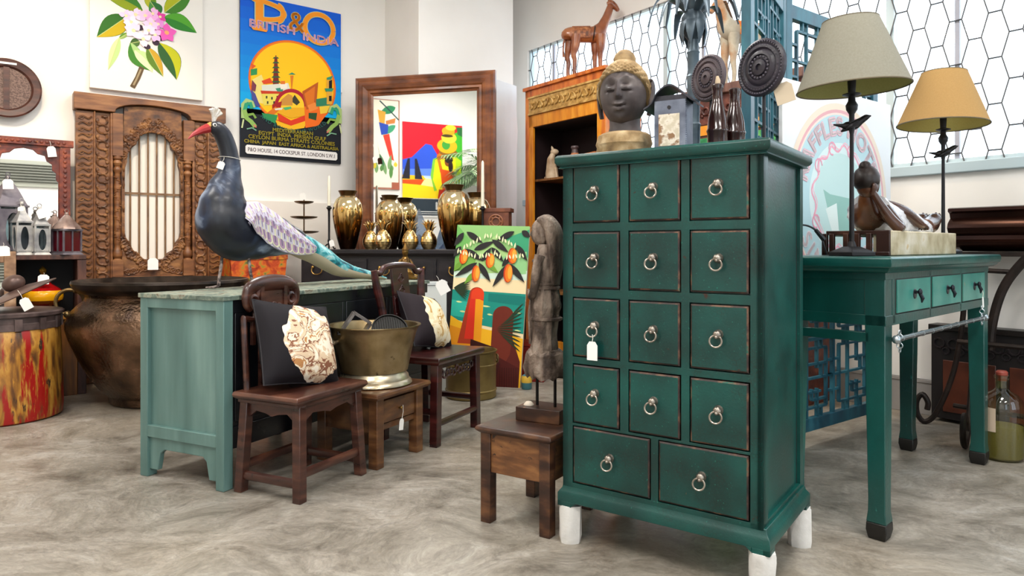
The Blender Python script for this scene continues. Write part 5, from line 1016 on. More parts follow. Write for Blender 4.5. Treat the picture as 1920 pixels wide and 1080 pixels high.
def lantern(u, b, w, h, label, met, glass, kind):
    a, _ = onb(u, 460, b); t = thing('lantern', label, 'lantern', wp(a, b, .903), RZ_B + (.5 if kind == 'red' else .35), 'lanterns on the dark shelf'); r = w / 2; hb = h * (.56 if kind == 'red' else .6)
    mb = MB().box(-r * 1.2, r * 1.2, -r * 1.2, r * 1.2, 0, .014, tp=.008); mb.box(-r, r, -r, r, .014, .022)
    for x in (-1, 1):
        for y in (-1, 1): mb.box(x * r - .005, x * r + .005, y * r - .005, y * r + .005, .02, hb)
    if kind == 'red':
        for y in (-1, 1): mb.box(-.004, .004, y * r - .004, y * r + .004, .02, hb); mb.box(y * r - .004, y * r + .004, -.004, .004, .02, hb)
    else:
        hole = [(r * .55 * cos(tau * i / 20), hb * .52 + hb * .36 * sin(tau * i / 20)) for i in range(20)]; sq = []
        for x, z in hole:
            k_ = min(r / max(abs(x), 1e-6), (hb * .5 - .02) / max(abs(z - hb * .52), 1e-6)); sq.append((max(-r, min(r, x * k_)), max(.02, min(hb, hb * .52 + (z - hb * .52) * k_))))
        for rot in range(4):
            sub = MB(TR(rz=rot * pi / 2)); plate(sub, hole, sq, -r - .002, -r + .003); mb.add(sub.v, sub.f)
    mb.box(-r * 1.15, r * 1.15, -r * 1.15, r * 1.15, hb, hb + .012)
    mb.build('case', met, t, bevel=.001)
    MB().box(-r * .93, r * .93, -r * .93, r * .93, .022, hb - .002).build('glass', glass, t)
    ro = MB(); n = 4 if kind != 'red' else 8
    pr = [(r * 1.5, hb + .012), (r * 1.35, hb + .03), (r * .8, hb + (h - hb) * .55), (r * .35, hb + (h - hb) * .8), (r * .22, hb + (h - hb) * .86)] if kind != 'slim' else [(r * 1.45, hb + .012), (r * 1.2, hb + (h - hb) * .2), (r * .6, hb + (h - hb) * .5), (r * .42, hb + (h - hb) * .75), (r * .3, hb + (h - hb) * .8)]
    ro.lathe(pr, n, TR(rz=pi / 4)); ro.sph((0, 0, h - .012), (.012, .012, .014), 10, 8); ro.torus((0, 0, h + .008), .012, .0025, 14, 5); ro.build('roof', met if kind != 'red' else MX('coppery tin', [(.3, '#5f4a44'), (.6, '#93807a'), (.8, '#b5a79f')], 14, rough=.4, metal=.4), t)
    return t
CG = GLASS('clear lantern glass', '#d6e2e6', .05, .3); RG = H('#4d0716', .12)
lantern(15, -5.43, .15, .50, 'tallest grey tin lantern on the dark shelf, at the far left', DARKM, CG, 'tall')
lantern(41, -5.355, .082, .335, 'slim pale lantern with oval windows, right beside the tallest lantern', GREYM, CG, 'slim')
lantern(74, -5.36, .082, .305, 'slim pale lantern with a big tag, beside the ruby glass lanterns', GREYM, CG, 'slim')
lantern(103, -5.475, .10, .27, 'ruby glass lantern half hidden behind the other ruby lantern', DARKM, RG, 'red')
lantern(125, -5.365, .115, .275, 'ruby glass lantern at the right end of the dark shelf', DARKM, RG, 'red')
for u, v, b, lb, w, h in ((14, 330, -5.33, 'white tag hanging from the tallest grey lantern', .055, .06), (76, 385, -5.31, 'large tilted white tag on the slim lantern beside the ruby ones', .075, .06), (38, 382, -5.31, 'small white tag on the slim lantern beside the tallest one', .03, .025), (6, 455, -5.15, 'white tag on the pale wooden frame at the far left edge', .06, .06)):
    a, z = onb(u, v, b); price_tag(wp(a, b, z), lb, w, h, RZ_B, .35 if u == 76 else .05, .02)
# lacquer vase
a, _ = onb(117, 580, -5.4)
t = thing('lacquer_vase', 'round yellow and dark red lacquer pot with gold finial in the dark shelf', 'vase', wp(.118, -5.50, .516), 0)
t.location = wp(.30, -5.42, .516)
LQ = MB().m(H('#5e0c0c', .12)).lathe([(.001, 0), (.05, 0), (.052, .01), (.035, .03), (.04, .05), (.085, .075), (.108, .095)], 40)
LQ.m(H('#d89a12', .12)).lathe([(.108, .095), (.115, .115), (.113, .14), (.104, .158)], 40); LQ.m(H('#8a0f10', .12)).lathe([(.104, .158), (.085, .175), (.055, .195), (.035, .215), (.028, .24), (.001, .25)], 40); LQ.build('pot', None, t)
MB().lathe([(.02, .24), (.022, .25), (.012, .262), (.02, .275), (.022, .29), (.01, .305), (.001, .315)], 20).build('finial', H('#a8842e', .25, .8), t)
price_tag(wp(.30, -5.32, .79), 'white tag on the yellow and dark red lacquer pot', .06, .06, RZ_B, -.05, .012)
# painted drum with a lid leaning on it
t = thing('painted_drum', 'large red and ochre drum with flaking paint and dark rim, at the left edge', 'drum', (-2.855, 3.925, 0), .2)
DR = MX('flaking drum paint', [(.30, '#2f2118'), (.42, '#6d4520'), (.50, '#a8742a'), (.56, '#b98a3a'), (.62, '#8a5424'), (.72, '#3a2a1e')], 6, (2.6, 2.6, .7), rough=.4, bump=.5, dist=.4, spots=[('#960f0a', 3.2, .50, (2.4, 2.4, .35)), ('#35281e', 9, .60, (2, 2, .6)), ('#b98232', 22, .64, (2, 2, .5))])
MB().lathe([(.27, 0), (.284, .01), (.288, .06), (.285, .2), (.278, .40), (.272, .50), (.268, .505)], 64).build('shell', DR, t)
MB().lathe([(.268, .50), (.276, .502), (.276, .535), (.27, .54), (.27, .57), (.29, .575), (.292, .592), (.284, .598), (.001, .60)], 64).build('head_rim', MX('greyed rim', [(.3, '#2c2222'), (.6, '#5a4a48'), (.8, '#7a6864')], 12, rough=.5, bump=.3), t)
mb = MB()
for i in range(14): a = tau * i / 14; mb.box(-.018, .018, -.006, .006, .50, .565, TR(.277 * cos(a), .277 * sin(a), 0, rz=a + pi / 2))
mb.build('rim_clamps', MX('greyed rim', [], 1), t); bpy.data.objects['rim_clamps']['kind'] = 'stuff'
t = thing('domed_cover', 'brown domed metal lid with round knob tilted on top of the painted drum', 'lid', (-2.81, 3.88, .605), .1)
LM = MX('brown patinated metal', [(.3, '#43322d'), (.6, '#6c544c'), (.8, '#8c7468')], 9, rough=.42, metal=.4, bump=.2)
T = TR(.075, 0, .090, ry=-.42, rx=.2); MB(T).lathe([(.001, .03), (.06, .028), (.12, .014), (.185, 0), (.19, -.004), (.185, -.008), (.12, .005), (.001, .02)], 48).build('dish', LM, t)
MB(T).sph((.0, 0, .062), (.056, .056, .046), 24, 16).build('knob', LM, t)
price_tag((-2.60, 3.68, .725), 'white diamond tag hanging from the knob of the brown metal lid', .05, .065, .2, .5, .05)
t = thing('wooden_frame', 'pale wooden frame standing behind the painted drum at the far left edge', 'frame', tuple(wp(-.015, -5.17, .001)), RZ_B)
mb = MB(TR(rx=-.10)); PW = MX('pale carved wood', [(.3, '#6a4c36'), (.55, '#8f6f54'), (.75, '#b59a80')], 8, (2, 2, 3), rough=.6, bump=.4)
for x0, x1, z0, z1 in ((-.24, -.16, 0, .93), (.11, .17, 0, .93), (-.16, .11, .86, .93), (-.16, .11, 0, .08)): mb.box(x0, x1, 0, .03, z0, z1)
mb.build('frame', PW, t, bevel=.004); MB(TR(rx=-.10)).box(-.17, .12, .012, .018, .05, .88).build('glass', SILVER, t)
# great copper pot
POT = (-2.19, 4.40); COP = MX('hammered dark copper', [(.3, '#2e211b'), (.48, '#54402f'), (.62, '#7a5d48'), (.8, '#9a7c64')], 7, rough=.24, metal=.75, bump=.9, bscale=55, bdist=.006, spots=[('#1f130c', 5, .62, (1, 1, 1)), ('#a5643a', 26, .70, (1, 1, 1))])
t = thing('copper_pot', 'huge dark hammered copper pot with wide rim behind the teal chest', 'pot', (*POT, 0), 0)
MB().lathe([(.001, .0), (.285, 0), (.30, .012), (.305, .05), (.335, .075), (.40, .16), (.46, .28), (.51, .40), (.530, .47), (.528, .51), (.51, .555), (.47, .60), (.432, .632), (.425, .655), (.435, .672), (.45, .685), (.425, .69), (.41, .65), (.5, .5), (.46, .3), (.3, .06), (.001, .04)], 72).build('body', COP, t)
MB().lathe([(.43, .672), (.46, .68), (.492, .71), (.502, .735), (.498, .75), (.486, .752), (.46, .725), (.425, .69)], 72).build('rim', MX('dark rim copper', [(.3, '#1d1714'), (.6, '#3c322b'), (.8, '#5d5045')], 10, rough=.35, metal=.7, bump=.2), t)
for an in (atan2(-.35, -1), atan2(.35, 1)):
    mb = MB(TR(rz=an)); mb.torus((.512, 0, .62), .075, .011, 24, 8, axis='y', T=TR(0, 0, 0)); mb.sph((.525, 0, .545), .022, 12, 8); mb.sph((.478, 0, .69), .02, 10, 8); mb.build('ring_handle', MX('brassy handle', [(.3, '#6a5230'), (.7, '#a08658')], 12, rough=.35, metal=.8), t)
# orange painted box behind the peacock
t = thing('painted_box', 'orange and red painted tapering wooden box by the wall behind the peacock legs', 'box', wp(1.63, -5.42, 0), RZ_B)
mb = MB().m(MX('orange floral paint', [(.3, '#7a1d0c'), (.45, '#c2481a'), (.55, '#d8701e'), (.62, '#a88a2a'), (.7, '#4a5a3a')], 13, (1, 1, 1), rough=.5, bump=.1, dist=1)); mb.hexa([(-.14, -.10, 0), (.14, -.10, 0), (.14, .10, 0), (-.14, .10, 0)], [(-.21, -.15, .92), (.21, -.15, .92), (.21, .15, .92), (-.21, .15, .92)])
mb.build('body', None, t, bevel=.004)
for z in (.12, .40, .66, .86):
    mb = MB(); s = .14 + .07 * z / .92 + .004; mb.box(-s, s, -(.1 + .05 * z / .92) - .005, .1 + .05 * z / .92 + .005, z, z + .035)
    mb.build('painted_band', MX('red bands', [(.4, '#8e1d10'), (.6, '#c8801e')], 24, rough=.5), t)
# ---------------- black sideboard and the big mirror ----------------
BX, BY, BW, BD, BH = -.81, 5.165, 1.72, .44, .936      # centre of its front edge, width, depth, height
NV = Vector((.236, .972, 0))
def sbp(lx, ly, z=BH + .0005): return Vector((BX, BY, 0)) + MV * lx + NV * ly + Vector((0, 0, z))
def sb(u, ly, z=BH + .0005):   # on the sideboard top in photo column u, ly behind the front edge
    q = (u - CX) / F; x0, y0 = BX + NV.x * ly, BY + NV.y * ly; return sbp((q * y0 - x0) / (MV.x - q * MV.y), ly, z)
t = thing('sideboard', 'long black sideboard with brass bail handles carrying gold vases', 'sideboard', (BX, BY, 0), MRZ)
BK = MX('black painted wood', [(.3, '#131116'), (.6, '#211d22'), (.8, '#382f2e')], 6, (1, 1, 3), rough=.38, bump=.15, spots=[('#4a352a', 22, .69, (1, 1, 1))])
w2 = BW / 2
moulded(MB(), [(.02, .885), (.008, .897), (0, .905), (0, .928), (.006, .936)], -w2, w2, -.02, BD).build('top', BK, t, bevel=.002)
MB().box(-w2 + .02, w2 - .02, .02, BD - .01, .10, .888).build('carcass', BK, t, bevel=.003)
for x0 in (-w2 + .04, -w2 + .59, -w2 + 1.14):
    x1 = x0 + .53; d = MB().box(x0, x1, .008, .03, .67, .865).box(x0 + .015, x1 - .015, .004, .012, .685, .85).m(H('#5a4234', .5)).box(x0 + .012, x1 - .012, .0065, .0085, .682, .853).build('drawer', BK, t, bevel=.002)
    d.data.materials.clear(); d.data.materials.append(BK)
    for hx in (x0 + .13, x0 + .40):
        mb = MB()
        mb.sph((hx - .04, -.004, .80), (.012, .010, .012), 12, 8).sph((hx + .04, -.004, .80), (.012, .010, .012), 12, 8); mb.tube(smooth([(hx - .04, -.01, .80), (hx - .042, -.014, .77), (hx - .02, -.016, .748), (hx + .02, -.016, .748), (hx + .042, -.014, .77), (hx + .04, -.01, .80)], 4), .0042, 8); mb.build('bail_handle', H('#b08a4a', .3, .9), d)
    MB().box(x0, x1, .008, .022, .14, .65).build('door', BK, t, bevel=.003)
for x in (-w2 + .03, w2 - .08):
    for y in (.02, BD - .07): MB().box(x, x + .05, y, y + .05, 0, .1).build('foot', BK, t)
# tall mirror standing on the floor behind it
MO = Vector((-.712, 5.735, 0)); MRW, MRH = .604, 2.362
t = thing('framed_mirror', 'big mirror in a wide brown wooden frame standing behind the black sideboard', 'mirror', MO, MRZ)
FWD = MX('ridged frame wood', [(.3, '#43210f'), (.5, '#6d3a1c'), (.75, '#93562c')], 4, (1.5, 1.5, 3), rough=.38, bump=.15, coat=.3)
fw = .155; pr = [(0, .0), (0, -.035), (.012, -.05), (.03, -.045), (.04, -.055), (.065, -.05), (.075, -.058), (.10, -.05), (.112, -.04), (.13, -.042), (.14, -.03), (fw, -.024), (fw, 0)]
def frame_loop(mb, hw, z0, z1, pr): return mb.loft([[(-hw + d, y, z0 + d), (hw - d, y, z0 + d), (hw - d, y, z1 - d), (-hw + d, y, z1 - d)] for d, y in pr], False, closed=True)
frame_loop(MB(), MRW, 0.001, MRH, pr).build('frame', FWD, t, ang=.3)
MB().box(-MRW + .14, MRW - .14, -.02, -.012, .14, MRH - .14).build('glass', SILVER, t)
MB().box(-MRW + .02, MRW - .02, -.01, 0, .02, MRH - .02).build('back_board', H('#3a2a1c', .8), t)
q = MO + MV * (-.43) - NV * .066; price_tag((q.x, q.y, 1.80), 'white tag on a string on the left side of the big mirror frame', .04, .055, MRZ, .15, .10)
# vases and pineapples
FV = FOIL('half gilded glass')
def vase(p, h, label):
    t = thing('gilded_vase', label, 'vase', p, MRZ, 'gold brown glass vases'); s = h / .45
    MB().lathe([(r * s, z * s) for r, z in [(.001, .0), (.055, 0), (.06, .006), (.082, .08), (.103, .17), (.115, .25), (.116, .30), (.108, .345), (.09, .385), (.068, .405), (.056, .412), (.056, .42), (.066, .438), (.072, .45), (.066, .45), (.052, .425), (.05, .41), (.105, .3), (.09, .15), (.05, .02), (.001, .012)]], 48).build('body', FV, t)
    MB().lathe([(r * s, z * s) for r, z in [(.056, .411), (.059, .424), (.067, .439), (.0735, .452), (.0715, .453), (.064, .44), (.055, .424), (.053, .412)]], 40).build('neck_band', H('#5d4526', .3, .8), t)
vase(sb(652, .17), .452, 'tall gold brown vase at the left end of the sideboard, by the candle')
vase(sb(731, .40), .43, 'gold brown vase in front of the mirror glass, behind the paired pineapples')
vase(sb(851, .12), .475, 'tallest gold brown vase, just left of the mango painting top')
vase(sb(893, .31), .43, 'gold brown vase half hidden behind the right hand candlestick')
GOLD = H('#dcbf86', .22, 1)
def pineapple(p, h, label):
    t = thing('gold_pineapple', label, 'ornament', p, MRZ + h, 'gold pineapple ornaments'); s = h / .22; mb = MB(); n, k_ = 40, 22; rings = []
    for i in range(k_ + 1):
        z = .145 * i / k_; r = .066 * sin(pi * (.13 + .83 * i / k_)) ** .62; r *= (1 - .18 * i / k_)
        rings.append([((r + .0025 * (sin(8 * (tau * j / n) + i * 1.1) * sin(8 * (tau * j / n) - i * 1.1))) * s * cos(tau * j / n), (r + .0025 * (sin(8 * (tau * j / n) + i * 1.1) * sin(8 * (tau * j / n) - i * 1.1))) * s * sin(tau * j / n), z * s) for j in range(n)])
    mb.loft(rings).build('fruit', GOLD, t)
    mb = MB().cyl((0, 0, .138 * s), (0, 0, .155 * s), .018 * s, .014 * s)
    for ring, (cnt, ln, up, r0) in enumerate(((8, .045, .05, .016), (7, .035, .066, .012), (5, .02, .075, .008))):
        for j in range(cnt):
            a = tau * j / cnt + ring * .4; c, d = cos(a), sin(a)
            mb.tube([(r0 * c * s, r0 * d * s, .148 * s), ((r0 + ln * .45) * c * s, (r0 + ln * .45) * d * s, (.15 + up * .7) * s), ((r0 + ln) * c * s, (r0 + ln) * d * s, (.15 + up) * s)], [(.004 * s, .009 * s), (.004 * s, .010 * s), (.001, .001)], 6, up=(c, d, .3))
    mb.build('leaf_crown', GOLD, t)
pineapple(sb(695, .165), .215, 'gold pineapple partly hidden at the left, behind the tagged one')
pineapple(sb(718, .05), .222, 'gold pineapple with a small white tag, front of the left pair')
pineapple(sb(769, .075), .22, 'gold pineapple left of the other single one, before the glass prism')
pineapple(sb(804, .10), .218, 'gold pineapple nearest the tallest gold brown vase')
q = sb(709, -.03); price_tag((q.x, q.y, BH + .125), 'tiny white tag on the front gold pineapple of the left pair', .028, .035, MRZ, .2, .02)
t = thing('glass_prism', 'faceted pale blue glass pyramid behind the gold pineapples', 'ornament', sb(786, .24), MRZ + .3)
MB().hexa([(-.12, -.05, 0), (.13, -.05, 0), (.10, .06, 0), (-.09, .06, 0)], [(-.004, -.004, .31), (.004, -.004, .31), (.004, .004, .31), (-.004, .004, .31)]).add([(-.12, -.0505, 0), (.13, -.0505, 0), (0, -.06, .12)], [(0, 1, 2)]).build('body', GLASS('pale blue glass', '#b9c8dc', .05, .5), t)
# candlesticks
def candlestick(p, h, ch, label):
    t = thing('candlestick', label, 'candlestick', p, MRZ, 'black candlesticks with cream candles')
    mb = MB().lathe([(.014, .03), (.009, .05), (.013, .065), (.008, .08), (.0085, h - .03), (.013, h - .015), (.021, h - .008), (.021, h), (.013, h + .001), (.012, h + .012), (.001, h + .012)], 18)
    for a in (0, tau / 3, 2 * tau / 3): mb.tube(smooth([(0, 0, .045), (.028 * cos(a), .028 * sin(a), .03), (.042 * cos(a), .042 * sin(a), .006), (.055 * cos(a), .055 * sin(a), .008)], 3), .0055, 7)
    mb.build('stick', IRON, t)
    MB().lathe([(.001, h + .012), (.0125, h + .012), (.0118, h + ch * .6), (.0095, h + ch), (.003, h + ch + .012), (.001, h + ch + .012)], 16).build('candle', H('#e6dfcb', .55), t)
candlestick(sb(617, .12), .325, .235, 'black candlestick with a cream candle, left of all the gold vases')
candlestick(sb(905, .045), .30, .33, 'black candlestick with a cream candle, right of all the gold vases')
q = sb(620, .08); price_tag((q.x, q.y, BH + .085), 'white tag at the foot of the left black candlestick', .04, .05, MRZ, .25, .015)
t = thing('tiered_stand', 'small three tier bronze stand at the left end of the sideboard', 'stand', sb(570, .16), MRZ)
BZ = MX('bronze', [(.3, '#4a3826'), (.6, '#7a6042'), (.8, '#a08a62')], 10, rough=.35, metal=.8)
MB().lathe([(.001, 0), (.05, 0), (.045, .01), (.008, .02), (.0055, .03), (.0055, .40), (.008, .405), (.001, .41)], 16).build('post', BZ, t)
for z, r in ((.12, .115), (.235, .105), (.355, .075)): MB().lathe([(.006, z), (r * .55, z + .004), (r * .9, z + .012), (r, z + .02), (r, z + .023), (r * .88, z + .016), (.006, z + .006)], 32).build('dish', BZ, t)
q = sb(567, .14); price_tag((q.x, q.y, BH + .455), 'white tag on top of the three tier bronze stand', .05, .055, MRZ, .1, .012)
t = thing('carved_box', 'small brown carved wooden box standing upright at the right end of the sideboard', 'box', sb(933, .145), MRZ + .05)
mb = MB().box(-.095, .095, -.06, .06, 0, .29).box(-.10, .11, -.066, .066, .27, .30); mb.build('body', MX('carved brown box', [(.3, '#4a2416'), (.55, '#6d3a24'), (.75, '#8d5436')], 12, rough=.5, bump=.4), t, bevel=.003)
mb = MB().torus((0, -.062, .20), .05, .007, 24, 6).torus((0, -.062, .20), .03, .006, 20, 6)
for i in range(8): mb.sph((.04 * cos(tau * i / 8), -.062, .20 + .04 * sin(tau * i / 8)), (.008, .004, .008), 6, 5)
mb.build('carved_rosette', H('#8a5436', .5), t)
t = thing('wrapped_panel', 'tall pale panel in white translucent wrapping between the mirror and orange cabinet', 'panel', wp(3.66, -5.02, .001), RZ_B + .3)
mb = MB(); n = 16; rings = []
for i in range(25):
    z = 2.42 * i / 24; rings.append([((-.22 + .44 * j / n) * (1 + .02 * sin(i)), -.018 + .012 * noise.noise(Vector((j * .6, i * .5, 1))), z) for j in range(n + 1)] + [((.22 - .44 * j / n) * (1 + .02 * sin(i)), .02, z) for j in range(n + 1)])
mb.loft(rings).build('wrapping', shade_mat('white plastic wrap', '#eef1f4', '#f8fafb', .25), t)
t = thing('brass_figure_stand', 'ornate gilt figure candle stand between the chest and the black sideboard', 'candle stand', (-.705, 4.62, -.075), .2)
GB = MX('antique gilt', [(.3, '#4f3718'), (.55, '#86642e'), (.78, '#b8914c')], 14, rough=.35, metal=.75, bump=.4, bscale=50)
MB().lathe([(.001, .076), (.09, .076), (.09, .095), (.06, .11), (.035, .14), (.03, .22), (.045, .235), (.03, .26), (.026, .55), (.04, .58), (.05, .62), (.035, .66), (.03, .70), (.05, .73), (.055, .76), (.035, .79), (.055, .805), (.088, .82), (.088, .832), (.06, .845), (.001, .85)], 28).build('stand', GB, t)
mb = MB().lathe([(.06, .845), (.066, .865), (.05, .88), (.036, .90), (.034, .93), (.028, .95), (.016, .962), (.018, .97)], 24); mb.sph((0, 0, .995), (.021, .021, .027), 16, 12); mb.lathe([(.02, 1.005), (.024, 1.01), (.012, 1.03), (.004, 1.05), (.001, 1.055)], 12)
for s in (-1, 1): mb.tube(smooth([(s * .03, 0, .945), (s * .045, -.01, .915), (s * .035, -.03, .89), (s * .008, -.038, .885)], 4), .009, 8); mb.tube(smooth([(s * .02, -.01, .865), (s * .06, -.015, .865), (s * .045, -.04, .862), (s * .005, -.045, .862)], 4), .013, 8)
mb.build('seated_figure', GB, t)
t = thing('enamel_box', 'tall narrow white enamel box behind the dark red chair', 'box', (-.515, 4.665, 0), .12)
MB().box(-.077, .077, -.05, .05, 0, .70).build('body', H('#d5d8d4', .35), t, bevel=.004); MB().box(-.083, .083, -.056, .056, .70, .722).build('lid', H('#c5c9c8', .35), t, bevel=.003)
# ---------------- orange cabinet against the window wall, things in and on it ----------------
OA, OB0, OB1, OZ = 3.83, -4.884, -3.88, 2.358; OW = OB1 - OB0
ORG = MX('worn orange lacquer', [(.3, '#9a4410'), (.5, '#cc6820'), (.72, '#dd8a3a')], 5, (4, 4, .8), rough=.38, bump=.15, spots=[('#e0b08a', 24, .72, (1, 1, 1)), ('#5a1e0a', 12, .69, (1, 1, 1))])
ORY = MX('amber lacquer', [(.3, '#c26c10'), (.5, '#e08a1c'), (.72, '#efa83a')], 5, (4, 4, .8), rough=.35, bump=.1)
t = thing('orange_cabinet', 'tall orange lacquered display cabinet with gold carved frieze, under the window', 'cabinet', wp(OA, OB0, 0), RZ_R)
DKI = H('#1d0b0d', .6)
mb = MB().m(ORG); mb.box(0, .045, 0, .40, 0, OZ - .03); mb.box(OW - .045, OW, 0, .40, 0, OZ - .03); mb.box(0, OW, 0, .02, OZ - .09, OZ - .03); mb.box(-.015, OW + .015, -.02, .40, OZ - .03, OZ)
mb.m(ORY); mb.box(.045, .10, .004, .03, 0, OZ - .25); mb.box(OW - .1, OW - .045, .004, .03, 0, OZ - .25); mb.box(.045, OW - .045, .004, .03, OZ - .355, OZ - .25); mb.box(.1, OW - .1, .004, .03, 0, .16)
mb.m(DKI); mb.box(.045, OW - .045, .385, .40, .02, OZ - .1); mb.box(.046, .052, .03, .385, .1, OZ - .1); mb.box(OW - .052, OW - .046, .03, .385, .1, OZ - .1); mb.box(.05, OW - .05, .02, .39, OZ - .36, OZ - .345)
mb.build('case', None, t, bevel=.003)
mb = MB().box(.05, OW - .05, -.002, .02, OZ - .25, OZ - .09); mb.box(.05, OW - .05, -.012, .0, OZ - .105, OZ - .09); mb.box(.05, OW - .05, -.012, 0, OZ - .25, OZ - .235)
for i in range(12):
    x = .10 + .07 * i; s = 1 if i % 2 else -1; z = OZ - .17; mb.tube(smooth([(x - .035, -.006, z - .03 * s), (x - .01, -.01, z - .02 * s), (x + .012, -.012, z + .015 * s), (x - .004, -.012, z + .03 * s), (x - .016, -.01, z + .012 * s)], 3), .007, 6); mb.sph((x + .022, -.008, z - .022 * s), (.014, .008, .012), 8, 6)
mb.build('carved_frieze', MX('gold carved frieze', [(.3, '#9a6c2c'), (.55, '#cfa258'), (.75, '#e6c98a')], 20, rough=.4, metal=.2, bump=.3), t)
for z in (1.53, 1.05, .55): MB().box(.05, OW - .05, .05, .385, z, z + .018).build('inner_shelf', MX('shelf edge wood', [(.3, '#5a2f16'), (.7, '#a8743c')], 6, (6, 1, 1), rough=.5), t)
def shelfpt(u, off, z): 
    b, _ = ona(u, 464, OA + off); return wp(OA + off, b, z)
t = thing('cat_figure', 'small pale carved cat sitting upright on the orange cabinet shelf', 'figurine', shelfpt(1034, .14, 1.5485), -.25)
CT = MX('pale carved wood cat', [(.3, '#9a7a58'), (.5, '#cdb292'), (.66, '#dcc6a8'), (.75, '#8a6a7a')], 9, rough=.5, bump=.1)
mb = MB().tube(smooth([(.0, 0, 0), (0, 0, .04), (.0, 0, .11), (-.004, 0, .165), (.008, 0, .205), (.014, 0, .225)], 4), lerps([(.05, .045), (.054, .05), (.046, .044), (.036, .036), (.026, .028), (.02, .022)], 4), 18)
mb.sph((.024, 0, .238), (.034, .028, .028), 16, 12, lambda d: 1 + .2 * max(0, d.x) ** 4)
for s in (-1, 1): mb.tube([(.012, s * .016, .256), (.008, s * .02, .275), (.006, s * .022, .288)], [.011, .008, .001], 8); mb.tube([(.036, s * .018, .10), (.046, s * .018, .04), (.052, s * .018, .006)], [.014, .012, .013], 8)
mb.tube(smooth([(-.04, 0, .02), (-.06, .02, .015), (-.05, .05, .012), (-.0, .06, .012)], 4), .01, 8); mb.build('body', CT, t)
t = thing('terracotta_jug', 'round orange terracotta jug with dark neck inside the orange cabinet', 'jug', shelfpt(1078, .16, 1.5485), 0)
MB().m(H('#bd7a54', .6)).lathe([(.001, 0), (.05, 0), (.085, .06), (.092, .11), (.07, .16), (.035, .19), (.03, .2)], 28).m(H('#5a4a4a', .4)).lathe([(.03, .198), (.026, .23), (.036, .245), (.03, .26), (.001, .262)], 20).build('body', None, t)
t = thing('orange_bundle', 'small orange wrapped bundle beside the terracotta jug', 'bundle', shelfpt(1102, .13, 1.5485), RZ_R)
MB().tube([(-.09, 0, .14), (-.085, 0, .14), (.09, 0, .15), (.1, 0, .15)], [.02, .035, .035, .02], 14).box(-.06, .07, -.05, .05, 0, .112).build('body', MX('orange wrap', [(.4, '#b5663a'), (.6, '#d98a50')], 20, rough=.6), t)
# giraffe-like carved animal
p = shelfpt(1101, .16, OZ + .012)
t = thing('carved_giraffe', 'brown carved long-necked animal with saddle cloth, on the orange cabinet', 'figurine', p, -.05)
GF = MX('polished brown hide', [(.3, '#5f2c16'), (.5, '#8a4a26'), (.72, '#b27044')], 8, rough=.3, bump=.15, coat=.4)
mb = MB().tube(smooth([(-.17, 0, .30), (-.155, 0, .335), (-.08, 0, .345), (.0, 0, .34), (.06, 0, .345), (.10, 0, .375), (.135, 0, .43), (.165, 0, .50), (.185, 0, .555), (.195, 0, .59)], 5), lerps([(.03, .03), (.066, .058), (.068, .06), (.064, .058), (.07, .058), (.062, .05), (.042, .036), (.033, .028), (.03, .027), (.024, .022)], 5), 20)
mb.tube(smooth([(.165, 0, .592), (.195, 0, .598), (.225, 0, .575), (.25, 0, .545), (.258, 0, .535)], 4), lerps([.018, .03, .026, .018, .010], 4), 14)
for s in (-1, 1): mb.tube([(.185, s * .02, .61), (.178, s * .03, .632), (.176, s * .032, .645)], [.009, .008, .002], 8)
for x, y, k_ in ((-.15, .035, 1), (-.10, -.035, 1), (.06, .035, 0), (.10, -.032, 0)):
    pts = [(x + .01, y * .9, .33), (x + (.0 if k_ else .01), y, .24), (x + (-.014 if k_ else .006), y, .17), (x + (-.004 if k_ else .006), y, .12), (x + (-.008 if k_ else .008), y, .04), (x + (-.002 if k_ else .016), y, .0)]
    mb.tube(smooth(pts, 4), lerps([.046, .036, .022, .018, .015, .019], 4), 12)
mb.tube([(-.17, 0, .335), (-.195, 0, .28), (-.20, 0, .2), (-.195, 0, .16)], [.012, .008, .007, .011], 8)
mb.build('body', GF, t)
mb = MB(); rings = []
for i in range(9):
    x = -.125 + .15 * i / 8; rings.append([(x, .066 * cos(a), .34 + .075 * sin(a)) for a in [-.5 + (pi + 1) * j / 14 for j in range(15)]] + [(x, .056 * cos(a), .335 + .06 * sin(a)) for a in [-.5 + (pi + 1) * (14 - j) / 14 for j in range(15)]])
mb.loft(rings).build('saddle_cloth', MX('tooled saddle', [(.35, '#5a3018'), (.55, '#9a5a34'), (.7, '#b98052')], 40, rough=.45, bump=.5), t)
for q in ((.05, .335, .345), (.12, .40, .3)): pass
MB().torus((0, 0, 0), .066, .005, 24, 6, TR(.055, 0, .345, ry=.15), 'x').build('girth_strap', H('#2a1710', .5), t)
# second cabinet behind the bottles, painted horse on it
KA, KB0, KB1, KZ = 3.86, -3.12, -2.28, 2.015; KWd = KB1 - KB0
t = thing('painted_cabinet', 'brown carved cabinet with green painted doors behind the brown bottles', 'cabinet', wp(KA, KB0, 0), RZ_R)
BRC = MX('carved reddish brown', [(.3, '#3a1710'), (.55, '#5f2c20'), (.75, '#84482f')], 16, rough=.5, bump=.5, bscale=60)
MB().box(0, KWd, .0, .38, 0.0, 1.97).build('case', BRC, t, bevel=.004); MB().box(-.03, KWd + .03, -.03, .39, 1.955, KZ).build('top', MX('brown top', [(.3, '#4f3029'), (.7, '#7a5548')], 6, (4, 1, 1), rough=.45), t, bevel=.006)
mb = MB()
for i in range(14): mb.torus((.04 + .06 * i, -.004, 1.86), .024, .008, 12, 6); mb.sph((.07 + .06 * i, -.004, 1.83), (.012, .008, .012), 8, 6)
mb.box(0, KWd, -.012, 0, 1.77, 1.785); mb.build('carved_band', BRC, t)
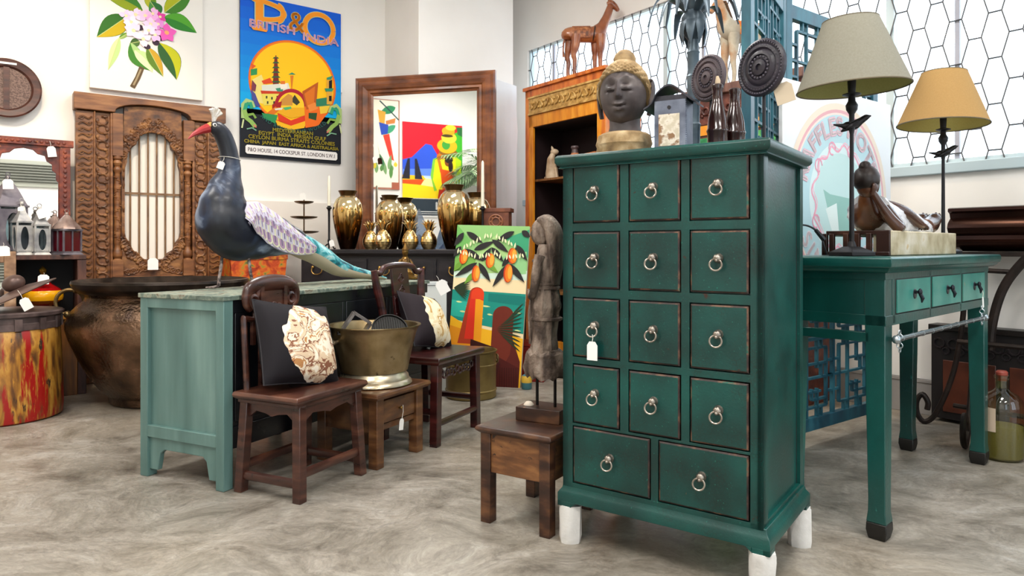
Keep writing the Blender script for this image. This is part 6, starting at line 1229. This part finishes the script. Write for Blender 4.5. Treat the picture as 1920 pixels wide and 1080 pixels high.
MB().box(0, KWd, -.008, .0, 1.70, 1.765).build('orange_rail', ORY, t)
for x0 in (.03, KWd / 2 + .01): MB().box(x0, x0 + KWd / 2 - .04, -.015, .0, .12, 1.68).build('painted_door', MX('green leaf painted doors', [(.3, '#0e4a2e'), (.44, '#2a8a52'), (.54, '#5fae5a'), (.62, '#d8d27a'), (.7, '#155a3a')], 8, rough=.4, bump=0, dist=1), t, bevel=.003)
b, _ = ona(1384, 150, KA + .16); t = thing('painted_horse', 'white painted wooden horse with orange saddle, on the brown cabinet by the window', 'figurine', wp(KA + .16, b, KZ + .022), pi + .15)
HS = Matrix.Scale(.76, 4); mb = MB(HS).tube(smooth([(-.20, 0, .42), (-.17, 0, .46), (-.06, 0, .46), (.04, 0, .46), (.10, 0, .50), (.14, 0, .58), (.165, 0, .66), (.17, 0, .70)], 5), lerps([(.04, .04), (.09, .08), (.095, .085), (.095, .085), (.09, .075), (.062, .05), (.05, .04), (.04, .034)], 5), 20)
mb.tube(smooth([(.15, 0, .71), (.19, 0, .70), (.235, 0, .65), (.255, 0, .62)], 4), lerps([.03, .04, .028, .02], 4), 14)
for x, y in ((-.15, .05), (-.12, -.05), (.06, .05), (.09, -.05)): mb.tube(smooth([(x, y * .8, .43), (x + .005, y, .3), (x + (.01 if x > 0 else -.02), y, .2), (x, y, .1), (x + .004, y, .03), (x + .012, y, 0)], 4), lerps([.055, .04, .026, .02, .018, .026], 4), 12)
for s in (-1, 1): mb.tube([(.15, s * .02, .735), (.145, s * .024, .77)], [.012, .002], 8)
mb.build('body', MX('chalky horse paint', [(.3, '#8d8170'), (.5, '#c2b49c'), (.62, '#b5743a'), (.75, '#d8d0c0')], 5, rough=.55, bump=.2), t)
mb = MB(HS); rings = []
for i in range(9):
    x = -.14 + .16 * i / 8; rings.append([(x, .096 * cos(a), .455 + .108 * sin(a)) for a in [-.35 + (pi + .7) * j / 14 for j in range(15)]] + [(x, .08 * cos(a), .45 + .085 * sin(a)) for a in [-.35 + (pi + .7) * (14 - j) / 14 for j in range(15)]])
mb.loft(rings).build('saddle', MX('orange floral saddle', [(.4, '#d8601c'), (.55, '#e88a2c'), (.62, '#d8c04a'), (.7, '#b5301c')], 22, rough=.5), t)
mb = MB(HS)
for i in range(10): f = i / 9; mb.tube([(.09 + .07 * f, 0, .56 + .16 * f), (.055 + .065 * f, .01, .55 + .17 * f), (.045 + .065 * f, .03, .52 + .17 * f)], [.014, .012, .003], 6)
mb.build('mane', H('#6a4a30', .7), t); MB(HS).tube(smooth([(-.20, 0, .47), (-.25, 0, .42), (-.26, 0, .3), (-.25, 0, .22)], 4), lerps([.02, .028, .024, .004], 4), 10).build('tail', H('#6a4a30', .7), t)
# metal palm
t = thing('metal_palm', 'tall grey metal palm tree sculpture behind the tin lantern', 'sculpture', (.856, 3.304, 0), 0); t.scale = (1, 1, .965)
PM = MX('grey green metal', [(.3, '#3a4550'), (.6, '#5c6a74'), (.8, '#84919a')], 10, rough=.4, metal=.4, bump=.2)
pr = [(.001, 0), (.14, 0), (.14, .02), (.07, .04)]
for i in range(17): z = .06 + i * .118; r = .050 - .0016 * i; pr += [(r, z), (r * 1.07, z + .10), (r * 1.2, z + .108)]
pr += [(.024, 2.09), (.001, 2.1)]; MB().lathe(pr, 20).build('trunk', PM, t)
MB().lathe([(.02, 1.99), (.04, 2.02), (.055, 2.06), (.055, 2.11), (.03, 2.15), (.001, 2.15)], 18).build('bud', PM, t)
rr = random.Random(4)
for i in range(13):
    a = tau * i / 13 * 1.0 + rr.uniform(-.1, .1); up = (.11, .05, .16)[i % 3]; ln = (.20, .17, .14)[i % 3]; c, s = cos(a), sin(a); P = smooth([(.02 * c, .02 * s, 2.12), (.09 * c, .09 * s, 2.12 + up), (ln * .85 * c, ln * .85 * s, 2.135 + up * .55), (ln * 1.05 * c, ln * 1.05 * s, 2.04 + up * .3)], 5)
    MB().tube(P, [(.004, max(.002, .022 * sin(pi * min(1, .1 + .9 * j / (len(P) - 1))) ** .7)) for j in range(len(P))], 8, up=(0, 0, 1)).build('frond', PM, t)
for i in range(8):
    a = tau * i / 8 + .3; c, s = cos(a), sin(a); MB().tube([(.03 * c, .03 * s, 2.12), (.055 * c, .055 * s, 2.08), (.062 * c, .062 * s, 2.03), (.05 * c, .05 * s, 1.97)], [(.003, .02), (.004, .024), (.004, .018), (.002, .003)], 8, up=(c, s, 0)).build('drooping_leaf', PM, t)
# ---------------- blue fretwork screen and round sign ----------------
BL = MX('blue green lattice paint', [(.3, '#0f3a4a'), (.5, '#1a5060'), (.72, '#2d6a78')], 5, (3, 3, 1), rough=.4, bump=.1)
def fret(mb, x0, x1, z0, z1, y0, y1, wd=.011):     # one nested fretwork cell
    def h(a, b, z): mb.box(min(a, b), max(a, b), y0, y1, z - wd / 2, z + wd / 2)
    def v(x, a, b): mb.box(x - wd / 2, x + wd / 2, y0, y1, min(a, b), max(a, b))
    W_, H_ = x1 - x0, z1 - z0; X = lambda f: x0 + f * W_; Z = lambda f: z0 + f * H_
    for f in (.16, .84): v(X(f), Z(.12), Z(.88)); h(X(.16), X(.84), Z(.12 if f < .5 else .88))
    v(X(.38), Z(0), Z(1)); h(X(.16), X(1), Z(.5)); v(X(.62), Z(.62), Z(1)); v(X(.62), Z(0), Z(.36)); h(X(.38), X(.84), Z(.68)); h(X(.38), X(.7), Z(.32)); v(X(.72), Z(.5), Z(.68)); h(X(.5), X(.84), Z(.22)); v(X(.5), Z(.22), Z(.36))
    for f in (.3, .5, .7): h(X(0), X(.16), Z(f)); h(X(.84), X(1), Z(f))
    for f in (.28, .72): v(X(f), Z(0), Z(.12)); v(X(f), Z(.88), Z(1))
def screen_panel(name, wd_, p0, rz, label, part_group=None):
    t = thing('lattice_screen', label, 'screen', p0, rz, 'folding screen panels'); h = 2.10
    mb = MB().box(0, .05, -.018, .018, 0, h + .02).box(wd_ - .05, wd_, -.018, .018, 0, h + .02).box(.05, wd_ - .05, -.016, .016, h - .085, h - .02).box(.05, wd_ - .05, -.016, .016, .07, .13); mb.build('frame', BL, t, bevel=.002)
    lt = MB(); cx = 2; rows = 5; cw = (wd_ - .1) / cx; ch = (h - .085 - .13) / rows
    for i in range(cx):
        for j in range(rows):
            fret(lt, .05 + cw * i, .05 + cw * (i + 1), .13 + ch * j, .13 + ch * (j + 1), -.008, .008)
    for i in range(1, cx): lt.box(.05 + cw * i - .008, .05 + cw * i + .008, -.01, .01, .13, h - .085)
    for j in range(1, rows): lt.box(.05, wd_ - .05, -.01, .01, .13 + ch * j - .008, .13 + ch * j + .008)
    lt.build('lattice', BL, t); return t
SP = Vector((1.42, 3.36, 0)); s0 = SP + D1 * (-.21)
screen_panel('a', .87, s0, facing(D1), 'blue green fretwork screen panel behind the round painted sign')
v = Vector((.883, 2.64, 0)); dv = s0 - Vector((.012, .02, 0)) - v; screen_panel('b', dv.length, v, facing(dv), 'blue green fretwork screen panel seen edge on beside the blackish disc')
# round hotel sign board hung on the screen
SGL, SGZ0, SGZ1 = .985, .70, 1.685; sp_ = Vector((1.492, 3.262, 0)) + D1 * (-.405)
t = thing('painted_sign', 'white sign board with pale blue roundel and pink lettering, hung on the screen', 'sign', (sp_.x, sp_.y, SGZ0), facing(D1))
MB().box(0, SGL, 0, .022, 0, SGZ1 - SGZ0).build('board', H('#dfe2e4', .5), t, bevel=.004)
mb = MB()
for x in (.2, .8): mb.box(x - .012, x + .012, .022, .105, .80, .815)
hk = mb.build('hanging_hooks', H('#5a5a5a', .4, .8), t); hk['kind'] = 'stuff'
A = Art(SGL, SGZ1 - SGZ0, -.001, .45); cx, cz, R0 = .49, .485, .458
for r, c in ((R0, '#e3d5c4'), (R0 - .03, '#d9a7ae'), (R0 - .045, '#e6d4cc'), (R0 - .055, '#b3d2da')): A.ell(c, cx, cz, r, r, n=64)
A.ell('#cfe2e4', cx, cz, .28, .27, n=40); A.ell('#bcd8d8', cx, cz, .24, .22, n=36); A.poly('#8fbab2', [(cx - .16, cz + .04), (cx - .1, cz + .02), (cx + .18, cz), (cx + .16, cz - .12), (cx + .02, cz - .17), (cx - .1, cz - .1)]); A.poly('#d8e6e4', [(cx - .14, cz - .05), (cx - .04, cz - .02), (cx - .02, cz - .15), (cx - .08, cz - .16)])
mc = A; pts = [(cx + (.245 + .018 * sin(11 * a)) * cos(a), cz + (.245 + .018 * cos(13 * a)) * sin(a)) for a in [tau * i / 90 for i in range(91)]]; A.line('#dfa0b4', pts, .011); A.line('#e8b9c6', [(x + .012, z + .012) for x, z in pts], .006)
for a in (.6, 1.2, 1.9, 2.5, 3.6, 5.6): A.line('#dc9ab0', [(cx + .25 * cos(a) + .03 * cos(b_), cz + .25 * sin(a) + .03 * sin(b_)) for b_ in [tau * i / 10 for i in range(9)]], .008)
hh = SGZ1 - SGZ0
A.text('#d9a3b4', 'RAFFLES HOTEL', 0, 0, .115, sx=.98, arc=(cx * SGL, cz * hh, .305, 1), bold=.006, space=1.05); A.text('#f3e6ea', 'RAFFLES HOTEL', 0, 0, .115, sx=.98, arc=(cx * SGL, cz * hh, .305, 1), bold=.002, space=1.05)
A.text('#f3e6ea', 'SINGAPORE', 0, 0, .115, sx=1.2, arc=(cx * SGL, cz * hh, .39, -1), bold=.004, space=1.2)
A.build('print', t)
# ---------------- right hand side ----------------
TA = 4.0; b0, _ = ona(1780, 464, TA)
t = thing('copper_trough', 'long dark copper trough with rolled edge on an iron stand by the window wall', 'trough', wp(TA, b0, 0), RZ_R)
TRM = MX('dark polished copper', [(.3, '#2a1610'), (.5, '#3a2018'), (.75, '#4a2a1e')], 1.5, (1, 1, 1), rough=.25, metal=.7, bump=.05)
sec = [(.0, 1.155), (-.018, 1.15), (-.02, 1.135), (.0, 1.125), (.01, 1.10), (-.02, 1.075), (-.03, 1.05), (-.015, 1.025), (.005, 1.01), (.0, .99), (-.012, .98), (-.005, .965), (.03, .945), (.08, .93), (.16, .93), (.20, .95), (.22, 1.155), (.205, 1.155), (.19, .97), (.06, .97), (.02, 1.0), (.015, 1.15)]
MB().loft([[(x, y, z) for y, z in sec] for x in (0, .02, 1.2, 1.22)]).add([], []).build('trough', TRM, t)
t = thing('scroll_stand', 'dark wrought iron stand with scrolled feet and arched braces below the copper trough', 'stand', wp(TA + .09, b0 + .05, 0), RZ_R)
BI = MX('rusty wrought iron', [(.3, '#140f0d'), (.6, '#2a1f1a'), (.8, '#43342c')], 14, rough=.5, metal=.4, bump=.3)
mb = MB().box(-.02, 1.1, -.09, .08, .905, .928).build('top_frame', BI, t)
q = G(1752, 846); lq = Vector((q.x, q.y, 0)) - (wp(TA + .09, b0 + .05, 0)); lx, ly = lq.dot(D2), -lq.dot(D1) * -1
LX, LY = lq.dot(D2), lq.dot(D1)
def leg(x0, y0, x1, y1, nm='leg'):
    P = smooth([(x0, y0, .905), (x0 + (x1 - x0) * .04, y0 + (y1 - y0) * .04, .6), (x0 + (x1 - x0) * .25, y0 + (y1 - y0) * .25, .30), (x0 + (x1 - x0) * .62, y0 + (y1 - y0) * .62, .08), (x0 + (x1 - x0) * .9, y0 + (y1 - y0) * .9, .015), (x0 + (x1 - x0) * 1.08, y0 + (y1 - y0) * 1.08, .05), (x0 + (x1 - x0) * 1.1, y0 + (y1 - y0) * 1.1, .12), (x0 + (x1 - x0) * .97, y0 + (y1 - y0) * .97, .16), (x0 + (x1 - x0) * .84, y0 + (y1 - y0) * .84, .12), (x0 + (x1 - x0) * .86, y0 + (y1 - y0) * .86, .08)], 5)
    MB().tube(P, .014, 8).build(nm, BI, t)
leg(.06, -.08, .06 + .08, -.42); leg(-.01, .0, -.20, -.06); leg(.75, -.08, .80, -.36)
for z, x0, x1 in ((.47, .0, .76), (.16, .02, .76)): MB().tube([(x0, -.12 - .1 * (z < .3), z), (x1, -.12 - .1 * (z < .3), z)], .012, 8).build('cross_bar', BI, t)
ab = lambda u, z: ((ona(u, 464, 4.0)[0] - b0 - .05), -.09, z)
MB().tube(smooth([ab(1856, .44), ab(1860, .56), ab(1872, .69), ab(1890, .79), ab(1920, .885), ab(1935, .905)], 5), .022, 10).build('arched_brace', BI, t); MB().tube([ab(1845, .835), ab(1895, .83)], .012, 8).build('cross_bar', BI, t)
t = thing('fretwork_chest', 'low black chest with fret band and brown panels behind the glass bottle', 'chest', wp(4.165, ona(1746, 700, 4.165)[0], 0), RZ_R)
MB().box(0, 1.5, 0, .09, .02, .50).build('case', H('#120d0e', .5), t, bevel=.003); MB().box(-.01, 1.51, -.015, .095, .50, .53).build('top', H('#17110f', .4), t, bevel=.003)
mb = MB()
for i in range(20): mb.torus((.04 + .07 * i, -.004, .43), .026, .006, 10, 5); mb.torus((.075 + .07 * i, -.004, .39), .018, .005, 10, 5)
mb.build('fret_band', H('#1d1719', .4), t)
for i in range(4): MB().box(.06 + .31 * i, .31 + .31 * i, -.006, .0, .06, .34).build('panel', MX('red brown panel', [(.3, '#3a1a10'), (.7, '#6a3420')], 5, rough=.45), t, bevel=.003)
t = thing('glass_bottle', 'large clear glass bottle with yellow green liquid on the floor by the table leg', 'bottle', (2.205, 3.15, 0.001), -.45)
def realglass(name, c, ior):
    m, nt, p, N, L = NT(name); p.inputs['Base Color'].default_value = lin(c); p.inputs['Transmission Weight'].default_value = 1; p.inputs['Roughness'].default_value = .03; p.inputs['IOR'].default_value = ior; return m
GB2 = GLASS('bottle glass', '#ecebd2', .03, .22)
MB().lathe([(.001, .0), (.07, 0), (.081, .01), (.083, .03), (.083, .235), (.078, .265), (.06, .29), (.035, .305), (.026, .315), (.025, .355), (.030, .36), (.030, .375), (.022, .378), (.021, .318)], 40).build('body', GB2, t)
LQD = shade_mat('yellow liquid', '#99925a', '#a8a068', .6); MB().lathe([(.001, .006), (.068, .006), (.079, .014), (.0805, .03), (.0805, .15), (.001, .15)], 36).build('liquid', LQD, t)
MB().lathe([(.019, .35), (.021, .372), (.024, .376), (.024, .388), (.018, .395), (.001, .396)], 18).build('stopper', H('#8a3a2c', .5), t)
mb = MB(); rings = [[(.0842 * cos(a), .0842 * sin(a), z) for a in [-2.75 + .75 * i / 8 for i in range(9)]] for z in (.13, .235)]; mb.loft(rings, False).build('paper_label', H('#cdb9a2', .8), t)
t = thing('red_lacquer_box', 'small red lacquer box low behind the standing statue', 'box', (.155, 5.02, 0), MRZ)
MB().box(-.09, .09, -.08, .08, 0, .25).build('body', H('#7a1d16', .35), t, bevel=.004); MB().box(-.095, .095, -.085, .085, .25, .28).build('lid', H('#8a2a1c', .35), t, bevel=.004)
t = thing('striped_bottle', 'tiny teal and yellow banded bottle on the floor by the mango painting', 'bottle', (.098, 4.70, 0), 0)
MB().m(H('#3a6a72', .3)).lathe([(.001, 0), (.032, 0), (.036, .01), (.036, .045)], 20).m(H('#c9a23a', .3)).lathe([(.036, .045), (.036, .075), (.03, .09)], 20).m(H('#3a6a72', .3)).lathe([(.03, .09), (.014, .10), (.014, .125), (.001, .127)], 20).build('body', None, t)
# ---------------- what the mirrors show: the opposite walls ----------------
PB0, PB1, PZ0, PZ1 = -2.72, -3.70, 1.42, 2.88; PWd, PHt = PB0 - PB1, PZ1 - PZ0
def opp(b, z): return wp(A0 + .016, b, z)
t = thing('travel_poster', 'red and blue island poster with temple and basket carrier, seen in the big mirror', 'poster', opp(PB0, PZ0), facing(-D2))
MB().box(0, PWd, 0, .014, 0, PHt).build('board', H('#e8e4e0', .6), t)
A = Art(PWd, PHt, -.001, .4); A.rect('#e8e6e2', 0, 0, 1, 1); A.rect('#d8162a', 0, .2, 1, 1)
fl = lambda pts: [(1 - x, z) for x, z in pts]        # drawn as mirrored in the photo, flipped back here
A.rect('#e9d8a0', 0, .2, 1, .6); A.poly('#2f55d0', fl([(0, .60), (.15, .63), (.38, .78), (.48, .77), (.62, .62), (1, .55), (1, .40), (0, .40)])); A.poly('#5f86e4', fl([(.0, .50), (.5, .52), (1, .5), (1, .4), (0, .4)])); A.rect('#b9d0ee', 0, .38, 1, .44)
A.poly('#f2d21c', fl([(0, .38), (.35, .40), (.6, .36), (1, .36), (1, .2), (0, .2)])); A.poly('#f7ec9a', fl([(.3, .42), (.6, .40), (.55, .32), (.3, .34)])); A.poly('#d8501c', fl([(0, .40), (.36, .40), (.3, .34), (.0, .35)])); A.poly('#f0c21c', fl([(0, .44), (.34, .44), (.38, .40), (.0, .39)]))
for s, x in ((-1, .10), (1, .22)):
    for i in range(7): A.poly('#26242e', fl([(x + s * -.02, .40 + i * .03), (x + s * (.11 - .013 * i), .40 + i * .03), (x + s * (.09 - .013 * i), .435 + i * .03), (x - s * .02, .435 + i * .03)]))
A.poly('#7fc43a', fl([(.50, .62), (.62, .66), (.72, .55), (.64, .3), (.52, .28), (.46, .45)])); A.poly('#3fae2c', fl([(.84, .9), (1, .96), (1, .25), (.86, .22), (.80, .5)])); A.poly('#f2e21c', fl([(.54, .62), (.9, .66), (.94, .2), (.62, .2), (.5, .4)])); A.poly('#b8d81c', fl([(.88, .66), (.98, .62), (.98, .3), (.9, .3)]))
A.poly('#c9701c', fl([(.56, .66), (.62, .70), (.74, .68), (.72, .64), (.62, .62), (.66, .52), (.62, .48)])); A.poly('#d8501c', fl([(.62, .52), (.86, .50), (.9, .38), (.84, .3), (.66, .3)])); A.poly('#b5301c', fl([(.6, .3), (.88, .3), (.9, .22), (.58, .2)])); A.ell('#8a4a1c', 1 - .75, .60, .055, .05); A.ell('#1c161a', 1 - .77, .625, .07, .04); A.ell('#2a1c1c', 1 - .80, .55, .04, .06)
A.ell('#8a5a1c', 1 - .76, .70, .16, .035); A.ell('#e8b01c', 1 - .74, .77, .17, .08); A.ell('#3f9a3a', 1 - .72, .78, .07, .05); A.ell('#f0c83a', 1 - .77, .86, .13, .06); A.ell('#caa21c', 1 - .76, .93, .11, .05); A.ell('#4a3a1c', 1 - .74, .88, .1, .016); A.ell('#e8d03a', 1 - .8, .97, .09, .03); A.poly('#2a6a3a', fl([(.90, .98), (1, .98), (1, .88), (.92, .90)]))
A.rect('#2f3a44', 0, .02, 1, .195); A.text('#f2f2f0', 'BALI', .30, .085, .16, sx=1.0, bold=.006); A.rect('#e8e8e6', .05, .055, .95, .062); A.rect('#e8e8e6', .05, .035, .8, .04)
A.build('print', t)
t = thing('parrot_canvas', 'narrow canvas of a red and blue parrot among leaves, seen in the big mirror', 'painting', opp(-3.745, 1.83), facing(-D2))
MB().box(0, .62, 0, .03, 0, 1.36).build('canvas', H('#a8705a', .7), t)
A = Art(.62, 1.36, -.001); A.rect('#f0ecd8', .03, .02, .99, .99)
A.leaf('#2f8a5a', .1, .92, .5, .84, .06); A.leaf('#3f9a72', .1, .72, .45, .6, .05); A.line('#2a4a4a', [(.02, .78), (.3, .9), (.5, .98)], .02); A.poly('#d8a23a', [(.35, .86), (.55, .88), (.5, .72), (.38, .7)]); A.poly('#2a4ab0', [(.28, .72), (.52, .74), (.46, .6), (.3, .62)]); A.poly('#d83a2a', [(.26, .62), (.42, .60), (.24, .34), (.14, .32)]); A.poly('#c97a3a', [(.1, .80), (.35, .76), (.34, .72), (.12, .74)])
for i in range(12): rr = random.Random(i); A.leaf(rr.choice(['#5a8a4a', '#7aa06a', '#3f7a52', '#d8c23a']), .1 + .06 * i, .1 + rr.uniform(0, .2), .1 + .06 * i + rr.uniform(-.1, .15), .28 + rr.uniform(0, .12), .03)
A.rect('#a8604a', 0, 0, .2, .08); A.build('print', t)
t = thing('potted_palm', 'leafy green potted palm in a dark pot, seen in the big mirror', 'plant', wp(A0 + .45, -2.42, 0), facing(D1))
MB().lathe([(.001, 0), (.14, 0), (.19, .3), (.2, .42), (.18, .42), (.17, .38), (.001, .38)], 28).build('pot', H('#23262c', .4), t)
MB().cyl((0, 0, .3), (.02, 0, 2.05), .03, .022, 10).build('trunk', H('#5a4a38', .8), t)
PG = MX('palm leaf', [(.3, '#3f6a42'), (.7, '#8fae84')], 5, rough=.5, bump=0); rr = random.Random(8)
for i in range(24):
    a = tau * i / 24 * 3 + rr.uniform(-.2, .2); el = rr.uniform(-.45, 1.1); ln = rr.uniform(.5, .85); c, s = cos(a), sin(a); mb = MB(); P = smooth([(.02, 0, 2.0), (.02 + .5 * ln * c * cos(el), .5 * ln * s * cos(el), 2.05 + .5 * ln * sin(el) + .1), (.02 + ln * c, ln * s, 2.0 + ln * sin(el) * .75)], 8)
    P = [Vector((max(p.x, -.36), p.y, p.z)) for p in P]
    mb.tube(P, .006, 5)
    for j in range(3, len(P) - 1):
        d = (P[j + 1] - P[j]).normalized(); sd = d.cross(Vector((0, 0, 1))).normalized(); l = .26 * sin(pi * (j / len(P))) + .05
        for q in (-1, 1): e = P[j] + sd * q * l + d * l * .7 - Vector((0, 0, l * .35)); mb.tube([P[j], (P[j] + e) / 2 + Vector((0, 0, .02)), e], [(.002, .009), (.002, .013), (.001, .001)], 4)
    mb.build('frond', PG, t)
t = thing('louvred_vent', 'wide grey louvred vent on the wall facing the arched mirror', 'vent', wp(1.25, B1 - .03, 1.98), facing(-D1))
MB().box(-.06, 1.16, 0, .025, -.05, .38).build('housing', H('#a9aa9c', .5), t, bevel=.004)
for i in range(7): MB(TR(0, -.012, .03 + i * .045, rx=-.5)).box(0, 1.1, -.02, .02, -.003, .003).build('louvre', H('#5c5e54', .5), t)
